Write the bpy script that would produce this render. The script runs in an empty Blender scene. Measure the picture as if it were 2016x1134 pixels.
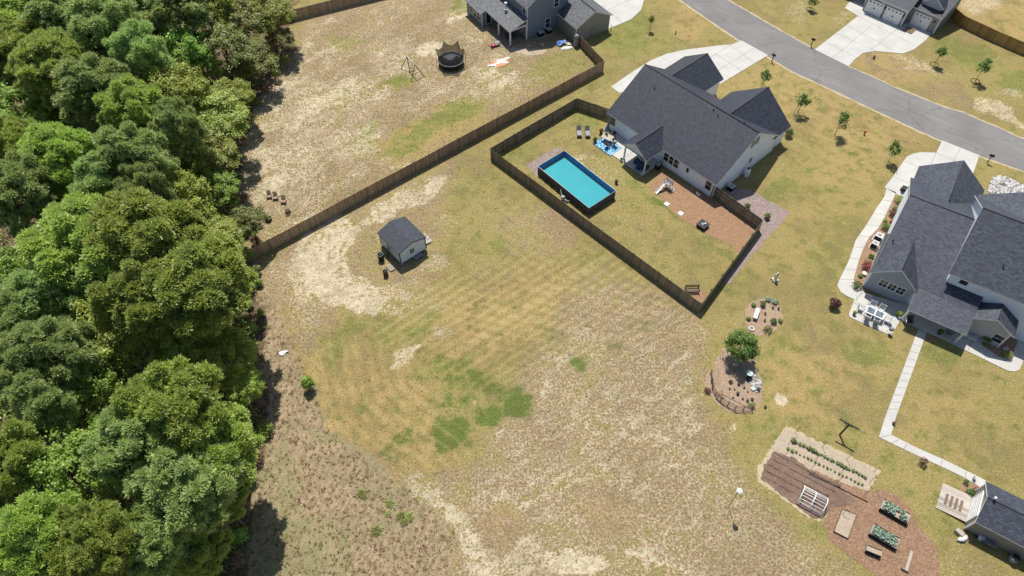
import bpy, bmesh, math, random
import numpy as np
from mathutils import Vector, Matrix

# ------------------------------------------------------------------ camera, sky, sun
S = bpy.context.scene
COL = bpy.context.scene.collection
R = math.radians
CAM_H = 64.0
TILT = R(36.3)            # degrees off straight down
FPX = 1344.0              # focal length in photo pixels (photo 2016 wide)
cd = bpy.data.cameras.new('camera'); cam = bpy.data.objects.new('camera', cd); COL.objects.link(cam)
cam.location = (0, 0, CAM_H); cam.rotation_euler = (TILT, 0, 0)
cd.sensor_width = 36.0; cd.lens = 36.0 * FPX / 2016.0
cd.clip_start = 0.5; cd.clip_end = 2000
S.camera = cam
S.view_settings.view_transform = 'Standard'; S.view_settings.look = 'None'
S.view_settings.gamma = 1.0; S.view_settings.exposure = 0.45
S.render.resolution_x = 1024; S.render.resolution_y = 576

SUN_EL = R(62.5); SHX, SHY = 0.13, -0.99        # shadows fall this way on the ground
W = bpy.data.worlds.new('World'); S.world = W; W.use_nodes = True
wn = W.node_tree; wn.nodes.clear()
sk = wn.nodes.new('ShaderNodeTexSky'); sk.sky_type = 'NISHITA'; sk.sun_disc = False
sk.sun_elevation = SUN_EL; sk.sun_rotation = math.atan2(-SHX, -SHY)
bgn = wn.nodes.new('ShaderNodeBackground'); bgn.inputs[1].default_value = 0.082
won = wn.nodes.new('ShaderNodeOutputWorld')
wn.links.new(sk.outputs[0], bgn.inputs[0]); wn.links.new(bgn.outputs[0], won.inputs[0])
sd = bpy.data.lights.new('sun', 'SUN'); sun = bpy.data.objects.new('sun', sd); COL.objects.link(sun)
sd.energy = 4.2; sd.angle = R(0.5); sd.color = (1.0, 0.955, 0.88)
dv = Vector((SHX*math.cos(SUN_EL), SHY*math.cos(SUN_EL), -math.sin(SUN_EL)))
sun.rotation_euler = dv.to_track_quat('-Z', 'Y').to_euler(); sun.location = (0, 60, 90)

# ------------------------------------------------------------------ survey helpers: photo pixel -> point on the ground
def ray(px, py):
    x = (px-1008)/FPX; y = -(py-567)/FPX
    return np.array([x, math.sin(TILT)+y*math.cos(TILT), -math.cos(TILT)+y*math.sin(TILT)])
def at(px, py, z=0.0):
    d = ray(px, py); t = (z-CAM_H)/d[2]
    return (float(d[0]*t), float(d[1]*t))
def at3(px, py, z=0.0):
    x, y = at(px, py, z); return (x, y, z)
def P(pts, z=0.0): return [at(a, b, z) for a, b in pts]
class Frame:
    def __init__(s, o, ang):
        s.o = np.array(o[:2], float); s.a = R(ang); c, n = math.cos(s.a), math.sin(s.a)
        s.u = np.array([c, n]); s.v = np.array([-n, c])
    def w(s, u, v):
        q = s.o + s.u*u + s.v*v; return (float(q[0]), float(q[1]))
    def l(s, px, py, z=0.0):
        q = np.array(at(px, py, z)) - s.o; return (float(q@s.u), float(q@s.v))
    def onv(s, px, py, v):      # pixel on the wall plane v = const -> (u, z)
        d = ray(px, py); c = np.array([0, 0, CAM_H]); o = s.o
        t = (v + o@s.v) / (d[:2]@s.v); p = c + d*t
        return float((p[:2]-o)@s.u), float(p[2])
    def onu(s, px, py, u):
        d = ray(px, py); c = np.array([0, 0, CAM_H]); o = s.o
        t = (u + o@s.u) / (d[:2]@s.u); p = c + d*t
        return float((p[:2]-o)@s.v), float(p[2])
rng = random.Random(7)
nr = np.random.default_rng(7)

# ------------------------------------------------------------------ materials
def lin(c):
    if isinstance(c, str):
        c = [int(c[i:i+2], 16)/255 for i in (0, 2, 4)]
        c = [x/12.92 if x <= .04045 else ((x+.055)/1.055)**2.4 for x in c]
    return (c[0], c[1], c[2], 1.0)
class NT:
    def __init__(s, name):
        s.m = bpy.data.materials.new(name); s.m.use_nodes = True
        s.t = s.m.node_tree; s.n = s.t.nodes; s.bsdf = s.n['Principled BSDF']; s.out = s.n['Material Output']
    def add(s, typ, **kw):
        n = s.n.new(typ)
        for k, v in kw.items(): setattr(n, k, v)
        return n
    def link(s, a, b): s.t.links.new(a, b)
    def put(s, sock, v):
        if isinstance(v, bpy.types.NodeSocket): s.link(v, sock)
        elif v is not None: sock.default_value = v
    def coord(s, which='Object'):
        return s.add('ShaderNodeTexCoord').outputs[which]
    def mapv(s, v, scale=(1, 1, 1), rot=(0, 0, 0)):
        if any(rot):
            r_ = s.add('ShaderNodeMapping'); s.link(v, r_.inputs[0]); r_.inputs['Rotation'].default_value = rot; v = r_.outputs[0]
        n = s.add('ShaderNodeMapping'); s.link(v, n.inputs[0]); n.inputs['Scale'].default_value = scale; return n.outputs[0]
    def noise(s, v, scale, detail=4, rough=.6, dist=0.0):
        n = s.add('ShaderNodeTexNoise'); s.link(v, n.inputs['Vector']); n.inputs['Scale'].default_value = scale
        n.inputs['Detail'].default_value = detail; n.inputs['Roughness'].default_value = rough
        n.inputs['Distortion'].default_value = dist; return n.outputs['Fac']
    def voro(s, v, scale, out='Distance', feature='F1'):
        n = s.add('ShaderNodeTexVoronoi', feature=feature); s.link(v, n.inputs['Vector']); n.inputs['Scale'].default_value = scale
        return n.outputs[out]
    def math(s, op, a, b=None, c=None, clamp=False):
        n = s.add('ShaderNodeMath', operation=op, use_clamp=clamp); s.put(n.inputs[0], a)
        if b is not None: s.put(n.inputs[1], b)
        if c is not None: s.put(n.inputs[2], c)
        return n.outputs[0]
    def step(s, x, lo, hi, a=0.0, b=1.0):
        n = s.add('ShaderNodeMapRange', interpolation_type='SMOOTHSTEP'); s.put(n.inputs[0], x)
        s.put(n.inputs[1], lo); s.put(n.inputs[2], hi); n.inputs[3].default_value = a; n.inputs[4].default_value = b
        return n.outputs[0]
    def mix(s, f, a, b, mode='MIX'):
        n = s.add('ShaderNodeMix', data_type='RGBA', blend_type=mode); s.put(n.inputs[0], f)
        A = [i for i in n.inputs if i.name == 'A' and i.type == 'RGBA'][0]; B = [i for i in n.inputs if i.name == 'B' and i.type == 'RGBA'][0]
        s.put(A, lin(a) if isinstance(a, (tuple, list, str)) else a); s.put(B, lin(b) if isinstance(b, (tuple, list, str)) else b)
        return [o for o in n.outputs if o.type == 'RGBA'][0]
    def bump(s, h, strength=.5, dist=.05):
        n = s.add('ShaderNodeBump'); s.link(h, n.inputs['Height']); n.inputs['Strength'].default_value = strength
        n.inputs['Distance'].default_value = dist; s.link(n.outputs[0], s.bsdf.inputs['Normal'])
    def fin(s, col, rough=.8, metal=0, spec=None):
        s.put(s.bsdf.inputs['Base Color'], lin(col) if isinstance(col, (tuple, list, str)) else col)
        s.put(s.bsdf.inputs['Roughness'], rough); s.bsdf.inputs['Metallic'].default_value = metal
        if spec is not None: s.bsdf.inputs['Specular IOR Level'].default_value = spec
        return s.m
def plain(name, c, rough=.7, metal=0, var=.12, scale=3.0, spec=.3):
    t = NT(name); v = t.coord(); n = t.noise(v, scale, 5, .65)
    f = t.step(n, .25, .75)
    c = lin(c)[:3]
    col = t.mix(f, [x*(1-var) for x in c], [min(1, x*(1+var)) for x in c])
    return t.fin(col, rough, metal, spec)

M = {}
def mk():
    M['white'] = plain('white_paint', (.72, .72, .71), .5)
    M['trim'] = plain('white_trim', (.70, .70, .69), .5)
    M['black'] = plain('black_plastic', (.018, .018, .02), .5)
    M['darkmetal'] = plain('dark_metal', (.03, .03, .033), .45, .3)
    M['grey'] = plain('grey_plastic', (.22, .23, .24), .5)
    M['lightgrey'] = plain('light_grey_paint', (.45, .46, .47), .5)
    M['steel'] = plain('galvanised_steel', (.42, .44, .46), .4, .7)
    M['soil'] = plain('bed_soil', (.26, .19, .13), .95, 0, .35, 9)
    M['pottery'] = plain('terracotta', (.33, .14, .08), .8)
    M['red'] = plain('red_paint', (.42, .05, .04), .5)
    M['pink'] = plain('pink_plastic', (.62, .06, .22), .45)
    M['orange'] = plain('orange_vinyl', (.62, .22, .10), .5)
    M['blue'] = plain('blue_tarp', (.07, .17, .42), .5)
    M['navy'] = plain('navy_cushion', (.03, .06, .13), .8)
    M['tan'] = plain('tan_fabric', (.42, .36, .28), .85)
    M['charcoal'] = plain('charcoal_fabric', (.055, .055, .06), .85)
    M['wick'] = plain('brown_wicker', (.07, .045, .03), .8)
    M['stone'] = plain('pale_stone', (.44, .43, .40), .85, 0, .25, 5)
    M['bark'] = plain('tree_bark', (.16, .115, .08), .95, 0, .35, 6)
    M['twig'] = plain('grey_branch_bark', (.26, .22, .18), .95, 0, .3, 6)
    M['paver'] = plain('pale_paver', (.60, .58, .53), .8, 0, .08, 8)
    M['stuccotan'] = plain('tan_cladding', (.36, .30, .24), .8, 0, .1, 5)
    M['aqua'] = plain('aqua_glaze', (.42, .56, .50), .4)
    M['teal'] = plain('teal_enamel', (.10, .30, .33), .4)
    M['yellow'] = plain('yellow_paint', (.55, .42, .08), .5)
    def glass(name, c):
        t = NT(name); v = t.coord(); n = t.noise(v, 1.2, 2)
        col = t.mix(t.step(n, .35, .65), c, [x*1.8 for x in c]); return t.fin(col, .08, 0, .6)
    M['glass'] = glass('window_glass', (.014, .018, .024))
    M['glasstop'] = glass('glass_table_top', (.10, .12, .14))
    # lap siding
    def siding(name, c, cy=.18):
        t = NT(name); v = t.coord(); sx = t.add('ShaderNodeSeparateXYZ'); t.link(v, sx.inputs[0])
        fr = t.math('FRACT', t.math('DIVIDE', sx.outputs[2], cy))
        n = t.noise(v, 1.3, 4); c = lin(c)[:3]
        a = t.mix(t.step(n, .3, .7), [x*.93 for x in c], c)
        b = t.mix(t.step(fr, .86, .96), a, [x*.62 for x in c])
        t.bump(fr, .35, .02); return t.fin(b, .55)
    M['sid_white'] = siding('white_lap_siding', (.80, .86, .93))
    M['sid_grey'] = siding('blue_grey_lap_siding', (.18, .215, .255))
    M['sid_greige'] = siding('greige_lap_siding', (.25, .24, .215))
    M['sid_sage'] = siding('grey_lap_siding', (.30, .345, .40))
    M['sid_light'] = siding('light_grey_siding', (.37, .385, .41))
    M['sid_shed'] = siding('pale_blue_shed_siding', (.60, .68, .76), .3)
    # asphalt shingles: uv in metres, v up the slope
    def shingle(name, c, k=1.0):
        t = NT(name); v = t.coord('UV')
        br = t.add('ShaderNodeTexBrick'); t.link(v, br.inputs['Vector'])
        br.inputs['Scale'].default_value = 1.0; br.inputs['Brick Width'].default_value = .38*k; br.inputs['Row Height'].default_value = .21*k
        br.inputs['Mortar Size'].default_value = .022; br.inputs['Mortar Smooth'].default_value = .3; br.inputs['Bias'].default_value = -.1
        br.offset = .5; br.squash = 1.0
        c = lin(c)[:3]
        br.inputs['Color1'].default_value = (*[x*.60 for x in c], 1); br.inputs['Color2'].default_value = (*[x*1.45 for x in c], 1)
        br.inputs['Mortar'].default_value = (*[x*.3 for x in c], 1)
        n = t.noise(v, .35, 4); n2 = t.noise(v, 9, 3, .8)
        a = t.mix(t.step(n, .3, .7), br.outputs['Color'], [x*1.0 for x in c]); 
        a = t.mix(.12, br.outputs['Color'], a)
        b = t.mix(t.math('MULTIPLY', t.step(n2, .5, .68), .16), a, [x*2.4 for x in c])
        b = t.mix(t.math('MULTIPLY', t.step(n, .42, .62), .10), b, [x*.55 for x in c])
        t.bump(br.outputs['Fac'], .3, -.02)
        return t.fin(b, .62, 0, .5)
    M['shingle'] = shingle('charcoal_shingles', (.029, .035, .053))
    M['shingle_grey'] = shingle('grey_shingles', (.052, .061, .083))
    M['shingle_light'] = shingle('light_grey_shingles', (.105, .11, .122))
    M['ridge'] = plain('ridge_cap', (.045, .047, .055), .9)
    # weathered fence wood; tone per picket from the random island node
    def wood(name, a, b, grain=(9, 9, 1.2)):
        t = NT(name); v = t.coord(); vm = t.mapv(v, grain); n = t.noise(vm, 1.6, 5, .7)
        g = t.add('ShaderNodeNewGeometry'); ri = g.outputs['Random Per Island']
        col = t.mix(t.step(n, .25, .75), a, b)
        col = t.mix(t.math('MULTIPLY', ri, .8), col, [x*.50 for x in lin(a)[:3]])
        return t.fin(col, .85)
    M['fence_brown'] = wood('weathered_brown_fence', (.30, .205, .135), (.44, .315, .215))
    M['fence_grey'] = wood('weathered_grey_fence', (.22, .18, .125), (.32, .265, .19))
    M['fence_new'] = wood('new_orange_fence', (.30, .17, .05), (.38, .23, .075))
    M['timber'] = wood('bleached_timber', (.44, .385, .325), (.58, .52, .455), (3, 3, 3))
    M['timber_dark'] = wood('dark_timber', (.17, .12, .085), (.27, .195, .14), (3, 3, 3))
    M['timber_orange'] = wood('orange_timber', (.30, .20, .10), (.40, .28, .15), (3, 3, 3))
    # concrete with joints given by geometry; this is the slab surface
    def concrete(name, c):
        t = NT(name); v = t.coord(); n = t.noise(v, .5, 5, .6); n2 = t.noise(v, 7, 4, .7); n3 = t.noise(v, 2.2, 5, .7)
        c = lin(c)[:3]
        col = t.mix(t.step(n, .25, .75), [x*.88 for x in c], [x*1.06 for x in c])
        col = t.mix(t.math('MULTIPLY', t.step(n3, .55, .72), .22), col, [c[0]*.72, c[1]*.69, c[2]*.62])
        col = t.mix(t.math('MULTIPLY', t.step(n2, .4, .7), .16), col, [x*.8 for x in c])
        return t.fin(col, .85)
    M['concrete'] = concrete('concrete', (.47, .46, .425))
    M['concrete_brown'] = concrete('brown_concrete', (.24, .18, .14))
    t = NT('asphalt'); v = t.coord(); n = t.noise(v, .16, 5, .6); n2 = t.noise(v, 8, 4, .8); n3 = t.noise(t.mapv(v, (.25, 2.2, 1), (0, 0, R(43))), .6, 4)
    col = t.mix(t.step(n, .3, .7), (.155, .149, .142), (.195, .187, .178))
    col = t.mix(t.math('MULTIPLY', t.step(n3, .5, .7), .35), col, (.26, .25, .235))
    col = t.mix(t.math('MULTIPLY', t.step(n2, .45, .7), .35), col, (.14, .138, .137))
    wv = t.mapv(v, (1, 1, 1), (0, 0, R(43))); ds = t.noise(v, .9, 4); ck = t.voro(t.mapv(v, (.11, .16, 1), (0, 0, R(20))), 1.0, 'Distance', 'DISTANCE_TO_EDGE')
    ck2 = t.math('ADD', ck, t.math('MULTIPLY_ADD', ds, .16, -.08)); crack = t.math('MULTIPLY', t.step(t.math('ABSOLUTE', ck2), .004, .010, 1, 0), .35)
    col = t.mix(crack, col, (.07, .066, .062)); st_ = t.noise(v, .45, 3, .5); col = t.mix(t.math('MULTIPLY', t.step(st_, .64, .72), .4), col, (.10, .095, .09))
    M['asphalt'] = t.fin(col, .9)
    t = NT('concrete_joint'); M['joint'] = t.fin((.20, .19, .17), .9)
    # loose bed covers
    def bed(name, a, b, c, s=5, thr=.56, stretch=(1, 1, 1)):
        t = NT(name); v = t.mapv(t.coord(), stretch); n = t.noise(v, s, 6, .75); n2 = t.noise(v, s*.22, 4); n3 = t.noise(v, s*1.9, 3, .8)
        col = t.mix(t.step(n, .35, .65), a, b)
        col = t.mix(t.math('MULTIPLY', t.step(n3, thr, thr+.1), .75), col, c)
        col = t.mix(t.math('MULTIPLY', t.step(n2, .4, .7), .35), col, [x*.72 for x in lin(a)[:3]])
        t.bump(n, .8, .12); return t.fin(col, .95)
    M['straw'] = bed('orange_pine_straw', (.25, .14, .075), (.385, .24, .14), (.13, .07, .035), 5, .52)
    M['straw2'] = bed('garden_pine_straw', (.21, .118, .07), (.355, .225, .14), (.11, .06, .035), 4, .52)
    M['gravel'] = bed('pink_gravel', (.20, .14, .125), (.42, .34, .31), (.07, .045, .04), 5.5, .52)
    M['dirt'] = bed('pinkish_dirt', (.27, .185, .125), (.38, .28, .19), (.46, .38, .27), 3.2, .58)
    M['dirt_dark'] = bed('tilled_soil', (.14, .088, .062), (.22, .145, .105), (.40, .32, .23), 3.0, .64)
    M['sandplot'] = bed('sandy_plot', (.36, .285, .205), (.46, .38, .28), (.24, .18, .125), 5, .60)
    M['mulch'] = bed('brown_mulch', (.24, .14, .08), (.36, .24, .15), (.12, .07, .04), 5, .56)
    M['straw_edge'] = bed('pale_straw_edge', (.40, .32, .20), (.49, .405, .275), (.30, .22, .13), 5, .6)
    t = NT('pool_water'); v = t.coord(); n = t.noise(v, .45, 3); n2 = t.noise(v, 3.0, 3)
    col = t.mix(t.step(n, .3, .7), (.012, .42, .45), (.018, .47, .50)); t.bump(n2, .10, .05)
    M['water'] = t.fin(col, .12, 0, .45)
    M['liner'] = plain('blue_pool_liner', (.045, .22, .48), .4)
    M['poolwall'] = plain('dark_pool_fabric', (.075, .075, .08), .7)
    # rug
    t = NT('patterned_rug'); v = t.coord('Generated')
    vo = t.voro(t.mapv(v, (9, 16, 1)), 1.0, 'Distance', 'DISTANCE_TO_EDGE'); no = t.noise(v, 12, 2)
    col = t.mix(t.step(vo, .10, .16), (.02, .16, .36), (.42, .66, .74)); col = t.mix(t.step(no, .55, .6), col, (.03, .24, .46))
    M['rug'] = t.fin(col, .9)
    def leaf(name, a, b, c, tr=.28):
        t = NT(name); v = t.coord('Object'); n = t.noise(v, .55, 3, .6)
        g = t.add('ShaderNodeNewGeometry').outputs['Random Per Island']
        oi = t.add('ShaderNodeObjectInfo').outputs['Random']
        col = t.mix(g, a, b); col = t.mix(t.math('MULTIPLY', t.step(n, .45, .7), .7), col, c)
        hs = t.add('ShaderNodeHueSaturation'); t.link(col, hs.inputs['Color'])
        t.link(t.math('MULTIPLY_ADD', oi, .025, .482), hs.inputs['Hue']); t.link(t.math('MULTIPLY_ADD', oi, .38, .82), hs.inputs['Value'])
        col = hs.outputs[0]
        d = t.add('ShaderNodeBsdfDiffuse'); t.link(col, d.inputs[0])
        tl = t.add('ShaderNodeBsdfTranslucent'); t.link(col, tl.inputs[0])
        gl = t.add('ShaderNodeBsdfGlossy'); gl.inputs['Roughness'].default_value = .45; gl.inputs[0].default_value = (.8, .85, .8, 1)
        m1 = t.add('ShaderNodeMixShader'); m1.inputs[0].default_value = tr; t.link(d.outputs[0], m1.inputs[1]); t.link(tl.outputs[0], m1.inputs[2])
        m2 = t.add('ShaderNodeMixShader'); m2.inputs[0].default_value = .035; t.link(m1.outputs[0], m2.inputs[1]); t.link(gl.outputs[0], m2.inputs[2])
        t.link(m2.outputs[0], t.out.inputs[0]); return t.m
    M['pine'] = leaf('pine_needles', (.33, .44, .09), (.52, .64, .15), (.37, .47, .15), .5)
    M['pine2'] = leaf('grey_pine_needles', (.32, .43, .13), (.48, .60, .22), (.36, .46, .19), .5)
    M['oak'] = leaf('yellow_green_leaves', (.26, .33, .045), (.43, .50, .09), (.29, .35, .07), .48)
    M['bright'] = leaf('bright_green_leaves', (.18, .31, .035), (.31, .47, .07), (.23, .36, .06), .46)
    M['dull'] = leaf('dull_olive_leaves', (.15, .18, .04), (.24, .27, .065), (.17, .18, .055), .35)
    M['young'] = leaf('young_tree_leaves', (.07, .15, .02), (.15, .26, .04), (.10, .19, .03))
    M['dark'] = leaf('deep_green_leaves', (.06, .12, .02), (.13, .20, .04), (.08, .14, .03))
    M['redleaf'] = leaf('red_leaves', (.22, .04, .035), (.38, .09, .07), (.24, .06, .05))
    M['maroon'] = leaf('maroon_leaves', (.11, .045, .035), (.19, .09, .06), (.13, .06, .05))
    M['cabbage'] = leaf('blue_green_leaves', (.19, .28, .20), (.36, .47, .36), (.25, .34, .26))
    M['crop'] = leaf('crop_leaves', (.12, .19, .05), (.22, .30, .09), (.15, .22, .07))
    M['dry'] = leaf('dry_grass_blades', (.44, .33, .19), (.60, .48, .28), (.46, .33, .19), .4)
    M['tuft'] = leaf('green_grass_blades', (.26, .30, .09), (.40, .42, .14), (.32, .32, .10), .4)
    M['brownleaf'] = leaf('brown_leaves', (.20, .125, .075), (.32, .215, .135), (.22, .135, .08), .4)
mk()

# ------------------------------------------------------------------ mesh builder
class MB:
    def __init__(s): s.v = []; s.f = []; s.mi = []; s.uv = []; s.sm = []
    def face(s, pts, mi=0, uv=None, smooth=False):
        b = len(s.v); s.v.extend([tuple(p) for p in pts]); s.f.append(tuple(range(b, b+len(pts))))
        s.mi.append(mi); s.uv.append(uv); s.sm.append(smooth)
    def raw(s, vs, fs, mi=0, smooth=False):
        b = len(s.v); s.v.extend([tuple(p) for p in vs])
        for f in fs: s.f.append(tuple(i+b for i in f)); s.mi.append(mi); s.uv.append(None); s.sm.append(smooth)
    def box(s, c, d, rz=0, mi=0, tilt=None):
        hx, hy, hz = d[0]/2, d[1]/2, d[2]/2
        vs = [Vector((x, y, z)) for x in (-hx, hx) for y in (-hy, hy) for z in (-hz, hz)]
        m = Matrix.Rotation(rz, 3, 'Z')
        if tilt is not None: m = m @ tilt
        vs = [m @ v + Vector(c) for v in vs]
        s.raw(vs, [(0, 1, 3, 2), (4, 6, 7, 5), (0, 4, 5, 1), (2, 3, 7, 6), (0, 2, 6, 4), (1, 5, 7, 3)], mi)
    def b2(s, x0, x1, y0, y1, z0, z1, mi=0):
        s.box(((x0+x1)/2, (y0+y1)/2, (z0+z1)/2), (x1-x0, y1-y0, z1-z0), 0, mi)
    def bar(s, a, b, w=.05, h=None, mi=0):
        h = h or w; a = Vector(a); b = Vector(b); d = b-a; L = d.length
        if L < 1e-6: return
        q = d.to_track_quat('X', 'Z').to_matrix()
        vs = [q @ Vector((x, y, z)) + (a+b)/2 for x in (-L/2, L/2) for y in (-w/2, w/2) for z in (-h/2, h/2)]
        s.raw(vs, [(0, 1, 3, 2), (4, 6, 7, 5), (0, 4, 5, 1), (2, 3, 7, 6), (0, 2, 6, 4), (1, 5, 7, 3)], mi)
    def tube(s, pts, rad, n=8, mi=0, cap=True, closed=False):
        pts = [Vector(p) for p in pts]; k = len(pts)
        rad = rad if isinstance(rad, (list, tuple)) else [rad]*k
        rings = []
        for i, p in enumerate(pts):
            if closed: d = pts[(i+1) % k]-pts[i-1]
            else: d = pts[min(i+1, k-1)]-pts[max(i-1, 0)]
            if d.length < 1e-9: d = Vector((0, 0, 1))
            d.normalize(); up = Vector((0, 0, 1)) if abs(d.z) < .9 else Vector((1, 0, 0))
            a = d.cross(up).normalized(); b = d.cross(a).normalized()
            rings.append([p + (a*math.cos(t)+b*math.sin(t))*rad[i] for t in [2*math.pi*j/n for j in range(n)]])
        vs = [v for r in rings for v in r]; fs = []
        for i in range(k if closed else k-1):
            i2 = (i+1) % k
            for j in range(n): fs.append((i*n+j, i*n+(j+1) % n, i2*n+(j+1) % n, i2*n+j))
        if cap and not closed: fs.append(tuple(range(n))[::-1]); fs.append(tuple((k-1)*n+j for j in range(n)))
        s.raw(vs, fs, mi, True)
    def lathe(s, prof, c=(0, 0, 0), n=16, mi=0, sx=1, sy=1):
        vs = []; fs = []
        for r, z in prof:
            for j in range(n):
                t = 2*math.pi*j/n; vs.append((c[0]+r*sx*math.cos(t), c[1]+r*sy*math.sin(t), c[2]+z))
        for i in range(len(prof)-1):
            for j in range(n): fs.append((i*n+j, i*n+(j+1) % n, (i+1)*n+(j+1) % n, (i+1)*n+j))
        fs.append(tuple(range(n))[::-1]); fs.append(tuple((len(prof)-1)*n+j for j in range(n)))
        s.raw(vs, fs, mi, True)
    def blob(s, c, r, jit=.15, sub=1, mi=0, seed=0):
        bm = bmesh.new(); bmesh.ops.create_icosphere(bm, subdivisions=sub, radius=1.0)
        rr = random.Random(seed); r = r if isinstance(r, (tuple, list)) else (r, r, r)
        vs = [(c[0]+v.co.x*r[0]*(1+rr.uniform(-jit, jit)), c[1]+v.co.y*r[1]*(1+rr.uniform(-jit, jit)), c[2]+v.co.z*r[2]*(1+rr.uniform(-jit, jit))) for v in bm.verts]
        fs = [tuple(v.index for v in f.verts) for f in bm.faces]; bm.free(); s.raw(vs, fs, mi, True)
    def poly(s, pts, z0, z1, mi=0, miside=None):      # extruded polygon (ngon top)
        n = len(pts); vs = [(p[0], p[1], z0) for p in pts]+[(p[0], p[1], z1) for p in pts]
        area = sum(pts[i][0]*pts[(i+1) % n][1]-pts[(i+1) % n][0]*pts[i][1] for i in range(n))
        top = tuple(range(n, 2*n)); bot = tuple(range(n))[::-1]
        if area < 0: top = top[::-1]; bot = bot[::-1]
        s.raw(vs, [top], mi); s.raw(vs, [(i, (i+1) % n, n+(i+1) % n, n+i) for i in range(n)]+[bot], mi if miside is None else miside)
    def build(s, name, mats, parent=None, smooth=None):
        me = bpy.data.meshes.new(name); me.from_pydata(s.v, [], s.f)
        if not isinstance(mats, (list, tuple)): mats = [mats]
        for m in mats: me.materials.append(M[m] if isinstance(m, str) else m)
        me.polygons.foreach_set('material_index', s.mi)
        me.polygons.foreach_set('use_smooth', [bool(x) for x in s.sm])
        if any(u is not None for u in s.uv):
            ul = me.uv_layers.new(name='UVMap'); k = 0; buf = np.zeros(len(me.loops)*2)
            for f, u in zip(s.f, s.uv):
                if u is not None:
                    for j in range(len(f)): buf[2*(k+j)] = u[j][0]; buf[2*(k+j)+1] = u[j][1]
                k += len(f)
            ul.data.foreach_set('uv', buf)
        me.update()
        o = bpy.data.objects.new(name, me); COL.objects.link(o)
        if parent is not None: o.parent = parent
        return o
def tag(o, label=None, cat=None, group=None, kind=None):
    if label: o['label'] = label
    if cat: o['category'] = cat
    if group: o['group'] = group
    if kind: o['kind'] = kind
    return o
def thing(name, label, cat, loc=(0, 0, 0), rz=0, group=None):
    o = bpy.data.objects.new(name, None); COL.objects.link(o); o.empty_display_size = .3
    o.location = (loc[0], loc[1], loc[2] if len(loc) > 2 else 0); o.rotation_euler = (0, 0, rz)
    return tag(o, label, cat, group)
def dup(root, loc, rz=None, label=None, group=None, scale=None):
    r = root.copy(); COL.objects.link(r); r.location = (loc[0], loc[1], loc[2] if len(loc) > 2 else root.location.z)
    if rz is not None: r.rotation_euler = (0, 0, rz)
    if scale is not None: r.scale = (scale, scale, scale) if not isinstance(scale, (tuple, list)) else scale
    if label: r['label'] = label
    if group: r['group'] = group
    for ch in list(root.children):
        c = ch.copy(); COL.objects.link(c); c.parent = r
        for g in list(ch.children):
            d = g.copy(); COL.objects.link(d); d.parent = c
    return r
def struct(name, mb, mats): return tag(mb.build(name, mats), kind='structure')
def wobble(pts, amp, step=.6, seed=0):
    rr = random.Random(seed); out = []
    n = len(pts)
    for i in range(n):
        a, b = pts[i], pts[(i+1) % n]; L = math.hypot(b[0]-a[0], b[1]-a[1]); k = max(1, int(L/step))
        for j in range(k):
            t = j/k; out.append((a[0]+(b[0]-a[0])*t+rr.uniform(-amp, amp), a[1]+(b[1]-a[1])*t+rr.uniform(-amp, amp)))
    return out
def sheet(name, px, z, mat, amp=0, step=.6, seed=1, world=False):
    pts = px if world else P(px)
    if amp: pts = wobble(pts, amp, step, seed)
    mb = MB(); mb.poly(pts, z-.06, z, 0); return struct(name, mb, mat)
# ------------------------------------------------------------------ ground
SC = 4; MX, MY = 400, 400
GW, GH = (2016+2*MX)//SC, (1134+2*MY)//SC
gx, gy = np.meshgrid(np.arange(GW)*SC-MX, np.arange(GH)*SC-MY)
def blur(a, s):
    s = s/SC
    if s <= .3: return a
    k = np.exp(-.5*(np.arange(-int(3*s)-1, int(3*s)+2)/s)**2); k /= k.sum(); h = len(k)//2
    a = np.pad(a, h, mode='edge')
    a = np.apply_along_axis(lambda r: np.convolve(r, k, 'valid'), 1, a)
    return np.apply_along_axis(lambda r: np.convolve(r, k, 'valid'), 0, a)
def inpoly(pts):
    m = np.zeros(gx.shape, bool); n = len(pts)
    for i in range(n):
        x0, y0 = pts[i]; x1, y1 = pts[(i+1) % n]
        if y0 == y1: continue
        c = ((y0 > gy) != (y1 > gy)) & (gx < (x1-x0)*(gy-y0)/(y1-y0)+x0); m ^= c
    return m.astype(float)
CH = {k: np.zeros(gx.shape) for k in ('sand', 'green', 'dgreen', 'thatch', 'litter', 'rough', 'lum', 'gold')}
def pol(ch, pts, val, s=20): 
    m = blur(inpoly(pts), s); CH[ch] = CH[ch]*(1-m)+val*m
def ell(ch, x, y, rx, ry, rot=0, val=1, soft=.35, add=False):
    c, n = math.cos(R(rot)), math.sin(R(rot)); dx, dy = gx-x, gy-y
    q = np.sqrt(((dx*c+dy*n)/rx)**2+((-dx*n+dy*c)/ry)**2)
    m = np.clip((1+soft-q)/(2*soft), 0, 1); m = m*m*(3-2*m)
    CH[ch] = CH[ch]+val*m if add else np.maximum(CH[ch], val*m) if val > 0 else np.clip(CH[ch]+val*m, 0, 1)
def line(ch, pts, w, val, add=False):
    best = np.full(gx.shape, 1e9)
    for (x0, y0), (x1, y1) in zip(pts[:-1], pts[1:]):
        L2 = (x1-x0)**2+(y1-y0)**2; t = np.clip(((gx-x0)*(x1-x0)+(gy-y0)*(y1-y0))/L2, 0, 1)
        best = np.minimum(best, np.hypot(gx-x0-t*(x1-x0), gy-y0-t*(y1-y0)))
    m = np.exp(-.5*(best/w)**2); CH[ch] = np.clip(CH[ch]+val*m, 0, 1) if add else np.maximum(CH[ch], val*m)
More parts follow.
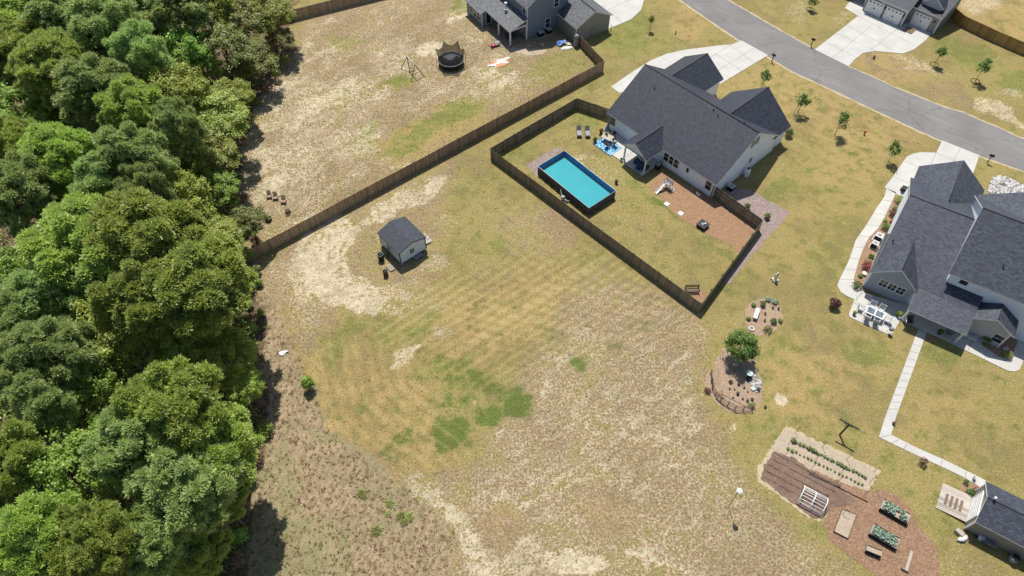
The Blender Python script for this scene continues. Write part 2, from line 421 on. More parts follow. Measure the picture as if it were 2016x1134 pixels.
# sand
CH['sand'][:] = .06; CH['green'][:] = .32; CH['thatch'][:] = .15; CH['gold'][:] = .45
UP = [(470, 500), (420, 330), (480, 150), (590, 40), (760, -60), (930, -60), (1120, 60), (1185, 120)]
pol('sand', UP, .50, 14); pol('thatch', UP, .95, 14); pol('green', UP, .18, 14); pol('gold', UP, .3, 14); pol('thatch', [(490, 520), (760, 350), (920, 310), (880, 400), (850, 590), (700, 620), (640, 650), (600, 730), (560, 640)], .8, 16)
pol('sand', [(440, 520), (450, 200), (560, 120), (640, 150), (700, 260), (640, 330), (600, 420)], .68, 40)
ell('sand', 760, 100, 70, 25, -15, .62); ell('sand', 850, 95, 28, 18, -10, .95); ell('sand', 620, 100, 60, 30, 0, .7)
ell('sand', 700, 200, 100, 40, -20, .6); ell('sand', 820, 185, 60, 25, -20, .62); ell('sand', 905, 35, 16, 8, 0, .95)
ell('sand', 975, 150, 70, 20, 0, .62); ell('sand', 690, 285, 90, 40, -25, .66); ell('sand', 560, 300, 70, 80, 0, .72)
line('sand', [(590, 230), (700, 160), (800, 120)], 8, .2, True); line('sand', [(620, 420), (760, 300), (900, 200), (1000, 150)], 12, .12, True)
line('thatch', [(560, 420), (700, 300), (860, 180)], 14, .4, True); line('thatch', [(700, 60), (900, 60)], 30, .3, True)
pol('sand', [(1010, 118), (1060, 82), (1150, 70), (1170, 110), (1080, 150)], .35, 10)
pol('sand', [(930, 60), (950, 66), (1000, 100), (1080, 96), (1070, 108), (960, 130), (905, 80)], .62, 8)
pol('gold', [(760, 340), (740, 290), (860, 200), (960, 230), (930, 270)], .75, 20)
ell('green', 880, 235, 75, 26, -22, .85); ell('green', 800, 280, 50, 22, -20, .7); ell('sand', 860, 250, 110, 34, -22, -.45)
ell('green', 785, 160, 26, 13, -10, .9); ell('sand', 785, 160, 26, 13, 0, -.5); ell('green', 720, 265, 30, 6, -38, .85)
ell('green', 1100, 130, 60, 25, -20, .45); ell('green', 905, 12, 22, 12, 0, .8); ell('green', 785, 75, 30, 10, 10, .5)
for q in ((880, 235, 90, 32, -22), (800, 280, 60, 26, -20), (785, 160, 30, 16, -10), (720, 265, 36, 9, -38), (1100, 130, 60, 25, -20), (905, 12, 26, 16, 0), (680, 80, 40, 12, 0), (730, 300, 40, 20, 0), (640, 440, 40, 12, -30)): ell('thatch', *q, -.9)
ell('green', 680, 80, 40, 12, 0, .5); ell('green', 620, 300, 24, 14, -30, .5); ell('green', 640, 440, 50, 12, -30, .5)
# field below the long fence
pol('sand', [(490, 520), (760, 350), (920, 310), (880, 400), (720, 440), (690, 520), (760, 590), (850, 590), (700, 620), (640, 650), (600, 730), (560, 640)], .56, 22)
pol('sand', [(700, 420), (720, 470), (700, 530), (840, 560), (870, 500), (840, 430)], .25, 14)
ell('sand', 610, 540, 60, 60, 0, .74); ell('sand', 790, 400, 110, 22, -28, .75); ell('thatch', 850, 350, 60, 14, -28, .8)
ell('green', 740, 490, 60, 28, 0, .55); ell('sand', 860, 520, 35, 20, -20, .62); ell('sand', 880, 440, 30, 20, 0, .5)
for k in range(6):     # curved wheel tracks round the little shed
    r0 = 78+k*13
    line('sand', [(770+r0*1.25*math.cos(R(t)), 505+r0*.78*math.sin(R(t))) for t in range(50, 235, 12)], 3.4, .5, True)
ell('green', 950, 360, 90, 40, -30, .45); ell('green', 900, 330, 60, 20, -30, .5)
ell('thatch', 1050, 450, 90, 60, 0, .75); ell('sand', 1060, 440, 60, 40, 0, .35); ell('thatch', 985, 530, 60, 40, -20, .4)
pol('gold', [(880, 600), (1060, 540), (1220, 560), (1160, 620), (930, 720), (860, 700)], 1.0, 20)
pol('gold', [(640, 740), (700, 690), (830, 720), (900, 860), (880, 950), (800, 930), (700, 860), (650, 820)], .95, 20)
pol('gold', [(900, 900), (1010, 870), (1010, 930), (930, 950)], .9, 14)
ell('green', 730, 650, 60, 40, 0, .6); ell('green', 640, 690, 40, 40, 0, .6)
ell('green', 830, 640, 60, 40, 0, .5); ell('green', 990, 490, 70, 26, 20, .5); ell('green', 1160, 520, 40, 16, -20, .6); ell('green', 930, 470, 60, 30, 0, .4)
# brown thatch and pale sand of the lower middle
TH = [(1050, 700), (1090, 600), (1160, 540), (1290, 560), (1400, 640), (1390, 780), (1430, 860), (1520, 1000), (1700, 1140), (1700, 1400), (700, 1400), (880, 1050), (800, 960), (940, 900), (960, 800)]
pol('thatch', TH, .92, 22); pol('green', TH, .14, 22); pol('sand', TH, .52, 26); pol('gold', TH, .25, 26)
ell('sand', 1270, 800, 120, 110, -30, .58); ell('sand', 1180, 900, 120, 60, -30, .55)
line('sand', [(815, 962), (870, 1010), (920, 1060), (960, 1130), (990, 1250)], 40, .78)
ell('sand', 1130, 1110, 70, 30, 0, .9); ell('sand', 1010, 1100, 80, 50, 0, .72); ell('sand', 1240, 960, 60, 40, 0, .6)
line('sand', [(1240, 1085), (1320, 1110), (1400, 1150)], 6, .8); line('sand', [(1160, 640), (1290, 660), (1400, 650)], 12, .5)
ell('sand', 1150, 580, 70, 40, 20, .30); ell('sand', 1300, 590, 60, 30, 20, .30)
ell('gold', 985, 1040, 50, 60, 0, .8); ell('sand', 985, 1040, 40, 45, 0, -.45); ell('gold', 1200, 1010, 50, 50, 0, .7); ell('sand', 1200, 1010, 45, 50, 0, -.3)
ell('green', 1290, 900, 25, 14, -20, .5); ell('green', 1190, 885, 20, 10, 0, .4); ell('sand', 1060, 1000, 60, 40, -20, .25)
# pale spots
ell('sand', 790, 700, 34, 12, -30, .80, .3); ell('sand', 815, 690, 30, 12, -30, .8); ell('sand', 875, 655, 30, 16, -30, .55); ell('sand', 865, 658, 5, 5, 0, 1.)
for x, y, r in [(998, 620, 4), (1020, 627, 4), (928, 790, 4), (735, 940, 4), (718, 1112, 5), (868, 1085, 3), (792, 1010, 6)]: ell('sand', x, y, r, r, 0, 1.0)
# clover patches
for x, y, rx, ry, ro, v in [(886, 850, 32, 27, 20, 1), (957, 815, 30, 15, -20, .95), (1010, 790, 28, 24, 0, 1), (1145, 713, 20, 14, 0, 1), (935, 752, 40, 20, 20, .6), (985, 770, 22, 12, 0, .6), (785, 865, 26, 14, -30, .75), (820, 830, 18, 12, -40, .55), (900, 790, 30, 16, 0, .45), (1210, 680, 16, 10, 0, .45), (765, 895, 18, 10, 0, .5), (1090, 655, 30, 14, 20, .4), (870, 720, 40, 30, 0, .35), (1260, 640, 40, 14, -15, .35)]:
    ell('dgreen', x, y, rx*1.15, ry*1.15, ro, v, .4)
ell('green', 920, 760, 120, 60, 10, .55); ell('green', 1000, 690, 80, 40, 0, .4)
# fenced yard and lawns to the right
YD = [(968, 300), (1135, 200), (1500, 440), (1380, 605)]
pol('sand', YD, .26, 8); pol('green', YD, .42, 8); pol('gold', YD, .5, 8)
ell('sand', 1180, 330, 70, 26, 30, .48); ell('sand', 1250, 440, 90, 20, 30, .40); ell('green', 1310, 405, 44, 8, 40, .95); ell('dgreen', 1305, 400, 36, 6, 38, .6)
ell('green', 1150, 230, 40, 22, 20, .7); ell('green', 1020, 290, 50, 30, 0, .6); ell('green', 1250, 370, 40, 12, 40, .7); ell('thatch', 1085, 260, 40, 14, -30, .3)
ell('green', 1400, 480, 50, 10, 30, .8); ell('green', 1360, 540, 60, 30, 0, .45); ell('green', 1220, 490, 80, 14, 35, .5); ell('green', 1190, 300, 30, 8, 40, .6)
RL = [(1405, 640), (1440, 590), (1560, 430), (1560, 260), (1430, 170), (1512, 112), (1720, 218), (1850, 290), (1740, 380), (1650, 560), (1760, 660), (1740, 860), (1950, 960), (1850, 1140), (1830, 1040), (1720, 930), (1540, 840), (1500, 900), (1420, 850)]
pol('green', RL, .44, 20); pol('sand', RL, .12, 20); pol('gold', RL, .62, 30)
ell('green', 1490, 620, 90, 60, 0, .35); ell('green', 1640, 500, 50, 120, 30, .6); ell('green', 1600, 350, 60, 60, 0, .5); ell('gold', 1660, 330, 80, 50, 0, .9); ell('gold', 1590, 760, 120, 80, 0, .9)
ell('green', 1530, 380, 50, 20, -20, .8); ell('green', 1700, 690, 60, 30, 20, .8); ell('green', 1590, 830, 60, 30, 0, .45); ell('green', 1450, 560, 60, 24, -30, .55)
ell('green', 1850, 700, 50, 20, 20, .8); ell('green', 1900, 860, 120, 90, 0, .5); ell('gold', 1870, 850, 130, 100, 0, .7); ell('green', 1860, 1010, 50, 60, 0, .65)
ell('sand', 1890, 1120, 60, 40, 0, .45); ell('sand', 1850, 700, 20, 8, 0, .3); ell('green', 1690, 480, 20, 60, 25, .7)
ell('green', 1230, 60, 60, 60, 0, .75); ell('green', 1300, 90, 60, 30, 0, .5); ell('gold', 1360, 40, 40, 40, 0, .9); ell('sand', 1215, 130, 60, 20, -30, .42); ell('green', 1180, 160, 50, 14, -30, .6)
ell('sand', 1440, 640, 40, 60, 0, .2)
pol('gold', [(1420, 170), (1520, 115), (1700, 215), (1840, 285), (1700, 300), (1560, 240)], .9, 14)
# across the road
ell('sand', 1570, 20, 26, 26, 0, .55); ell('sand', 1655, 35, 22, 10, 0, .55); ell('sand', 1800, 128, 60, 14, 25, .62, .3); ell('sand', 1870, 150, 20, 8, 20, .6); ell('sand', 1960, 215, 50, 18, 25, .75); ell('sand', 2000, 240, 40, 12, 25, .7)
ell('thatch', 1800, 150, 140, 30, 25, .6); ell('sand', 1990, 185, 30, 14, 0, .6); ell('green', 1900, 100, 80, 26, 20, .8); ell('green', 2000, 160, 40, 30, 20, .9); ell('gold', 1720, 120, 120, 40, 20, .8)
pol('gold', [(1880, -50), (2100, -50), (2100, 130), (2000, 80), (1885, 25)], 1.0, 6); pol('sand', [(1880, -50), (1960, -50), (1975, 30), (1930, 40), (1885, 20)], .75, 12)
ell('sand', 1530, 795, 15, 13, 30, 1.0, .3); ell('sand', 1470, 850, 60, 20, 0, .35); ell('sand', 1440, 850, 12, 8, 0, .7)
ell('green', 1480, 880, 60, 30, 0, .4); ell('green', 1440, 960, 60, 20, 0, .35)
# rough meadow and forest floor
RO = [(490, 500), (520, 560), (560, 640), (600, 730), (625, 780), (640, 840), (720, 900), (800, 960), (860, 1010), (900, 1060), (860, 1180), (820, 1400), (300, 1400), (440, 800), (430, 520)]
pol('rough', RO, 1, 6); pol('sand', RO, .14, 8); pol('green', RO, .12, 10); pol('thatch', RO, .8, 10); pol('gold', RO, .3, 10)
ell('green', 610, 1090, 90, 80, 0, .55); ell('green', 560, 960, 40, 90, 0, .45); ell('sand', 640, 960, 90, 50, 0, .25); ell('thatch', 530, 560, 30, 60, 0, 1.); ell('green', 640, 860, 40, 12, 30, .5)
line('gold', [(620, 700), (640, 830), (720, 900), (800, 960)], 12, .5, True)
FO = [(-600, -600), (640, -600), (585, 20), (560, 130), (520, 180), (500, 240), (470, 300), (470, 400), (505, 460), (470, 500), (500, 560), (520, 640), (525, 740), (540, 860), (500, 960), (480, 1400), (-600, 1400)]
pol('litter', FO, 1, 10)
rs = np.random.default_rng(17)
for k in range(240):
    x, y = rs.uniform(900, 1420), rs.uniform(600, 1134)
    if y > 560+(1400-x)*.55 or x > 1100: ell('sand', x, y, rs.uniform(6, 26), rs.uniform(4, 9), -37+rs.normal()*25, rs.uniform(-.2, .22), .5, True)
for k in range(200):
    x, y = rs.uniform(480, 1150), rs.uniform(20, 480); ell('sand' if k % 3 else 'thatch', x, y, rs.uniform(10, 40), rs.uniform(5, 14), -28+rs.normal()*12, rs.uniform(-.3, .25), .5, True)
for k in range(90):
    x, y = rs.uniform(620, 1300), rs.uniform(440, 880); ell('green', x, y, rs.uniform(8, 34), rs.uniform(6, 16), -35+rs.normal()*20, rs.uniform(-.35, .4), .5, True)
for k in range(120):
    x, y = rs.uniform(980, 2016), rs.uniform(200, 1100); ell('green', x, y, rs.uniform(8, 40), rs.uniform(6, 18), rs.normal()*40, rs.uniform(-.3, .35), .5, True)
# mown stripes
def stripes(pts, per, amp, poly, s=14):
    best = np.full(gx.shape, 1e9)
    for (x0, y0), (x1, y1) in zip(pts[:-1], pts[1:]):
        L2 = (x1-x0)**2+(y1-y0)**2; t = np.clip(((gx-x0)*(x1-x0)+(gy-y0)*(y1-y0))/L2, -3, 4) if len(pts) == 2 else np.clip(((gx-x0)*(x1-x0)+(gy-y0)*(y1-y0))/L2, 0, 1)
        best = np.minimum(best, np.hypot(gx-x0-t*(x1-x0), gy-y0-t*(y1-y0)))
    CH['lum'] += np.sin(best/per*2*math.pi)*amp*blur(inpoly(poly), s)
def rows_(ch, a, b, per, amp, poly, s=20):
    L = math.hypot(b[0]-a[0], b[1]-a[1]); d = ((gx-a[0])*(b[1]-a[1])-(gy-a[1])*(b[0]-a[0]))/L
    CH[ch] = CH[ch]+np.sin(d/per*2*math.pi)*amp*blur(inpoly(poly), s)
rows_('sand', (850, 1050), (1400, 640), 26, .07, [(900, 1000), (1000, 850), (1350, 620), (1400, 700), (1390, 850), (1200, 1100), (950, 1134)])
rows_('sand', (470, 500), (1190, 120), 24, .07, UP)
stripes([(600, 560), (622, 700), (650, 830), (720, 900), (815, 960)], 24, .8, [(615, 650), (700, 660), (820, 700), (900, 820), (960, 900), (830, 960), (700, 880), (640, 820)])
stripes([(900, 590), (1340, 700)], 17, .6, [(900, 560), (1340, 560), (1300, 700), (900, 700)])
stripes([(860, 720), (1250, 470)], 16, .85, [(700, 660), (850, 540), (1240, 470), (1370, 620), (1290, 690), (1000, 780)])
stripes([(1470, 180), (1800, 330)], 15, .5, [(1440, 170), (1520, 115), (1840, 280), (1700, 380), (1560, 300)])
stripes([(1550, 840), (1450, 640)], 22, .35, [(1400, 700), (1700, 500), (1750, 800), (1600, 900), (1400, 850)])
stripes([(1780, 840), (1950, 900)], 16, .35, [(1760, 700), (2016, 760), (2016, 960), (1750, 860)])
stripes([(1860, -20), (1990, 60)], 14, .5, [(1900, -40), (2100, -40), (2100, 120)])
stripes([(1060, 380), (1360, 560)], 20, .45, [(960, 330), (1370, 620), (1180, 660), (900, 470)])
stripes([(700, 420), (950, 290)], 16, .5, [(520, 500), (900, 300), (1180, 140), (1190, 160), (960, 320), (740, 440)])

def gridaxis(lo, hi, a, b, fine, coarse):
    x = list(np.arange(lo, a, coarse))+list(np.arange(a, b, fine))+list(np.arange(b, hi+coarse, coarse)); return np.array(x)
gxs = gridaxis(-700, 700, -92, 92, .33, 20.); gys = gridaxis(-300, 900, 8, 120, .33, 20.)
X, Y = np.meshgrid(gxs, gys); Xf, Yf = X.ravel(), Y.ravel()
c_ = Yf*math.sin(TILT)+CAM_H*math.cos(TILT); u_ = Yf*math.cos(TILT)-CAM_H*math.sin(TILT)
cc = np.maximum(c_, 5); PX = 1008+FPX*Xf/cc; PY = 567-FPX*u_/cc
def vnoise(x, y, cell, seed):
    g_ = np.random.default_rng(seed).random((256, 256))*2-1; u = x/cell+500.3; v = y/cell+500.7
    i = np.floor(u).astype(int); j = np.floor(v).astype(int); fu = u-i; fv = v-j; fu = fu*fu*(3-2*fu); fv = fv*fv*(3-2*fv); i %= 255; j %= 255
    return (g_[j, i]*(1-fu)+g_[j, i+1]*fu)*(1-fv)+(g_[j+1, i]*(1-fu)+g_[j+1, i+1]*fu)*fv
wx = sum(vnoise(Xf, Yf, c, s)*a for c, s, a in ((3.2, 1, 8), (1.4, 2, 7), (.7, 3, 5))); wy = sum(vnoise(Xf, Yf, c, s)*a for c, s, a in ((3.2, 11, 8), (1.4, 12, 7), (.7, 13, 5)))
ix0 = np.clip((PX+MX)/SC, 0, GW-1.001); iy0 = np.clip((PY+MY)/SC, 0, GH-1.001); PX = PX+wx; PY = PY+wy
ix = np.clip((PX+MX)/SC, 0, GW-1.001); iy = np.clip((PY+MY)/SC, 0, GH-1.001)
def samp(a, ix=ix, iy=iy):
    x0 = ix.astype(int); y0 = iy.astype(int); fx = ix-x0; fy = iy-y0
    return (a[y0, x0]*(1-fx)+a[y0, x0+1]*fx)*(1-fy)+(a[y0+1, x0]*(1-fx)+a[y0+1, x0+1]*fx)*fy
me = bpy.data.meshes.new('ground'); nx, ny = len(gxs), len(gys)
V = np.zeros((nx*ny, 3)); V[:, 0] = Xf; V[:, 1] = Yf
me.vertices.add(nx*ny); me.vertices.foreach_set('co', V.ravel())
ii = (np.arange(ny-1)[:, None]*nx+np.arange(nx-1)[None, :]).ravel()
F = np.stack([ii, ii+1, ii+nx+1, ii+nx], 1)
me.loops.add(F.size); me.loops.foreach_set('vertex_index', F.ravel().astype(np.int32))
me.polygons.add(len(F)); me.polygons.foreach_set('loop_start', (np.arange(len(F))*4).astype(np.int32))
me.update(calc_edges=True)
for nm, ks in (('maskA', ('sand', 'green', 'dgreen', 'thatch')), ('maskB', ('litter', 'rough', 'lum', 'gold'))):
    at_ = me.attributes.new(nm, 'FLOAT_COLOR', 'POINT')
    buf = np.stack([samp(CH[k], ix0, iy0) if k == 'lum' else samp(CH[k]) for k in ks], 1); at_.data.foreach_set('color', buf.astype(np.float32).ravel())
t = NT('ground_cover'); v = t.coord()
def attr(nm):
    a = t.add('ShaderNodeAttribute', attribute_name=nm); s_ = t.add('ShaderNodeSeparateColor'); t.link(a.outputs['Color'], s_.inputs[0])
    return s_.outputs[0], s_.outputs[1], s_.outputs[2], a.outputs['Alpha']
sand, green, dgreen, thatch = attr('maskA'); litter, rough, lum, gold = attr('maskB')
big = t.noise(v, .10, 5, .6); mid = t.noise(v, .55, 5, .65); fine = t.noise(v, 4.2, 5, .75, .3); fine2 = t.noise(t.mapv(v, (1, 1, 1), (0, 0, .6)), 7.0, 3, .8); sm = t.noise(v, 1.3, 5, .75)
stre = t.noise(t.mapv(v, (.35, 2.4, 1), (0, 0, R(-42))), 1.5, 5, .75)
def C_(x, k): return t.math('MULTIPLY_ADD', x, k, -.5*k)
def add(*xs):
    r = xs[0]
    for x in xs[1:]: r = t.math('ADD', r, x)
    return r
col = t.mix(t.step(add(gold, C_(mid, 1.6), C_(sm, 1.2)), .1, .9), (.255, .225, .075), (.388, .272, .108))
col = t.mix(t.math('MULTIPLY', t.step(add(green, C_(mid, 1.9), C_(sm, 1.2), C_(fine, 1.0)), .25, .85), .85), col, (.155, .190, .034))
th = t.mix(t.step(fine, .42, .58), (.275, .185, .118), (.425, .305, .205))
col = t.mix(t.math('MULTIPLY', t.step(add(thatch, C_(mid, 2.0), C_(sm, 1.4), C_(big, 2.0)), .25, 1.0), .85), col, th)
col = t.mix(t.math('MULTIPLY', t.step(fine, .46, .60), .50), col, t.mix(.65, col, (.60, .49, .28)))
col = t.mix(t.math('MULTIPLY', t.step(fine2, .47, .62), .70), col, t.mix(.66, col, (.085, .072, .022)))
# pale sand showing between the blades
sv = add(t.math('MULTIPLY_ADD', sand, 1.65, -1.10), C_(fine, 3.0), C_(stre, 1.1), C_(mid, 1.6), C_(fine2, 2.0), C_(sm, 1.3))
sm_ = t.step(sv, -.10, .10)
sc_ = t.mix(t.step(sm, .35, .65), (.510, .420, .275), (.680, .590, .430))
col = t.mix(t.math('MULTIPLY', sm_, .93), col, sc_)
dk = t.math('MULTIPLY', t.step(fine2, .55, .66), t.step(sand, .15, .5)); col = t.mix(t.math('MULTIPLY', dk, .75), col, (.150, .115, .055))
dg = add(dgreen, C_(sm, 2.6), C_(fine, 2.6), C_(mid, 1.6))
col = t.mix(t.math('MULTIPLY', t.step(dg, .25, .85), .95), col, t.mix(t.step(fine2, .38, .62), (.060, .105, .018), (.150, .200, .045)))
rr_ = t.noise(t.mapv(v, (1.0, .45, 1), (0, 0, R(20))), 2.2, 6, .8)
rc = t.mix(t.step(rr_, .38, .62), (.245, .180, .108), (.415, .322, .198)); rc = t.mix(t.math('MULTIPLY', t.step(add(big, C_(mid, .8)), .42, .62), .5), rc, (.33, .295, .165))
rc = t.mix(t.math('MULTIPLY', t.step(add(green, C_(mid, 1.4)), .15, .6), .6), rc, (.28, .28, .125))
rc = t.mix(t.math('MULTIPLY', t.step(fine2, .54, .64), .55), rc, (.11, .075, .045)); rc = t.mix(t.math('MULTIPLY', t.step(fine, .55, .64), .45), rc, (.56, .46, .33))
rgm = t.step(add(rough, C_(sm, 1.0), C_(mid, .6)), .25, .75)
col = t.mix(t.math('MULTIPLY', rgm, t.math('SUBTRACT', 1.0, t.math('MULTIPLY', sm_, .8))), col, rc)
col = t.mix(t.math('MULTIPLY', t.step(lum, 0.0, 1.), .48), col, t.mix(.6, col, (.52, .44, .23)))
col = t.mix(t.math('MULTIPLY', t.step(t.math('MULTIPLY', lum, -1.0), 0.0, 1.), .48), col, t.mix(.55, col, (.15, .115, .04)))
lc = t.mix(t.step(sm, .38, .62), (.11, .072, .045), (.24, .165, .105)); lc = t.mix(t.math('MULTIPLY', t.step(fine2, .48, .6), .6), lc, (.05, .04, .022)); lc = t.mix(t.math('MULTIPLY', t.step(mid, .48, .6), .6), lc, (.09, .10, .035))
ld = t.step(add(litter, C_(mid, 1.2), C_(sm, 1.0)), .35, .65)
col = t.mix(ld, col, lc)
col = t.mix(t.math('MULTIPLY', t.step(add(big, C_(mid, .8)), .42, .62), .42), col, t.mix(.6, col, (.105, .085, .03)))
hh = t.math('ADD', fine, t.math('MULTIPLY', fine2, .7)); t.bump(hh, .85, .16)
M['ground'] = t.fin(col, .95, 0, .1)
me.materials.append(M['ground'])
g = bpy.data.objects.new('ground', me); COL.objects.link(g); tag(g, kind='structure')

# ------------------------------------------------------------------ road, driveways, walks
lower = [(1190, -95), (1262, -50), (1340, 0), (1400, 42), (1460, 82), (1512, 111), (1559, 140), (1633, 174), (1720, 216), (1816, 260), (1850, 275), (1928, 306), (2016, 337), (2150, 385), (2400, 470)]
upper = [(2400, 400), (2150, 322), (2004, 270), (1971, 254), (1917, 240), (1897, 222), (1860, 212), (1760, 172), (1720, 153), (1670, 131), (1603, 98), (1535, 60), (1432, 0), (1360, -45), (1290, -90)]
upper[4] = (1935, 240)
edge = wobble(P([(a-1, b+3) for a, b in lower]+[(a+1, b-2) for a, b in upper]), .12, .5, 3)
sheet('road_shoulder', edge, .012, 'straw_edge', world=True)
sheet('road', lower+upper, .024, 'asphalt', .05, .7, 4)
def slab(name, px, joints=(), z=.05, mat='concrete', world=False):
    pts = px if world else P(px)
    mb = MB(); mb.poly(pts, -.05, z, 0)
    for a, b in joints:
        a, b = (a, b) if world else (at(*a), at(*b))
        d = Vector((b[0]-a[0], b[1]-a[1])); L = d.length; ang = math.atan2(d.y, d.x)
        mb.box(((a[0]+b[0])/2, (a[1]+b[1])/2, z+.002), (L, .05, .006), ang, 1)
    return struct(name, mb, [mat, 'joint'])
slab('driveway', [(1203, 171), (1240, 145), (1280, 120), (1313, 106), (1351, 98), (1414, 90), (1440, 88), (1460, 80), (1512, 109), (1432, 157), (1418, 166), (1380, 150), (1300, 170), (1219, 183)],
     [((1484, 95), (1412, 140)), ((1440, 88), (1400, 112)), ((1437, 90), (1487, 125)), ((1408, 106), (1461, 140)), ((1390, 130), (1440, 155)), ((1300, 112), (1322, 124)), ((1240, 145), (1262, 158)), ((1370, 96), (1398, 112))])
slab('driveway', [(1604, 98), (1689, 32), (1663, 16), (1672, 4), (1760, -20), (1880, 30), (1835, 64), (1823, 79), (1797, 99), (1776, 106), (1749, 103), (1721, 101), (1698, 105), (1682, 118), (1670, 131)],
     [((1640, 113), (1716, 50)), ((1712, 101), (1755, 66)), ((1623, 82), (1695, 118)), ((1645, 66), (1725, 101)), ((1667, 50), (1760, 100)), ((1689, 32), (1800, 90)), ((1755, 66), (1790, 40))])
slab('driveway', [(1855, 277), (1928, 306), (1912, 352), (1890, 400), (1800, 396), (1768, 384), (1741, 369), (1758, 348), (1770, 330), (1785, 309), (1797, 303), (1812, 300), (1843, 301)],
     [((1890, 292), (1862, 350)), ((1843, 301), (1905, 328)), ((1843, 301), (1825, 340)), ((1780, 318), (1850, 345)), ((1758, 348), (1800, 366))])
WL = [(1741, 369), (1745, 372), (1741, 387), (1727, 408), (1706, 442), (1684, 474), (1672, 511), (1654, 548), (1648, 562), (1655, 575), (1667, 583), (1682, 590)]
WR = [(1701, 577), (1680, 552), (1684, 536), (1690, 515), (1697, 495), (1709, 470), (1729, 449), (1741, 428), (1755, 399), (1764, 379)]
slab('footpath', WL+WR, [((1736, 394), (1757, 397)), ((1720, 420), (1744, 424)), ((1706, 442), (1732, 446)), ((1690, 464), (1712, 467)), ((1680, 486), (1700, 488)), ((1673, 508), (1692, 511)), ((1664, 530), (1686, 532)), ((1654, 550), (1680, 551))])
wk = [(1807, 649), (1824, 655), (1764, 820), (1754, 856), (1809, 884), (1860, 906), (1948, 950), (1932, 961), (1899, 941), (1860, 922), (1801, 895), (1730, 861), (1743, 820)]
wj = [((1807-64*k/12.+1, 649+171*k/12.), (1824-60*k/12.-1, 655+165*k/12.)) for k in range(1, 12)]
wj += [((1752+50*k/3., 858+26*k/3.-1), (1730+71*k/3.+1, 861+34*k/3.+1)) for k in range(0, 3)]+[((1809+46*k, 884+22*k), (1801+50*k, 895+23*k)) for k in range(1, 3)]
slab('footpath', wk, wj)
slab('driveway', [(1150, -40), (1275, -50), (1268, 0), (1262, 20), (1243, 38), (1220, 48), (1195, 58), (1160, 20)], [((1196, 20), (1262, -10)), ((1185, 10), (1225, 45))])

# ------------------------------------------------------------------ house kit (all in the house's own frame: u, v, z)
def roofplane(mb, pts, eave, th=.16):
    """pts: (u,v,z) corners; eave: direction (u,v) of the courses. Top face textured in metres, rims are trim."""
    pts = [Vector(p) for p in pts]; e = Vector((eave[0], eave[1], 0)).normalized()
    n = (pts[1]-pts[0]).cross(pts[2]-pts[0])
    if n.z < 0: pts = pts[::-1]; n = -n
    n.normalize(); up = n.cross(e); 
    uv = [(p.dot(e), p.dot(up)) for p in pts]
    mb.face(pts, 0, uv); lo = [p-Vector((0, 0, th)) for p in pts]
    k = len(pts)
    for i in range(k): j = (i+1) % k; mb.face([pts[i], lo[i], lo[j], pts[j]], 1)
    mb.face(lo[::-1], 1)
def gable(mb, axis, c, half, s0, s1, ze, zr, cap=True):
    for sg in (-1, 1):
        if axis == 'v': q = [(c, s0, zr), (c, s1, zr), (c+sg*half, s1, ze), (c+sg*half, s0, ze)]; e = (0, 1)
        else: q = [(s0, c, zr), (s1, c, zr), (s1, c+sg*half, ze), (s0, c+sg*half, ze)]; e = (1, 0)
        roofplane(mb, q, e)
def ridgecap(mb, axis, c, s0, s1, zr, w=.16):
    k = .7
    if axis == 'v': mb.tube([(c, s0, zr-.02), (c, s1, zr-.02)], .085, 6)
    else: mb.tube([(s0, c, zr-.02), (s1, c, zr-.02)], .085, 6)
def prism(mb, axis, c, hw, s0, s1, zb, ze, zr, mi=0):
    """box with gable ends: cross-section pentagon"""
    sec = [(c-hw, zb), (c+hw, zb), (c+hw, ze), (c, zr), (c-hw, ze)]
    A = [((x, s0, z) if axis == 'v' else (s0, x, z)) for x, z in sec]; B = [((x, s1, z) if axis == 'v' else (s1, x, z)) for x, z in sec]
    fs = [(0, 1, 2, 3, 4), (9, 8, 7, 6, 5)]+[(i, 5+i, 5+(i+1) % 5, (i+1) % 5) for i in range(5)]
    mb.raw(A+B, fs, mi)
def gwall(mb, axis, c, half, s0, s1, ze, zr, oh=.35, zb=0, ohe=None):
    """walls under a gable roof with overhang oh"""
    sl = (zr-ze)/half; prism(mb, axis, c, half-oh, s0, s1, zb, ze+sl*oh-.17, zr-.17)
def window(root, p, axis, w, h, out, cols=1, rows=2, label=None, name='window', dep=.05):
    """p centre on wall; axis 'u' or 'v' = direction along the wall; out = +-1 outward on the other axis"""
    fr = MB(); pn = MB(); u, v, z = p; t = .075
    def bx(a0, a1, z0, z1, d, mb):
        o0, o1 = (0, d*out) if out > 0 else (d*out, 0)
        if axis == 'u': mb.b2(u+a0, u+a1, v+o0, v+o1, z+z0, z+z1)
        else: mb.b2(u+o0, u+o1, v+a0, v+a1, z+z0, z+z1)
    bx(-w/2-t, -w/2, -h/2-t, h/2+t, dep, fr); bx(w/2, w/2+t, -h/2-t, h/2+t, dep, fr)
    bx(-w/2, w/2, h/2, h/2+t, dep, fr); bx(-w/2, w/2, -h/2-t, -h/2, dep, fr)
    for i in range(1, cols): bx(-w/2+w*i/cols-.022, -w/2+w*i/cols+.022, -h/2, h/2, dep-.012, fr)
    for i in range(1, rows): bx(-w/2, w/2, -h/2+h*i/rows-.022, -h/2+h*i/rows+.022, dep-.015, fr)
    f = fr.build(name, 'trim', root); bx(-w/2, w/2, -h/2, h/2, .02, pn); pn.build('pane', 'glass', f)
    if label: f['label'] = label
    return f
def corners(root, pts, z0, z1, w=.1, mat='trim'):
    for u, v in pts: m = MB(); m.b2(u-w/2, u+w/2, v-w/2, v+w/2, z0, z1); m.build('corner_trim', mat, root)
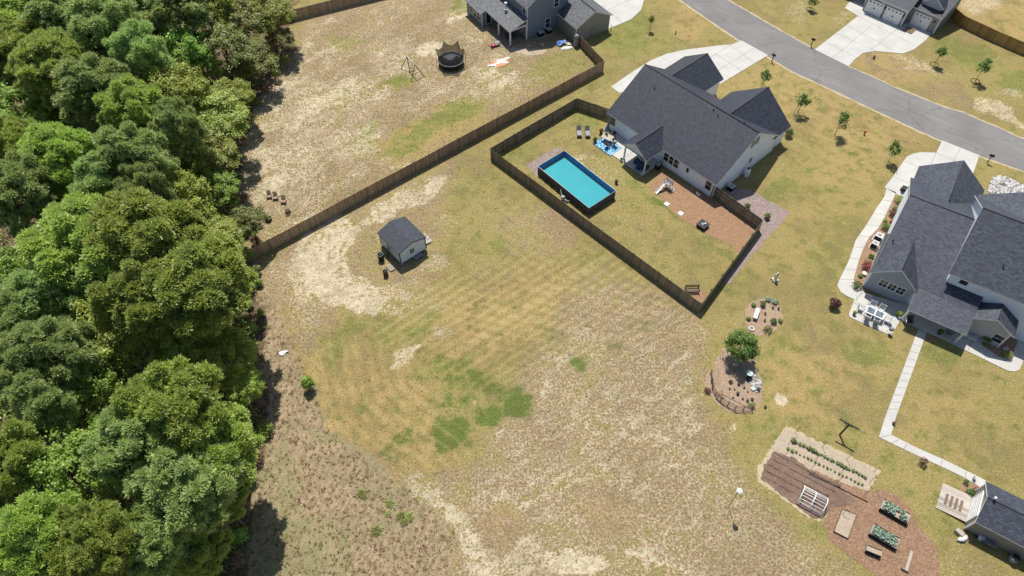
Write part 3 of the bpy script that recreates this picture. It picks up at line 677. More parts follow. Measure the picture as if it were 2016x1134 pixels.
def vent(root, u, v, z, h=.35):
    m = MB(); m.tube([(u, v, z-.2), (u, v, z+h)], .06, 8); m.build('roof_vent', 'darkmetal', root)

# ================= white house with the fenced yard
H1 = Frame((12.98, 74.90), -47.95)
h1 = thing('house', 'white house with charcoal shingle roof beside the blue rectangular pool', 'house', (*H1.o, 0), H1.a)
w = MB(); gwall(w, 'u', 6.9, 6.9, .3, 18.5, 2.75, 7.2, .4, .0); gwall(w, 'v', 2.6, 3.6, 10, 17.55, 2.75, 5.15, .35); gwall(w, 'v', 13.7, 4.95, 10, 16.0, 2.75, 6.4, .35)
w.build('wall', 'sid_white', h1)
r = MB(); gable(r, 'u', 6.9, 6.9, 0, 18.8, 2.75, 7.2); rf = r.build('roof', ['shingle', 'trim'], h1)
r = MB(); 
for sg in (-1, 1): roofplane(r, [(2.6, 9.6, 5.15), (2.6, 17.9, 5.15), (2.6+sg*3.6, 17.9, 2.75), (2.6+sg*3.6, 12.0, 2.75)], (0, 1))
for sg in (-1, 1): roofplane(r, [(13.7, 7.6, 6.4), (13.7, 16.35, 6.4), (13.7+sg*4.95, 16.35, 2.75), (13.7+sg*4.95, 12.5, 2.75)], (0, 1))
r.build('front_gable_roof', ['shingle', 'trim'], h1)
r = MB(); gable(r, 'v', 7.9, 2.15, -3.2, 3.4, 2.75, 4.2); r.build('porch_roof', ['shingle', 'trim'], h1)
r = MB(); ridgecap(r, 'u', 6.9, 0.02, 18.78, 7.2); ridgecap(r, 'v', 2.6, 10.0, 17.88, 5.15); ridgecap(r, 'v', 13.7, 8.3, 16.3, 6.4); ridgecap(r, 'v', 7.9, -2.9, 2.0, 4.2)
r.build('ridge_cap', 'ridge', h1)
# porch gable board, beams and posts
g_ = MB(); prism(g_, 'v', 7.9, 1.85, -2.75, -2.65, 2.5, 2.72, 3.97); g_.b2(6.05, 6.2, -2.64, .3, 2.45, 2.72); g_.b2(9.6, 9.75, -2.64, .3, 2.45, 2.72); g_.build('porch_gable', 'sid_white', h1)
for u in (6.12, 9.68):
    p_ = MB(); p_.b2(u-.09, u+.09, -2.8, -2.62, .1, 2.6); p_.b2(u-.13, u+.13, -2.84, -2.58, .1, .3); p_.build('porch_post', 'trim', h1)
corners(h1, [(18.5, .4), (.3, .4), (18.5, 13.4), (-.6, 17.5), (5.8, 17.5)], .05, 2.72, .13)
# windows located on the wall planes
u, z = H1.onv(1206, 242, .4); window(h1, (max(u, 1.0), .4, 1.65), 'u', .85, 1.35, -1)
uL, _ = H1.onv(1305, 310, .4); uR, _ = H1.onv(1335, 329, .4)
for i in range(3): window(h1, (uL+.55+(uR-uL-1.0)*i/2, .4, 1.65), 'u', .85, 1.35, -1)
u, z = H1.onv(1395, 371, .4); window(h1, (min(u, 17.6), .4, 1.55), 'u', .85, 1.35, -1)
v_, z = H1.onu(1482, 283, 18.5); window(h1, (18.5, v_, z), 'v', .75, 1.2, 1); window(h1, (18.5, v_+.95, z), 'v', .75, 1.2, 1)
v_, z = H1.onu(1477, 315, 18.5); m = MB(); m.b2(18.5, 18.62, v_-.25, v_+.25, z-.35, z+.35); m.build('meter_box', 'grey', h1)
m = MB(); u, z = H1.onv(1351, 345, .4); m.b2(u-.15, u+.15, .26, .4, 1.5, 2.1); m.build('wall_lamp', 'darkmetal', h1)
for u in (18.42, .42): m = MB(); m.tube([(u, .26, 2.6), (u, .26, .1)], .06, 8); m.build('downspout', 'darkmetal', h1)
for px_, py_ in ((1289, 173), (1402, 226), (1411, 235), (1461, 255)):
    uu, vv = H1.l(px_, py_, 6.2); vent(h1, uu, vv, 2.75+.645*min(vv, 6.9), .3)
d = MB(); d.b2(7.2, 8.1, .33, .4, .15, 2.2); d.build('back_door', 'glass', h1)
for u0 in (.8, 3.6):      # garage doors face the driveway
    g_ = MB(); g_.b2(u0-.55, u0+1.95, 17.52, 17.58, .05, 2.2); 
    gd = g_.build('garage_door', 'white', h1)
g_ = MB(); g_.b2(9.5, 10.5, 13.38, 13.46, .2, 2.25); g_.build('front_door', 'teal', h1)

# patio slab of the white house
pt = [H1.w(*q) for q in [(.8, .3), (.8, -2.9), (9.85, -2.95), (9.85, .3)]]
pat = P([(1170, 282)]) + P([(1192, 257)])
l0 = H1.l(1170, 282); l1 = H1.l(1224, 317.6); l2 = H1.l(1265, 347.5)
vv = (l1[1]+l0[1])/2
slab('patio', [H1.w(l0[0], .35), H1.w(l0[0], vv), H1.w(9.95, vv), H1.w(9.95, .35)], [(H1.w(6.0, vv), H1.w(6.0, .3)), (H1.w(3.6, vv), H1.w(3.6, .3))], .10, 'concrete', True)

# ================= grey house at the top, two storeys
H2 = Frame((2.34, 96.04), 33.0)
h2 = thing('house', 'dark grey two-storey house at the top with a covered back porch', 'house', (*H2.o, 0), H2.a)
w = MB(); gwall(w, 'v', 3.9, 4.25, 0, 15, 5.5, 8.2, .35); w.b2(-4.1, .1, 6.8, 11.6, 0, 2.35); w.build('wall', 'sid_grey', h2)
r = MB(); gable(r, 'v', 3.9, 4.25, -.3, 15.3, 5.5, 8.2); r.build('roof', ['shingle_light', 'trim'], h2)
r = MB(); roofplane(r, [(-.05, -.35, 3.75), (-.05, 12.0, 3.75), (-3.5, 12.0, 2.72), (-3.5, -.35, 2.72)], (0, 1)); roofplane(r, [(-3.45, 6.6, 2.735), (-3.45, 11.9, 2.735), (-4.45, 11.9, 2.43), (-4.45, 6.6, 2.43)], (0, 1)); r.build('porch_roof', ['shingle_light', 'trim'], h2)
w = MB(); gwall(w, 'v', 9.15, 3.55, -5.0, 2.0, 2.7, 4.5, .3); w.build('garage_wall', 'sid_greige', h2)
r = MB(); gable(r, 'v', 9.15, 3.55, -5.3, 2.2, 2.7, 4.5); roofplane(r, [(9.15, 2.2, 4.5), (12.7, 2.2, 2.7), (12.7, 3.2, 2.7), (8, 3.6, 4.5)], (1, 0)); r.build('garage_roof', ['shingle_light', 'trim'], h2)
r = MB(); ridgecap(r, 'v', 9.15, -5.28, 2.0, 4.5); ridgecap(r, 'v', 3.9, 0, 15, 8.2); r.build('ridge_cap', 'ridge', h2)
for u, v in ((-3.15, -.05), (-3.15, 3.3), (-.12, -.08)):
    p_ = MB(); p_.b2(u-.1, u+.1, v-.1, v+.1, .1, 2.6); p_.build('porch_post', 'trim', h2)
p_ = MB(); p_.b2(-3.23, -.02, -.13, -.02, 2.45, 2.68); p_.b2(-3.22, -3.1, -.02, 6.8, 2.45, 2.68); p_.build('porch_beam', 'trim', h2)
corners(h2, [(5.9, -4.98), (12.4, -5.0)], .05, 2.7, .13); corners(h2, [(0, 0)], .05, 5.4, .13); corners(h2, [(-4.1, 6.8)], 0, 2.3, .13)
u, z = H2.onv(1078, 45, 0); window(h2, (u, 0, z), 'u', .85, 1.5, -1); u, z = H2.onv(1095.5, 5, 0); window(h2, (u, 0, z), 'u', .85, 1.4, -1)
v_, z = H2.onu(1032, 18, 0); window(h2, (0, v_, z), 'v', .85, 1.5, -1, dep=.06)
for k in range(3): window(h2, (-4.1, 7.9+k*1.05, 1.35), 'v', .9, 1.3, -1)
window(h2, (-2.9, 6.8, 1.2), 'u', .9, 2.0, -1, 1, 1)
window(h2, (0, 1.6, 1.4), 'v', .7, 1.3, -1)
fl = MB(); fl.tube([(-1.3, 4.1, 3.2), (-1.3, 4.1, 4.5)], .1, 8); fl.lathe([(.1, 0), (.26, .05), (.26, .2), (.1, .3)], (-1.3, 4.1, 4.4), 12); fl.lathe([(.3, 0), (.15, .12)], (-1.3, 4.1, 3.38), 12); fl.build('stove_flue', 'white', h2)
mb = MB(); u, z = H2.onv(1165, 62, -5); mb.b2(u-.18, u+.18, -5.13, -5.0, .9, 1.6); mb.b2(u+.35, u+.6, -5.1, -5.0, .9, 1.5); mb.tube([(u, -5.08, .9), (u, -5.08, .05)], .04, 6); mb.build('meter_box', 'grey', h2)
slab('patio', [H2.w(-3.2, -.2), H2.w(-3.2, 6.8), H2.w(0, 6.8), H2.w(0, -.2)], [], .09, 'concrete_brown', True)
slab('patio', [H2.w(-4.6, .2), H2.w(-4.6, 3.4), H2.w(-3.25, 3.4), H2.w(-3.25, .2)], [], .04, 'concrete_brown', True)

# ================= white and grey house on the right
H3 = Frame((40.80, 47.20), -32.8)
h3 = thing('house', 'big slate-roofed house at the right edge with a two-storey block', 'house', (*H3.o, 0), H3.a)
w = MB(); w.poly([(.2, 9.0), (.2, 17.6), (8.2, 17.6), (8.2, .3), (.2, .3)], 0, 2.75)
prism(w, 'u', 9.3, 8.1, .2, 7.2, 2.7, 2.78, 6.7); w.b2(8.3, 10.7, -.05, 3, 0, 2.75); gwall(w, 'v', 4.2, 3.8, 15, 20.3, 2.75, 5.6, .35); w.build('wall', 'sid_white', h3)
w = MB(); gwall(w, 'u', 8.5, 6.9, 6.95, 20, 5.5, 9.6, .35); w.build('upper_wall', 'sid_white', h3)
w = MB(); prism(w, 'v', 2.35, 2.35, -.05, 1.5, 0, 3.0, 4.95); w.build('rear_gable_wall', 'sid_sage', h3)
w = MB(); prism(w, 'v', 12.75, 2.0, -.35, 2.2, 0, 2.7, 4.0); w.build('rear_wing_wall', 'sid_light', h3)
r = MB()
SL = .44; zv = lambda v: 7.1-(9.3-v)*SL
roofplane(r, [(-.15, 9.3, 7.1), (7.0, 9.3, 7.1), (7.0, 18.0, 2.72), (-.15, 18.0, 2.72)], (1, 0))
roofplane(r, [(-.15, 9.3, 7.1), (7.2, 9.3, 7.1), (7.2, .2, zv(.2)), (-.15, .2, zv(.2))], (1, 0))
roofplane(r, [(7.15, 3.0, zv(3.0)), (10.9, 3.0, zv(3.0)), (10.9, .2, zv(.2)), (7.15, .2, zv(.2))], (1, 0))
r.build('roof', ['shingle_grey', 'trim'], h3)
r = MB(); roofplane(r, [(4.75, .22, zv(.2)+.01), (10.9, .22, zv(.2)+.01), (10.9, -2.75, 2.45), (4.75, -2.75, 2.45)], (1, 0)); r.build('porch_roof', ['shingle_grey', 'trim'], h3)
r = MB(); gable(r, 'v', 2.35, 2.65, -.4, 6.4, 2.95, 5.15); r.build('rear_gable_roof', ['shingle_grey', 'trim'], h3)
r = MB(); gable(r, 'v', 4.2, 3.95, 11.5, 20.6, 2.75, 5.75); r.build('front_gable_roof', ['shingle_grey', 'trim'], h3)
r = MB(); gable(r, 'u', 8.5, 6.9, 6.6, 20.5, 5.5, 9.6); r.build('upper_roof', ['shingle_grey', 'trim'], h3)
r = MB()
for sg in (-1, 1): roofplane(r, [(12.4, 9.6, 9.0), (12.4, 15.9, 9.0), (12.4+sg*5.3, 15.9, 5.5), (12.4+sg*5.3, 14.9, 5.5)], (0, 1))
r.build('upper_gable_roof', ['shingle_grey', 'trim'], h3)
r = MB(); gable(r, 'v', 12.75, 2.35, -.65, 1.9, 2.72, 4.15); r.build('rear_wing_roof', ['shingle_grey', 'trim'], h3)
w = MB(); gwall(w, 'v', 12.4, 5.3, 12, 15.5, 5.5, 9.0, .4); w.build('front_block_wall', 'sid_white', h3)
r = MB(); ridgecap(r, 'u', 9.3, -.1, 6.9, 7.1); ridgecap(r, 'v', 2.35, -.3, 4.6, 5.15); ridgecap(r, 'v', 4.2, 12.4, 20.5, 5.75); ridgecap(r, 'u', 8.5, 6.7, 20, 9.6); ridgecap(r, 'v', 12.75, -.6, 1.8, 4.15); r.build('ridge_cap', 'ridge', h3)
for px_, py_ in ((1745, 578), (1756, 584), (1768, 590)): pass
uc, zc = H3.onv(1752.5, 570, -.05)
for k in (-1, 0, 1): window(h3, (uc+k*.95, -.05, 1.9), 'u', .82, 1.05, -1, 2, 2)
u, z = H3.onv(1966, 665, -.35); window(h3, (u, -.35, 1.35), 'u', 1.0, 1.2, -1, 1, 2)
v_, z = H3.onu(1909, 637, 10.75); window(h3, (10.75, .9, 1.5), 'v', .8, 1.1, -1)
u, z = H3.onv(1898, 555, 1.95); window(h3, (u, 1.95, z), 'u', .8, .8, -1, 1, 1)
for u, v in ((5.05, -2.2), (10.7, -2.2)):
    p_ = MB(); p_.b2(u-.1, u+.1, v-.1, v+.1, .1, 2.5); p_.build('porch_post', 'trim', h3)
corners(h3, [(0.02, -.03), (14.73, -.33)], .02, 2.7, .12)
for px_, py_ in ((1776, 449), (1975, 525)):
    uu, vv = H3.l(px_, py_, 7); vent(h3, uu, vv, (zv(vv) if uu < 7 else 9.6-abs(8.5-vv)*.594), .4)
m = MB(); m.b2(6.2, 7.2, .22, .3, .15, 2.2); m.build('patio_door', 'glass', h3)
slab('porch_floor', [H3.w(4.75, -2.45), H3.w(4.75, .2), H3.w(10.9, .2), H3.w(10.9, -2.45)], [], .08, 'concrete', True)
slab('patio', [(1682, 590), (1671, 618), (1672, 623), (1677, 627), (1754, 661), (1769, 636), (1776, 622), (1786, 602), (1701, 577), (1690, 560)], [((1684, 598), (1702, 604)), ((1714, 603), (1688, 618)), ((1752, 600), (1725, 643))], .062)
slab('footpath', [(1862, 671), (1894, 687), (1938, 708), (1983, 730), (1996, 732), (2007, 728), (2014, 712), (2040, 640), (2010, 640), (1992, 707), (1982, 706), (1962, 702), (1964, 690), (1900, 652)], [((1916, 660), (1905, 692)), ((1945, 682), (1938, 707))], .056)

# ================= garage house across the road
H4 = Frame(at(1772, 53), -45.4)
h4 = thing('house', 'grey house at the top right edge with three white garage doors', 'house', (*H4.o, 0), H4.a)
w = MB(); w.b2(-6.7, 0, 0, 8, 0, 2.85); w.b2(0, 4.6, 1.9, 9, 0, 2.85); w.b2(-13, -6.7, 2.6, 9, 0, 2.85); w.build('wall', 'sid_greige', h4)
r = MB(); roofplane(r, [(-7.0, -.15, 2.8), (.2, -.15, 2.8), (.2, 5.5, 5.6), (-7.0, 5.5, 5.6)], (1, 0)); r.build('garage_roof', ['shingle', 'trim'], h4)
r = MB(); roofplane(r, [(-.1, 1.75, 2.8), (4.85, 1.75, 2.8), (4.85, 10, 6.3), (-.1, 10, 6.3)], (1, 0)); roofplane(r, [(-14, 1.6, 2.75), (-6.7, 1.6, 2.75), (-6.7, 8, 5.2), (-14, 8, 5.2)], (1, 0)); r.build('roof', ['shingle', 'trim'], h4)
r = MB(); gable(r, 'v', 2.4, 1.75, 2.6, 7.5, 3.7, 5.0); r.build('dormer_roof', ['shingle', 'trim'], h4)
r = MB(); prism(r, 'v', 2.4, 1.5, 2.75, 6, 3.0, 3.7, 4.75); prism(r, 'v', -4.2, .8, 2.2, 4.5, 3.4, 4.3, 4.9); prism(r, 'v', -1.4, .8, 2.2, 4.5, 3.4, 4.3, 4.9); r.build('dormer_wall', 'sid_sage', h4)
r = MB(); gable(r, 'v', -4.2, 1.0, 2.05, 5, 4.25, 5.1); gable(r, 'v', -1.4, 1.0, 2.05, 5, 4.25, 5.1); r.build('dormer_roof', ['shingle', 'trim'], h4)
def gdoor(u0, v, wd=2.55):
    g_ = MB(); g_.b2(u0, u0+wd, v-.05, v, .06, 2.15); fr = MB(); fr.b2(u0-.12, u0, v-.08, v, .02, 2.27); fr.b2(u0+wd, u0+wd+.12, v-.08, v, .02, 2.27); fr.b2(u0, u0+wd, v-.08, v, 2.15, 2.27)
    gd = g_.build('garage_door', 'white', h4); fr.build('frame', 'trim', gd)
    for k in range(4):
        p_ = MB(); p_.b2(u0+wd*(k+.5)/4-.17, u0+wd*(k+.5)/4+.17, v-.062, v-.05, 1.85, 2.03); p_.build('pane', 'glass', gd)
    p_ = MB(); p_.b2(u0+wd/2-.1, u0+wd/2+.1, v-.07, v-.05, .95, 1.2); p_.build('handle', 'black', gd)
ua, _ = H4.onv(1713, 10, 0); gdoor(-6.3, 0); gdoor(-3.1, 0); gdoor(.75, 1.9)
corners(h4, [(0, 0.02), (4.6, 1.92)], 0, 2.75, .15)
for u, v in ((-.25, -.02), (-3.42, -.02), (3.95, 1.88)):
    m = MB(); m.b2(u-.08, u+.08, v-.18, v, 1.7, 2.05); m.build('wall_lamp', 'black', h4)
m = MB(); m.b2(-4.2, -3.7, -.06, 0, 2.35, 2.55); m.build('house_number_plate', 'stone', h4)
for u in (-7.3, ): 
    p_ = MB(); p_.b2(u-.1, u+.1, 1.7, 1.9, 0, 2.6); p_.build('porch_post', 'trim', h4)

# ================= garden shed with roll-up door, bottom right
H5 = Frame((41.67, 19.38), -33.26)
h5 = thing('garden_shed', 'grey shed with white roll-up door and plank ramp in the bottom right corner', 'shed', (*H5.o, 0), H5.a)
w = MB(); gwall(w, 'u', 2.1, 2.25, .05, 9, 2.35, 3.5, .2, .1); w.build('wall', 'sid_greige', h5)
r = MB(); gable(r, 'u', 2.1, 2.25, -.12, 9.2, 2.35, 3.5); r.build('roof', ['shingle_grey', 'trim'], h5)
r = MB(); ridgecap(r, 'u', 2.1, -.1, 9, 3.5); r.build('ridge_cap', 'ridge', h5)
d = MB(); d.b2(-.03, .05, .75, 3.25, .15, 2.1)
for k in range(5): d.b2(-.045, -.03, .78, 3.22, .35+k*.36, .38+k*.36)
dd = d.build('roll_up_door', 'white', h5); f = MB(); f.b2(-.06, .05, .62, .75, .1, 2.2); f.b2(-.06, .05, 3.25, 3.38, .1, 2.2); f.b2(-.06, .05, .75, 3.25, 2.1, 2.2); f.build('frame', 'trim', dd)
corners(h5, [(.04, .05), (.04, 4.15)], .1, 2.25, .12)
f = MB(); f.tube([(.35, 2.1, 3.4), (.35, 2.1, 3.85)], .05, 8); f.lathe([(.05, 0), (.14, .04), (.1, .14)], (.35, 2.1, 3.83), 10); f.build('roof_vent', 'white', h5)
l = [H5.l(*q, .25) for q in ((1868, 972), (1856, 1010), (1901, 1026), (1913, 987))]
rm = thing('ramp', 'bleached plank ramp with four dark grip mats before the roll-up door', 'ramp', (*H5.w(-1.0, 2.0), 0), H5.a)
b_ = MB()
for k in range(15):
    y = -1.35+k*.19
    b_.raw([(-1.6, y, .06), (-1.6, y+.175, .06), (.93, y+.175, .30), (.93, y, .30), (-1.6, y, .02), (-1.6, y+.175, .02), (.93, y+.175, .22), (.93, y, .22)], [(3, 2, 1, 0), (0, 1, 5, 4), (3, 7, 6, 2), (0, 4, 7, 3), (1, 2, 6, 5), (4, 5, 6, 7)])
b_.build('deck', 'timber', rm)
for k in range(4):
    b_ = MB(); x = -1.0+k*.42; z = .062+.095*(x+1.6); b_.box((x, .0, z+.03), (.24, 1.15, .03), 0, 0, Matrix.Rotation(-.094, 3, 'Y')); b_.build('mat', 'timber_dark', rm)

# ================= little shed in the field
H6 = Frame((-13.19, 50.32), 40.8)
h6 = thing('garden_shed', 'small blue-grey shed standing alone in the middle of the sandy field', 'shed', (*H6.o, 0), H6.a)
w = MB(); gwall(w, 'v', 1.88, 2.0, 0, 4.15, 2.35, 2.98, .15, .3); w.build('wall', 'sid_shed', h6)
r = MB(); gable(r, 'v', 1.88, 2.02, -.12, 4.27, 2.35, 2.98); r.build('roof', ['shingle', 'black'], h6)
corners(h6, [(.04, 0), (3.73, 0), (.04, 4.15)], .3, 2.3, .1, 'darkmetal')
u, z = H6.onv(810, 490, 0); window(h6, (u, 0, 1.45), 'u', .6, .75, -1, 2, 2)
for u in (.2, 1.9, 3.6):
    for v in (.2, 2.1, 3.95):
        m = MB(); m.b2(u-.15, u+.15, v-.15, v+.15, 0, .3); m.build('foundation_block', 'stone', h6)
l = [H6.l(*q, .2) for q in ((834, 473), (851, 468), (835, 453))]
rm = thing('ramp', 'pale wooden ramp on the right side of the little field shed', 'ramp', (*H6.w(4.4, 1.4), 0), H6.a)
b_ = MB()
for k in range(8):
    y = -.8+k*.2; b_.raw([(-.65, y, .34), (-.65, y+.18, .34), (.75, y+.18, .08), (.75, y, .08), (-.65, y, .28), (-.65, y+.18, .28), (.75, y+.18, .02), (.75, y, .02)], [(0, 3, 2, 1), (0, 1, 5, 4), (3, 7, 6, 2), (0, 4, 7, 3), (1, 2, 6, 5), (4, 5, 6, 7)])
b_.build('deck', 'timber', rm)
b_ = MB()
for k in range(2): b_.b2(-.6, .7, -.7+k*1.2, -.6+k*1.2, 0, .07)
b_.build('joist', 'timber_dark', rm)
st = thing('step', 'grey box step below the window of the little field shed', 'step', (*H6.w(2.3, -.35), 0), H6.a)
b_ = MB(); b_.b2(-.6, .6, -.22, .25, .18, .24); b_.build('tread', 'grey', st); b_ = MB(); b_.b2(-.55, -.5, -.2, .22, 0, .18); b_.b2(.5, .55, -.2, .22, 0, .18); b_.build('support', 'grey', st)
ld = thing('ladder', 'black ladder leaning on the left wall of the little field shed', 'ladder', (*H6.w(-.12, 2.0), 0), H6.a)
b_ = MB(); b_.bar((-.45, -.2, 0), (0, -.2, 2.0), .05); b_.bar((-.45, .2, 0), (0, .2, 2.0), .05); b_.build('rail', 'darkmetal', ld)
b_ = MB()
for k in range(1, 7): b_.bar((-.45+k*.064, -.2, k*.285), (-.45+k*.064, .2, k*.285), .035)
b_.build('rung', 'darkmetal', ld)
def barrel(px, py, label, mat='black', r=.33, h=.95, open_=True, grp=None):
    x, y = at(px, py); t_ = thing('barrel', label, 'barrel', (x, y, 0))
    b_ = MB(); b_.lathe([(r*.93, 0), (r, .06), (r*1.04, h*.5), (r, h-.05), (r*1.03, h)], (0, 0, 0), 20); b_.build('drum', mat, t_)
    b_ = MB(); b_.tube([(r*math.cos(a), r*math.sin(a), h) for a in [2*math.pi*k/18 for k in range(18)]], .03, 6, closed=True); b_.build('rim', 'grey' if mat == 'black' else mat, t_)
    b_ = MB(); b_.lathe([(r*.9, 0), (r*.9, .01)], (0, 0, h+.001 if not open_ else h+.004), 18); b_.build('opening', 'black', t_)
    return t_
barrel(751, 511, 'big black barrel with grey rim at the left corner of the field shed', 'black', .36, 1.0)
barrel(760, 542, 'dark rusty barrel standing in front of the field shed', 'wick', .28, .8)
wp = thing('wood_pile', 'short stack of pale boards between the two barrels by the field shed', 'wood pile', (*at(769, 528), 0), R(-50))
for k in range(5):
    b_ = MB(); b_.b2(-.5+k*.21, -.36+k*.21, -.32, .32, .08, .16); b_.build('board', 'timber', wp)
b_ = MB(); b_.b2(-.55, .55, -.2, .2, 0, .08); b_.build('base', 'black', wp)
# ------------------------------------------------------------------ fences
def fence(name, label, pts, h, mat, inner=1, post_step=2.45, gate=None, top=None, wave=.03):
    """pts: ground points; pickets stand on the line, rails and posts on the inner side (left of travel * inner)"""
    root = thing(name, label, 'fence', (pts[0][0], pts[0][1], 0)); ox, oy = pts[0]
    rr = random.Random(len(pts)*7+int(h*10)); pts = [(x-ox, y-oy) for x, y in pts]
    for (x0, y0), (x1, y1) in zip(pts[:-1], pts[1:]):
        L = math.hypot(x1-x0, y1-y0); dx, dy = (x1-x0)/L, (y1-y0)/L; ang = math.atan2(dy, dx); nx, ny = -dy*inner, dx*inner
        pk = MB(); k = int(L/.145); st = L/k; ph = rr.uniform(0, 6)
        for i in range(k):
            c = (i+.5)*st; hh = h+rr.uniform(-.018, .018)+wave*math.sin(c*.35+ph); lean = rr.uniform(-.006, .006)
            pk.box((x0+dx*c+nx*lean, y0+dy*c+ny*lean, hh/2), (st-.012, .02, hh), ang)
        pk.build('picket_panel', mat, root)
        rl = MB()
        for z in (.3, .92, 1.55): rl.box(((x0+x1)/2+nx*.035, (y0+y1)/2+ny*.035, z), (L, .045, .09), ang)
        rl.build('rail', mat, root)
        n = max(1, round(L/post_step))
        for i in range(n+1):
            c = min(max(L*i/n, .12), L-.12); m = MB(); m.box((x0+dx*c+nx*.11, y0+dy*c+ny*.11, (h-.02)/2), (.09, .09, h-.02), ang); m.build('post', mat, root)
    if gate:
        (a, b, i) = gate; (x0, y0), (x1, y1) = pts[i], pts[i+1]; L = math.hypot(x1-x0, y1-y0); dx, dy = (x1-x0)/L, (y1-y0)/L; nx, ny = -dy*inner, dx*inner
        q = lambda c, z, o=.09: (x0+dx*c+nx*o, y0+dy*c+ny*o, z)
        m = MB(); m.bar(q(a, .3), q(b, .3), .05, .1); m.bar(q(a, 1.6), q(b, 1.6), .05, .1); m.bar(q(a, .3), q(b, 1.6), .05, .09); m.bar(q(a, 1.6), q(b, .3), .05, .09)
        m.build('gate', mat, root)
    return root
FW, FN, FE, FS = at(965, 292, 1.8), at(1135, 193, 1.8), at(1503, 433, 1.8), at(1382, 598, 1.8)
fence('fence', 'grey-brown picket fence enclosing the pool yard of the white house', [H1.w(18.5, .75), FE, FS, FW, FN, H1.w(.35, 2.2)], 1.8, 'fence_grey', -1, gate=(4.1, 5.6, 4))
L0, L1, L2 = at(462, 507, 1.8), at(1190, 120, 1.8), H2.w(6.1, -5.1)
ext = (L0[0]-(L1[0]-L0[0])*.03, L0[1]-(L1[1]-L0[1])*.03)
fence('fence', 'long brown picket fence crossing the field from the woods to the grey house', [ext, L1, L2], 1.83, 'fence_brown', 1)
fence('fence', 'short brown fence run coming out of the trees at the top edge', P([(420, 66), (577, 40), (760, -6), (900, -45)]), 1.83, 'fence_brown', 1)
fence('fence', 'orange-brown board fence curving away at the top right corner', P([(1869, 34), (1888, 51), (1940, 76), (2016, 109), (2110, 150)]), 1.83, 'fence_new', 1)

# ------------------------------------------------------------------ pool
PO = Frame((3.39, 65.86), -50.13); LX, LY, PH = 9.7, 4.72, 1.30
sheet('pool_pad', [(1036, 325), (1093, 291), (1110, 290), (1100, 300), (1062, 328), (1068, 345), (1056, 347), (1049, 338)], .02, 'gravel', .06, .4, 5)
pool = thing('swimming_pool', 'rectangular above-ground pool with dark wall and bright turquoise water', 'pool', (*PO.o, 0), PO.a)
b = MB()
for (x0, x1, y0, y1) in ((0, LX, 0, .04), (0, LX, LY-.04, LY), (0, .04, .04, LY-.04), (LX-.04, LX, .04, LY-.04)): b.b2(x0, x1, y0, y1, .06, PH)
b.build('wall', 'poolwall', pool)
b = MB(); q = [(.045, .045), (LX-.045, .045), (LX-.045, LY-.045), (.045, LY-.045)]
for i in range(4): j = (i+1) % 4; b.face([(*q[j], .2), (*q[i], .2), (*q[i], PH-.01), (*q[j], PH-.01)])
b.build('liner', 'liner', pool)
t = NT('pool_floor'); v = t.coord(); n = t.noise(v, .5, 3); M['pfloor'] = t.fin(t.mix(t.step(n, .3, .7), (.010, .235, .275), (.013, .262, .30)), .5)
b = MB(); b.face([(*p, .45) for p in q]); b.build('floor', 'pfloor', pool)
t = NT('clear_water'); tr_ = t.add('ShaderNodeBsdfTransparent'); tr_.inputs[0].default_value = (.66, .97, .99, 1); gl = t.add('ShaderNodeBsdfGlossy'); gl.inputs['Roughness'].default_value = .06
fr_ = t.add('ShaderNodeFresnel'); fr_.inputs[0].default_value = 1.33; bp = t.add('ShaderNodeBump'); t.link(t.noise(t.coord(), 2.2, 3), bp.inputs['Height']); bp.inputs['Strength'].default_value = .12; bp.inputs['Distance'].default_value = .05
t.link(bp.outputs[0], gl.inputs['Normal']); t.link(bp.outputs[0], fr_.inputs['Normal'])
mx = t.add('ShaderNodeMixShader'); t.link(fr_.outputs[0], mx.inputs[0]); t.link(tr_.outputs[0], mx.inputs[1]); t.link(gl.outputs[0], mx.inputs[2]); t.link(mx.outputs[0], t.out.inputs[0]); M['clear'] = t.m
b = MB(); b.face([(*p, 1.14) for p in q]); b.build('water', 'clear', pool)
b = MB(); b.tube([(0, 0, PH), (LX, 0, PH), (LX, LY, PH), (0, LY, PH)], .045, 6, closed=True); b.build('rim', 'lightgrey', pool)
for k in range(8):
    for sd_ in (0, 1):
        x = .7+k*(LX-1.4)/7; y = -.02 if sd_ == 0 else LY+.02; s_ = -1 if sd_ == 0 else 1
        b = MB(); b.tube([(x, y, PH-.05), (x, y+s_*.38, .05), (x, y+s_*.05, .05)], .028, 6); b.build('support_leg', 'darkmetal', pool)
for k in range(4):
    for sd_ in (0, 1):
        y = .6+k*(LY-1.2)/3; x = -.02 if sd_ == 0 else LX+.02; s_ = -1 if sd_ == 0 else 1
        b = MB(); b.tube([(x, y, PH-.05), (x+s_*.38, y, .05), (x+s_*.05, y, .05)], .028, 6); b.build('support_leg', 'darkmetal', pool)
sx_, sy_ = at(1108, 393)
pm = thing('pool_pump', 'white and grey pool pump with hoses at the fence side of the pool', 'pump', (sx_, sy_, 0), PO.a)
b = MB(); b.lathe([(.2, 0), (.24, .1), (.24, .5), (.12, .62)], (0, 0, .05), 14); b.build('filter_tank', 'lightgrey', pm)
b = MB(); b.tube([(.2, .05, .2), (.75, .05, .2)], .14, 10); b.box((.5, .05, .05), (.6, .4, .06)); b.build('motor', 'grey', pm)
b = MB(); b.tube([(.0, .1, .5), (-.5, .2, .4), (-.95, .42, .7), (-1.0, .72, 1.0)], .035, 8); b.build('hose', 'lightgrey', pm)
b = MB(); b.tube([(.6, .15, .25), (.9, .3, .25), (.9, .6, .7)], .035, 8); b.build('hose', 'lightgrey', pm)

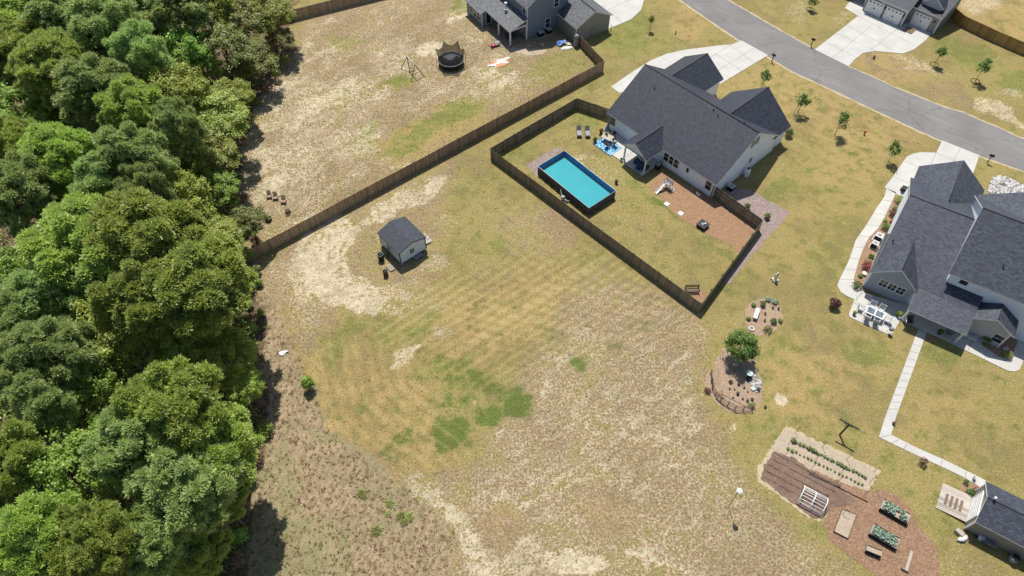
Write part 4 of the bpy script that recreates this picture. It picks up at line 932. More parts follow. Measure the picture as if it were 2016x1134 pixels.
# ------------------------------------------------------------------ yard of the white house
sheet('pine_straw_bed', [(1277, 368), (1300, 335), (1401, 391), (1494, 450), (1458, 497), (1441, 484), (1418, 472), (1384, 456), (1371, 449), (1348, 435), (1318, 413), (1304, 390)], .016, 'straw', .10, .5, 8)
sheet('pine_straw_bed', [(1354, 572), (1372, 568), (1392, 578), (1380, 598), (1366, 590)], .016, 'straw', .08, .4, 9)
sheet('gravel_bed', [(1398, 385), (1440, 372), (1470, 372), (1490, 382), (1556, 418), (1533, 444), (1501, 479), (1454, 534), (1434, 560), (1424, 556), (1470, 495), (1500, 452), (1440, 410)], .012, 'gravel', .10, .5, 10)
for px_, py_, lb in ((1312.5, 402, 'square pale paver nearest the toy slide in the straw bed'), (1340, 420.5, 'square pale paver nearest the black planter in the straw bed')):
    o = MB(); o.box((0, 0, .03), (.62, .62, .06)); o = o.build('paver', 'paver'); o.location = (*at(px_, py_), .016); o.rotation_euler = (0, 0, H1.a+R(5)); tag(o, lb, 'paver')
def lounger(px, py, lb):
    a0 = at(px, py); t_ = thing('sun_lounger', lb, 'sun lounger', (*a0, 0), R(0))
    f = MB(); f.b2(-.33, -.28, -.95, .95, .26, .31); f.b2(.28, .33, -.95, .95, .26, .31); f.b2(-.28, .28, .9, .95, .26, .31); f.b2(-.28, .28, -.95, -.9, .26, .31); f.build('frame', 'darkmetal', t_)
    f = MB(); f.b2(-.31, .31, -.72, .25, .31, .36); f.build('seat_sling', 'grey', t_)
    f = MB(); f.b2(-.31, .31, -.95, -.72, .31, .36); f.build('foot_sling', 'charcoal', t_)
    f = MB(); f.raw([(-.31, .25, .33), (.31, .25, .33), (.31, .95, .62), (-.31, .95, .62), (-.31, .25, .37), (.31, .25, .37), (.31, .95, .66), (-.31, .95, .66)], [(0, 3, 2, 1), (4, 5, 6, 7), (0, 1, 5, 4), (1, 2, 6, 5), (2, 3, 7, 6), (3, 0, 4, 7)]); f.build('backrest', 'charcoal', t_)
    for x in (-.29, .29):
        for y in (-.8, .75): f = MB(); f.b2(x-.025, x+.025, y-.025, y+.025, 0, .27); f.build('leg', 'darkmetal', t_)
lounger(1139.8, 263, 'left one of the two grey sun loungers on the grass beside the pool')
lounger(1156.3, 263.5, 'right one of the two grey sun loungers, nearer the house')
# rug, dining set with umbrella
l0_ = H1.l(1178, 277, .1); 
rugc = H1.w(2.7, -1.75); o = MB(); o.box((0, 0, .006), (3.3, 2.3, .012)); o = o.build('rug', 'rug'); o.location = (*at(1196, 287, .11), .104); o.rotation_euler = (0, 0, H1.a); tag(o, 'blue and white patterned rug on the back patio', 'rug')
tb = thing('dining_table', 'square tan patio table standing on the blue patterned rug', 'table', (*at(1195, 277, .12), .116), H1.a+R(8))
b = MB(); b.b2(-.75, .75, -.55, .55, .68, .73); b.build('tabletop', 'tan', tb)
for x in (-.65, .65):
    for y in (-.45, .45): b = MB(); b.b2(x-.03, x+.03, y-.03, y+.03, 0, .68); b.build('leg', 'darkmetal', tb)
um = thing('parasol', 'closed blue parasol standing at the tan patio table', 'umbrella', (*at(1192, 270, .12), .116))
b = MB(); b.tube([(0, 0, 0), (0, 0, 2.3)], .025, 8); b.build('pole', 'darkmetal', um); b = MB(); b.lathe([(.03, 0), (.24, .1), (.17, .6), (.04, 1.3)], (0, 0, 1.0), 12); b.build('canopy', 'blue', um); b = MB(); b.lathe([(.26, 0), (.24, .08)], (0, 0, 0), 16); b.build('base', 'black', um)
def chair(px, py, z0, rz, lb, mseat, mleg, grp=None, h=.95, name='patio_chair', w=.52):
    t_ = thing(name, lb, 'chair', (*at(px, py, z0+.3), z0), rz, grp)
    f = MB(); f.b2(-w/2, w/2, -w/2, w/2, .40, .46); f.build('seat', mseat, t_)
    f = MB(); f.raw([(-w/2, w/2-.04, .45), (w/2, w/2-.04, .45), (w/2, w/2+.12, h), (-w/2, w/2+.12, h), (-w/2, w/2, .45), (w/2, w/2, .45), (w/2, w/2+.16, h), (-w/2, w/2+.16, h)], [(0, 1, 2, 3), (7, 6, 5, 4), (0, 4, 5, 1), (1, 5, 6, 2), (2, 6, 7, 3), (3, 7, 4, 0)]); f.build('backrest', mseat, t_)
    for x in (-1, 1):
        for y in (-1, 1): f = MB(); f.bar((x*(w/2-.02), y*(w/2-.02), .4), (x*w/2, y*w/2, 0), .035); f.build('leg', mleg, t_)
        f = MB(); f.bar((x*w/2, -w/2+.02, .64), (x*w/2, w/2, .66), .045); f.bar((x*w/2, -w/2+.03, .44), (x*w/2, -w/2+.03, .64), .03); f.build('armrest', mleg, t_)
    return t_
chair(1206.5, 268, .1, H1.a, 'dark patio chair between the tan table and the house wall', 'charcoal', 'darkmetal')
chair(1196, 286, .12, H1.a+R(180), 'dark patio chair pulled out on the rug in front of the tan table', 'wick', 'darkmetal')
chair(1208, 283, .12, H1.a-R(90), 'patio chair at the right end of the tan table', 'charcoal', 'darkmetal')
def pot(px, py, lb, mp='pottery', mlf='dark', r=.2, h=.34, z0=0, pl=.32, cat='potted plant', name='potted_plant', n=160, rz=0):
    t_ = thing(name, lb, cat, (*at(px, py, z0), z0))
    b = MB(); b.lathe([(r*.7, 0), (r, h*.9), (r*1.08, h*.92), (r*1.08, h), (r*.9, h)], (0, 0, 0), 14); b.build('pot', mp, t_)
    leafblob((0, 0, h+pl*.6), (pl, pl, pl*.8), n, .09, seed=int(px)).build('foliage', mlf, t_)
    return t_
def leafblob(c, r, n, size, seed=0, flat=.0, shell=.5):
    rr = np.random.default_rng(seed+11); mb = MB()
    d = rr.normal(size=(n, 3)); d /= np.linalg.norm(d, axis=1)[:, None]; d[:, 2] = np.where(d[:, 2] < -.35, -d[:, 2], d[:, 2])
    rad = shell+(1-shell)*rr.random(n)**.5; pos = np.array(c)+d*rad[:, None]*np.array(r)
    nrm = d+rr.normal(size=(n, 3))*.55+np.array([0, 0, .35]); nrm /= np.linalg.norm(nrm, axis=1)[:, None]
    t1 = np.cross(nrm, rr.normal(size=(n, 3))); t1 /= np.linalg.norm(t1, axis=1)[:, None]; t2 = np.cross(nrm, t1)
    s = size*(.6+.8*rr.random(n))
    for i in range(n):
        a = t1[i]*s[i]; b = t2[i]*s[i]*.62; p = pos[i]
        mb.v += [tuple(p-a), tuple(p-b), tuple(p+a), tuple(p+b)]; k = len(mb.v)-4; mb.f.append((k, k+1, k+2, k+3)); mb.mi.append(0); mb.uv.append(None); mb.sm.append(False)
    return mb
pot(1171, 280, 'round dark potted plant at the outer corner of the back patio', 'wick', 'dark', .2, .35, 0)
pot(1183, 263, 'reddish potted shrub at the inner corner of the back patio', 'wick', 'maroon', .2, .35, 0)
pot(1223, 317, 'white planter beside the left porch post of the white house', 'white', 'dull', .14, .3, 0, .16)
pot(1213, 361, 'small round pot at the right corner of the pool', 'wick', 'dull', .2, .35, 0, .2)
# covered porch: navy sofa, coffee table, armchair
sf = thing('outdoor_sofa', 'navy cushioned sofa in the shade under the covered porch', 'sofa', (*H1.w(8.6, -2.0), .10), H1.a)
b = MB(); b.b2(-.95, .95, -.4, .4, .2, .45); b.build('seat', 'navy', sf); b = MB(); b.b2(-.95, .95, -.45, -.3, .46, .85); b.build('backrest', 'navy', sf)
for s_ in (-1, 1): b = MB(); b.b2(s_*.95-.1, s_*.95+.1, -.42, .4, .08, .62); b.build('armrest', 'wick', sf)
chair(1256.5, 333, .1, H1.a, 'dark armchair behind the navy sofa under the porch roof', 'navy', 'wick', w=.65)
gr = thing('patio_heater', 'grey covered grill at the right end of the covered porch', 'grill', (*H1.w(10.35, -.6), 0), H1.a)
gr.name = 'grill'
b = MB(); b.b2(-.3, .3, -.45, .45, .45, .8); b.build('cabinet', 'darkmetal', gr); b = MB(); b.tube([(0, -.42, .85), (0, .42, .85)], .27, 12); b.build('lid', 'grey', gr); b = MB(); b.b2(-.27, -.22, -.4, .4, 0, .45); b.b2(.22, .27, -.4, .4, 0, .45); b.build('stand', 'darkmetal', gr)
# toy slide
ts = thing('playset_slide', 'small white and grey toddler slide set on the orange straw', 'play set', (*at(1311, 371), .016), H1.a+R(0))
b = MB(); b.raw([(-.42, -.1, .85), (-.1, -.1, .85), (-.1, -.55, .62), (-.42, -.55, .62), (-.1, -1.45, .1), (-.42, -1.45, .1), (-.1, -1.75, .08), (-.42, -1.75, .08)], [(0, 3, 2, 1), (3, 5, 4, 2), (5, 7, 6, 4)])
for x in (-.44, -.10): b.raw([(x, -.1, .85), (x, -.55, .62), (x, -1.45, .1), (x, -1.75, .08), (x, -1.75, .2), (x, -1.45, .24), (x, -.55, .76), (x, -.1, 1.0), (x+.03, -.1, .85), (x+.03, -.55, .62), (x+.03, -1.45, .1), (x+.03, -1.75, .08), (x+.03, -1.75, .2), (x+.03, -1.45, .24), (x+.03, -.55, .76), (x+.03, -.1, 1.0)], [(0, 1, 6, 7), (1, 2, 5, 6), (2, 3, 4, 5), (8, 15, 14, 9), (9, 14, 13, 10), (10, 13, 12, 11), (7, 6, 14, 15), (6, 5, 13, 14), (5, 4, 12, 13)])
b.build('slide', 'white', ts)
b = MB(); b.b2(-.5, .55, -.1, .55, .78, .84); b.build('platform', 'grey', ts)
b = MB(); b.b2(-.5, -.42, -.1, .0, 0, 1.25); b.b2(-.5, -.42, .47, .55, 0, 1.25); b.b2(.47, .55, -.1, 0, 0, 1.25); b.b2(.47, .55, .47, .55, 0, 1.25); b.b2(-.5, .55, .5, .55, 1.0, 1.25); b.build('frame', 'lightgrey', ts)
b = MB()
for k in range(4): b.b2(.58+k*.12, .7+k*.12, 0, .5, .6-k*.18, .66-k*.18)
b.build('steps', 'white', ts)
b = MB(); b.tube([(-.46, -.05, 1.25), (-.46, .25, 1.5), (-.46, .5, 1.25)], .035, 8); b.tube([(.5, -.05, 1.25), (.5, .25, 1.5), (.5, .5, 1.25)], .035, 8); b.build('hand_rail', 'grey', ts)
# black square planter
bp_ = thing('planter_box', 'black square fire table with a round grey lid on the straw bed', 'fire pit', (*at(1382.5, 446), .016), H1.a+R(2))
b = MB(); b.b2(-.55, .55, -.55, .55, 0, .42); b.b2(-.6, .6, -.6, -.3, .42, .5); b.b2(-.6, .6, .3, .6, .42, .5); b.b2(-.6, -.3, -.3, .3, .42, .5); b.b2(.3, .6, -.3, .3, .42, .5); b.build('body', 'black', bp_)
b = MB(); b.lathe([(.27, 0), (.27, .05), (.1, .09)], (0, 0, .42), 18); b.build('lid', 'grey', bp_); bp_.name = 'fire_table'
bk = thing('bucket', 'small white pail on the corner of the black fire table', 'pail', (*H1.w(0, 0), 0)); bk.location = (*at(1388, 441.5, .52), .518)
b = MB(); b.lathe([(.09, 0), (.12, .2), (.10, .2)], (0, 0, 0), 12); b.build('body', 'white', bk); b = MB(); b.tube([(-.12, 0, .2), (0, 0, .3), (.12, 0, .2)], .01, 5); b.build('handle', 'white', bk)
# bench in the corner
bn = thing('garden_bench', 'dark slatted bench in the bottom corner of the fenced yard', 'bench', (*at(1361.5, 574), 0), R(2))
for k in range(4): b = MB(); b.b2(-.75, .75, -.32+k*.13, -.22+k*.13, .42, .45); b.build('seat_slat', 'timber_dark', bn)
for k in range(3): b = MB(); b.b2(-.75, .75, .24+k*.03, .27+k*.03, .52+k*.14, .62+k*.14); b.build('back_slat', 'timber_dark', bn)
for x in (-.75, .75): b = MB(); b.b2(x-.04, x+.04, -.32, .3, .38, .42); b.b2(x-.04, x+.04, -.32, -.26, 0, .65); b.b2(x-.04, x+.04, .24, .32, 0, 1.0); b.b2(x-.04, x+.04, -.32, .3, .6, .65); b.build('end_frame', 'timber_dark', bn)
def acunit(px, py, lb, z0=0, rz=0, s=.8):
    t_ = thing('air_conditioner', lb, 'air conditioner', (*at(px, py, z0), z0), rz)
    b = MB(); b.b2(-s/2, s/2, -s/2, s/2, .06, .76)
    for k in range(5): b.b2(-s/2-.01, s/2+.01, -s/2-.01, s/2+.01, .14+k*.12, .17+k*.12)
    b.build('cabinet', 'darkmetal', t_)
    b = MB(); b.b2(-s/2-.02, s/2+.02, -s/2-.02, -s/4, .76, .80); b.b2(-s/2-.02, s/2+.02, s/4, s/2+.02, .76, .80); b.b2(-s/2-.02, -s/4, -s/4, s/4, .76, .80); b.b2(s/4, s/2+.02, -s/4, s/4, .76, .80); b.build('top_panel', 'lightgrey', t_)
    b = MB(); b.lathe([(.06, 0), (.08, .03)], (0, 0, .76), 8, 0)
    for k in range(6): b.bar((0, 0, .775), (s*.3*math.cos(k*1.047), s*.3*math.sin(k*1.047), .775), .07, .012)
    b.build('fan', 'steel', t_)
    b = MB(); b.b2(-s/2-.12, s/2+.12, -s/2-.12, s/2+.12, 0, .06); b.build('pad', 'stone', t_)
    return t_
acunit(1437.5, 374, 'air conditioner in the shade by the right wall of the white house', 0, H1.a)
tk = thing('propane_tank', 'upright white gas tank against the right wall of the white house', 'gas tank', (*at(1468, 347), 0))
b = MB(); b.lathe([(.3, 0), (.36, .12), (.38, .3), (.38, 1.05), (.3, 1.22), (.14, 1.3)], (0, 0, .08), 20); b.build('tank', 'white', tk)
b = MB(); b.lathe([(.14, 0), (.16, .02), (.16, .16), (.1, .2)], (0, 0, 1.36), 12); b.build('valve_cap', 'black', tk); b = MB(); b.lathe([(.3, 0), (.3, .1)], (0, 0, 0), 16); b.build('foot_ring', 'white', tk)
hr = thing('hose_reel', 'coiled hose on a stand by the rear wall of the white house', 'hose reel', (*at(1374, 385), .016), H1.a)
b = MB(); b.tube([(.25*math.cos(a), 0, .35+.25*math.sin(a)) for a in [2*math.pi*k/14 for k in range(14)]], .05, 6, closed=True); b.build('hose', 'dark', hr); b.sm = []; b = MB(); b.b2(-.3, .3, -.12, -.08, 0, .5); b.b2(-.3, .3, .08, .12, 0, .5); b.build('stand', 'lightgrey', hr)
# ------------------------------------------------------------------ neighbour's yard at the top
sheet('sand_spill', [(1003, 100), (1010, 92), (1078, 98), (1068, 106), (1040, 110)], .01, 'sandplot', .08, .4, 2)
tp = thing('trampoline', 'round black trampoline with sagging net and poles', 'trampoline', (*at(888.5, 126), 0))
TR = 1.95
b = MB(); b.lathe([(TR*.86, 0), (TR*.86, .02)], (0, 0, .88), 28); b.build('mat', 'charcoal', tp)
b = MB(); b.tube([(TR*math.cos(a), TR*math.sin(a), .9) for a in [2*math.pi*k/28 for k in range(28)]], .06, 8, closed=True); b.build('frame_ring', 'lightgrey', tp)
b = MB(); vs = []; n_ = 28
for r_, z_ in ((TR*.86, .91), (TR*1.02, .94)):
    for k in range(n_): a = 2*math.pi*k/n_; vs.append((r_*math.cos(a), r_*math.sin(a), z_))
b.raw(vs, [(k, (k+1) % n_, n_+(k+1) % n_, n_+k) for k in range(n_)]); b.build('edge_pad', 'black', tp)
t = NT('net_fabric'); d_ = t.add('ShaderNodeBsdfDiffuse'); d_.inputs[0].default_value = (.02, .02, .02, 1); tr2 = t.add('ShaderNodeBsdfTransparent'); mx = t.add('ShaderNodeMixShader'); mx.inputs[0].default_value = .72
t.link(tr2.outputs[0], mx.inputs[1]); t.link(d_.outputs[0], mx.inputs[2]); t.link(mx.outputs[0], t.out.inputs[0]); M['net'] = t.m
b = MB(); NP = 6; vs = []; seg = 30
for k in range(seg):
    a = 2*math.pi*k/seg; f_ = abs(math.sin(NP*a/2)); top = 2.75-.75*f_; rr_ = TR*(1.06-.12*f_); vs.append((TR*1.0*math.cos(a), TR*1.0*math.sin(a), .95)); vs.append((rr_*math.cos(a), rr_*math.sin(a), top))
b.raw(vs, [(2*k, 2*((k+1) % seg), 2*((k+1) % seg)+1, 2*k+1) for k in range(seg)]); b.build('net', 'net', tp)
b = MB(); vs = []
for k in range(seg): a = 2*math.pi*k/seg; vs += [(TR*math.cos(a), TR*math.sin(a), .86), (TR*.97*math.cos(a), TR*.97*math.sin(a), .15)]
b.raw(vs, [(2*k, 2*((k+1) % seg), 2*((k+1) % seg)+1, 2*k+1) for k in range(seg)]); b.build('skirt', 'black', tp)
for k in range(NP):
    a = 2*math.pi*k/NP; b = MB(); c_s = (math.cos(a), math.sin(a)); b.tube([(TR*1.12*c_s[0], TR*1.12*c_s[1], .02), (TR*1.16*c_s[0], TR*1.16*c_s[1], 1.4), (TR*1.05*c_s[0], TR*1.05*c_s[1], 2.8)], .035, 6); b.build('pole', 'darkmetal', tp)
    a += .5; b = MB(); c_s = (math.cos(a), math.sin(a)); b.tube([(TR*.95*c_s[0], TR*.95*c_s[1], .9), (TR*1.0*c_s[0], TR*1.0*c_s[1], .03)], .035, 6); b.build('leg', 'darkmetal', tp)
# swing frame
A_, B_ = at(800, 117, 1.9), at(816, 127, 1.9)
sw0 = at(797.5, 127.5); sw = thing('swing_set', 'dark metal swing frame lying open on the sandy lawn left of the trampoline', 'swing set', (*at(812, 143), 0))
sw['label'] = 'dark metal A-frame swing set on the sandy lawn left of the trampoline'
ox, oy = at(812, 143)
def W_(px, py, z): x, y = at(px, py, z); return (x-ox, y-oy, z)
top0, top1 = W_(801.5, 111, 2.0), W_(817, 128, 2.0)
b = MB(); b.tube([top0, top1], .06, 8); b.build('top_bar', 'lightgrey', sw)
for tp_, q in ((top0, (789, 137)), (top0, (807, 144)), (top1, (836, 151)), (top1, (809, 161.5))):
    b = MB(); e_ = W_(*q, 0); b.tube([tp_, e_], .055, 6); b.build('leg', 'darkmetal', sw)
for k in (.35, .7):
    p0 = Vector(top0).lerp(Vector(top1), k); b = MB(); b.b2(p0.x-.22, p0.x+.22, p0.y-.08, p0.y+.08, .5, .54); s_ = b.build('swing_seat', 'black', sw); b = MB(); b.tube([(p0.x-.2, p0.y, .54), (p0.x-.2, p0.y, 1.98)], .012, 5); b.tube([(p0.x+.2, p0.y, .54), (p0.x+.2, p0.y, 1.98)], .012, 5); b.build('chain', 'darkmetal', s_)
# collapsed bouncy castle
def drape(name, label, cat, px, py, size, rz, mats, amp, seed, n=26):
    rr = np.random.default_rng(seed); t_ = thing(name, label, cat, (*at(px, py), 0), rz); mb = MB()
    k = rr.normal(size=(8, 2))*3.2; ph = rr.random(8)*6.28
    def hz(x, y):
        w_ = sum(math.sin(k[i][0]*x/size[0]+k[i][1]*y/size[1]+ph[i]) for i in range(8))/8; return max(.015, amp*(.5+w_))
    def inside(x, y):
        a = math.atan2(y/size[1], x/size[0]); rr_ = 1+.18*math.sin(3*a+ph[0])+.10*math.sin(5*a+ph[1]); return math.hypot(x/size[0], y/size[1])*2 < rr_
    idx = {}
    for i in range(n+1):
        for j in range(n+1):
            x = (i/n-.5)*size[0]*1.3; y = (j/n-.5)*size[1]*1.3
            if inside(x, y): idx[i, j] = len(mb.v); mb.v.append((x, y, hz(x, y)))
    for i in range(n):
        for j in range(n):
            q = [(i, j), (i+1, j), (i+1, j+1), (i, j+1)]
            if all(z in idx for z in q):
                mb.f.append(tuple(idx[z] for z in q)); x = (i/n-.5); y = j/n-.5
                s_ = math.sin(7*x+ph[2])+math.sin(6*y+5*x+ph[3]); mb.mi.append(0 if s_ > .55 or len(mats) == 1 else (1 if s_ > -.3 or len(mats) == 2 else (2 if s_ > -1.1 or len(mats) == 3 else 3))); mb.uv.append(None); mb.sm.append(True)
    mb.build('sheet', mats, t_); return t_
dr = drape('deflated_castle', 'deflated orange, white and pink bouncy castle spread flat on the lawn', 'bouncy castle', 984, 124, (3.6, 1.8), R(28), ['orange', 'white', 'orange', 'pink'], .22, 4)
pk_ = thing('toy_car', 'pink toddler ride-on toy beside a small grey table', 'toy', (*at(971, 93), 0), R(30))
b = MB(); b.blob((0, 0, .25), (.38, .24, .2), .05, 2); b.build('body', 'pink', pk_)
for x in (-.25, .25):
    for y in (-.2, .2): b = MB(); b.tube([(x, y-.03, .11), (x, y+.03, .11)], .11, 10); b.build('wheel', 'black', pk_)
b = MB(); b.b2(-.3, -.24, -.18, .18, .35, .7); b.build('backrest', 'pink', pk_)
tb2 = thing('side_table', 'small grey table next to the pink toy at the patio edge', 'table', (*at(979, 89), 0), R(30))
b = MB(); b.b2(-.4, .4, -.28, .28, .5, .55); b.build('tabletop', 'grey', tb2)
for x in (-.35, .35):
    for y in (-.22, .22): b = MB(); b.b2(x-.03, x+.03, y-.03, y+.03, 0, .5); b.build('leg', 'darkmetal', tb2)
acunit(1064, 71, 'left one of two air conditioners in the shade behind the grey house', 0, H2.a); acunit(1080, 65, 'right one of two air conditioners behind the grey house', 0, H2.a)
rb = thing('rain_tank', 'tall grey cylindrical tank between the grey garage wall and the fence', 'tank', (*at(1134, 90), 0))
b = MB(); b.lathe([(.42, 0), (.45, .1), (.43, .9), (.45, 1.0), (.43, 1.1), (.4, 1.75), (.25, 1.95)], (0, 0, 0), 20); b.build('body', 'grey', rb); b = MB(); b.lathe([(.2, 0), (.18, .08)], (0, 0, 1.95), 12); b.build('lid', 'steel', rb)
drape('tarpaulin', 'crumpled blue tarpaulin in the shade near the tall grey tank', 'tarpaulin', 1104, 87, (1.7, 1.2), R(20), ['blue'], .55, 9)
drape('tarpaulin', 'crumpled pale sheet next to the blue tarpaulin', 'tarpaulin', 1121, 88, (.9, .7), R(20), ['stone'], .4, 12)
sb = thing('name_board', 'white oval board with dark lettering leaning flat at the edge of the shade', 'sign', (*at(1115.5, 95.5), 0), R(18))
b = MB(); b.lathe([(.95, 0), (.95, .05)], (0, 0, .05), 28, 0, 1, .42); b.build('board', 'white', sb)
b = MB()
for k in range(9):
    x = -.55+k*.13; h_ = (.10, .16, .08, .12, .18, .09, .14, .1, .15)[k]; b.b2(x, x+.035, -.04, -.04+h_, .10, .105); b.b2(x, x+.09, -.04+h_*.5, -.01+h_*.5, .10, .105)
b.build('lettering', 'navy', sb)
bk = thing('bucket', 'white bucket standing in the shade behind the grey house', 'bucket', (*at(1068, 91), 0)); b = MB(); b.lathe([(.15, 0), (.2, .38), (.17, .38)], (0, 0, 0), 14); b.build('body', 'lightgrey', bk); b = MB(); b.tube([(-.2, 0, .36), (0, .05, .5), (.2, 0, .36)], .012, 5); b.build('handle', 'steel', bk)
pp_ = thing('post', 'short dark marker post where the lawn meets the top driveway', 'post', (*at(1202.5, 60), 0)); b = MB(); b.tube([(0, 0, 0), (0, 0, 1.0)], .04, 6); b.build('stake', 'darkmetal', pp_); b = MB(); b.lathe([(.08, 0), (.08, .1)], (0, 0, 0), 8); b.build('base', 'black', pp_)
# covered porch furniture of the grey house
sf = thing('outdoor_sofa', 'dark sofa half hidden under the porch roof of the grey house', 'sofa', (*H2.w(-2.0, 1.6), .09), H2.a)
b = MB(); b.b2(-.8, .8, -.35, .35, .15, .42); b.build('seat', 'charcoal', sf); b = MB(); b.b2(-.8, .8, .3, .45, .42, .8); b.build('backrest', 'charcoal', sf)
# wooden chairs by the woods
def adir(px, py, lb, rz):
    t_ = thing('garden_chair', lb, 'chair', (*at(px, py), 0), rz); t_.scale = (.85, .85, .85)
    for k in range(5): b = MB(); b.bar((-.24+k*.12, .18, .35), (-.26+k*.13, .55, 1.05), .10, .02); b.build('back_slat', 'fence_brown', t_)
    b = MB(); b.raw([(-.28, -.3, .38), (.28, -.3, .38), (.28, .22, .26), (-.28, .22, .26), (-.28, -.3, .35), (.28, -.3, .35), (.28, .22, .23), (-.28, .22, .23)], [(0, 1, 2, 3), (7, 6, 5, 4), (0, 4, 5, 1), (1, 5, 6, 2), (2, 6, 7, 3), (3, 7, 4, 0)]); b.build('seat', 'fence_brown', t_)
    for s_ in (-1, 1):
        b = MB(); b.b2(s_*.36-.06, s_*.36+.06, -.36, .3, .5, .53); b.build('armrest', 'fence_brown', t_)
        b = MB(); b.b2(s_*.3-.03, s_*.3+.03, -.33, -.25, 0, .5); b.bar((s_*.3, -.3, .32), (s_*.3, .5, .04), .04, .1); b.build('leg', 'fence_brown', t_)
adir(531, 389, 'leftmost of the three wooden lawn chairs in a row by the woods', R(8)); adir(543, 392, 'middle one of the three wooden lawn chairs by the woods', R(5)); adir(559, 399, 'rightmost of the three wooden lawn chairs by the woods', R(0))
ch_ = adir(567, 416, 'dark low chair apart from the row of three, nearest the long fence', R(200))
fp = thing('fire_pit', 'round black metal fire pit on the sand between chairs and fence', 'fire pit', (*at(529, 433.5), 0)); b = MB(); b.lathe([(.32, 0), (.42, .05), (.42, .42), (.39, .42), (.37, .12)], (0, 0, 0), 20); b.build('drum', 'darkmetal', fp); b = MB(); b.lathe([(.36, 0), (.36, .02)], (0, 0, .15), 16); b.build('ash', 'grey', fp)
# mailboxes
def mailbox(px, py, lb, rz):
    t_ = thing('mailbox', lb, 'mailbox', (*at(px, py), 0), rz)
    b = MB(); b.b2(-.05, .05, -.05, .05, 0, 1.15); b.b2(-.04, .04, -.3, .35, 1.05, 1.13); b.build('post', 'black', t_)
    b = MB(); b.b2(-.1, .1, -.28, .32, 1.15, 1.3); b.tube([(0, -.28, 1.3), (0, .32, 1.3)], .1, 10); b.build('box', 'black', t_); b = MB(); b.b2(.1, .13, -.1, -.06, 1.25, 1.5); b.build('flag', 'red', t_)
mailbox(1519, 122, 'black mailbox by the road beside the driveway of the white house', R(45)); mailbox(1596, 91, 'black mailbox across the road beside the wide driveway', R(225)); mailbox(1943.5, 320, 'black mailbox at the road near the round bed of pale stones', R(55))
hy = thing('fire_hydrant', 'small red fire hydrant on the lawn by the road', 'hydrant', (*at(1701, 265), 0)); b = MB(); b.lathe([(.14, 0), (.1, .05), (.1, .5), (.14, .52), (.12, .62), (.03, .72)], (0, 0, 0), 12); b.build('barrel', 'red', hy); b = MB(); b.tube([(-.18, 0, .42), (.18, 0, .42)], .05, 8); b.build('outlet', 'red', hy)
vb = thing('utility_stake', 'small black utility post on the lawn across the road near the curved driveway', 'post', (*at(1720, 115), 0)); b = MB(); b.lathe([(.12, 0), (.12, .45), (.08, .5)], (0, 0, 0), 10); b.build('post', 'black', vb); b = MB(); b.lathe([(.18, 0), (.18, .05)], (0, 0, 0), 10); b.build('base', 'black', vb)
vb = thing('utility_stake', 'small dark utility post on the lawn right of the top driveway', 'post', (*at(1330, 67), 0)); b = MB(); b.lathe([(.08, 0), (.08, .5), (.05, .55)], (0, 0, 0), 10); b.build('post', 'black', vb); b = MB(); b.lathe([(.12, 0), (.12, .05)], (0, 0, 0), 10); b.build('base', 'black', vb)
pl = thing('pallet', 'slatted timber pallet lying before the right-hand garage door', 'pallet', (*at(1790, 59, .1), .05), H4.a+R(90))
for k in range(7): b = MB(); b.b2(-.8, .8, -.75+k*.22, -.62+k*.22, .1, .13); b.build('slat', 'timber_orange', pl)
b = MB(); [b.b2(x-.05, x+.05, -.75, .72, 0, .1) for x in (-.7, 0, .7)]; b.build('stringer', 'timber_orange', pl)
# ------------------------------------------------------------------ trees
def mesh_np(name, V, F, mat):
    me = bpy.data.meshes.new(name); me.vertices.add(len(V)); me.vertices.foreach_set('co', V.astype(np.float32).ravel())
    k = F.shape[1]; me.loops.add(F.size); me.loops.foreach_set('vertex_index', F.ravel().astype(np.int32))
    me.polygons.add(len(F)); me.polygons.foreach_set('loop_start', (np.arange(len(F))*k).astype(np.int32)); me.update(calc_edges=True)
    me.materials.append(M[mat]); return me
def unit(a): return a/np.maximum(np.linalg.norm(a, axis=1), 1e-6)[:, None]
def lobes(rr, n, Rr, Hz, zc, lo=.26, hi=.42, up=.0, hole=0.):
    """lobe centres over an uneven ellipsoid"""
    C = []; 
    while len(C) < n:
        d = rr.normal(size=3); d /= np.linalg.norm(d)
        if d[2] < -.45: continue
        k = .5+.62*rr.random()**.8
        C.append((d[0]*Rr*k, d[1]*Rr*k, zc+d[2]*Hz*k+up, Rr*(lo+(hi-lo)*rr.random())))
    return np.array(C)
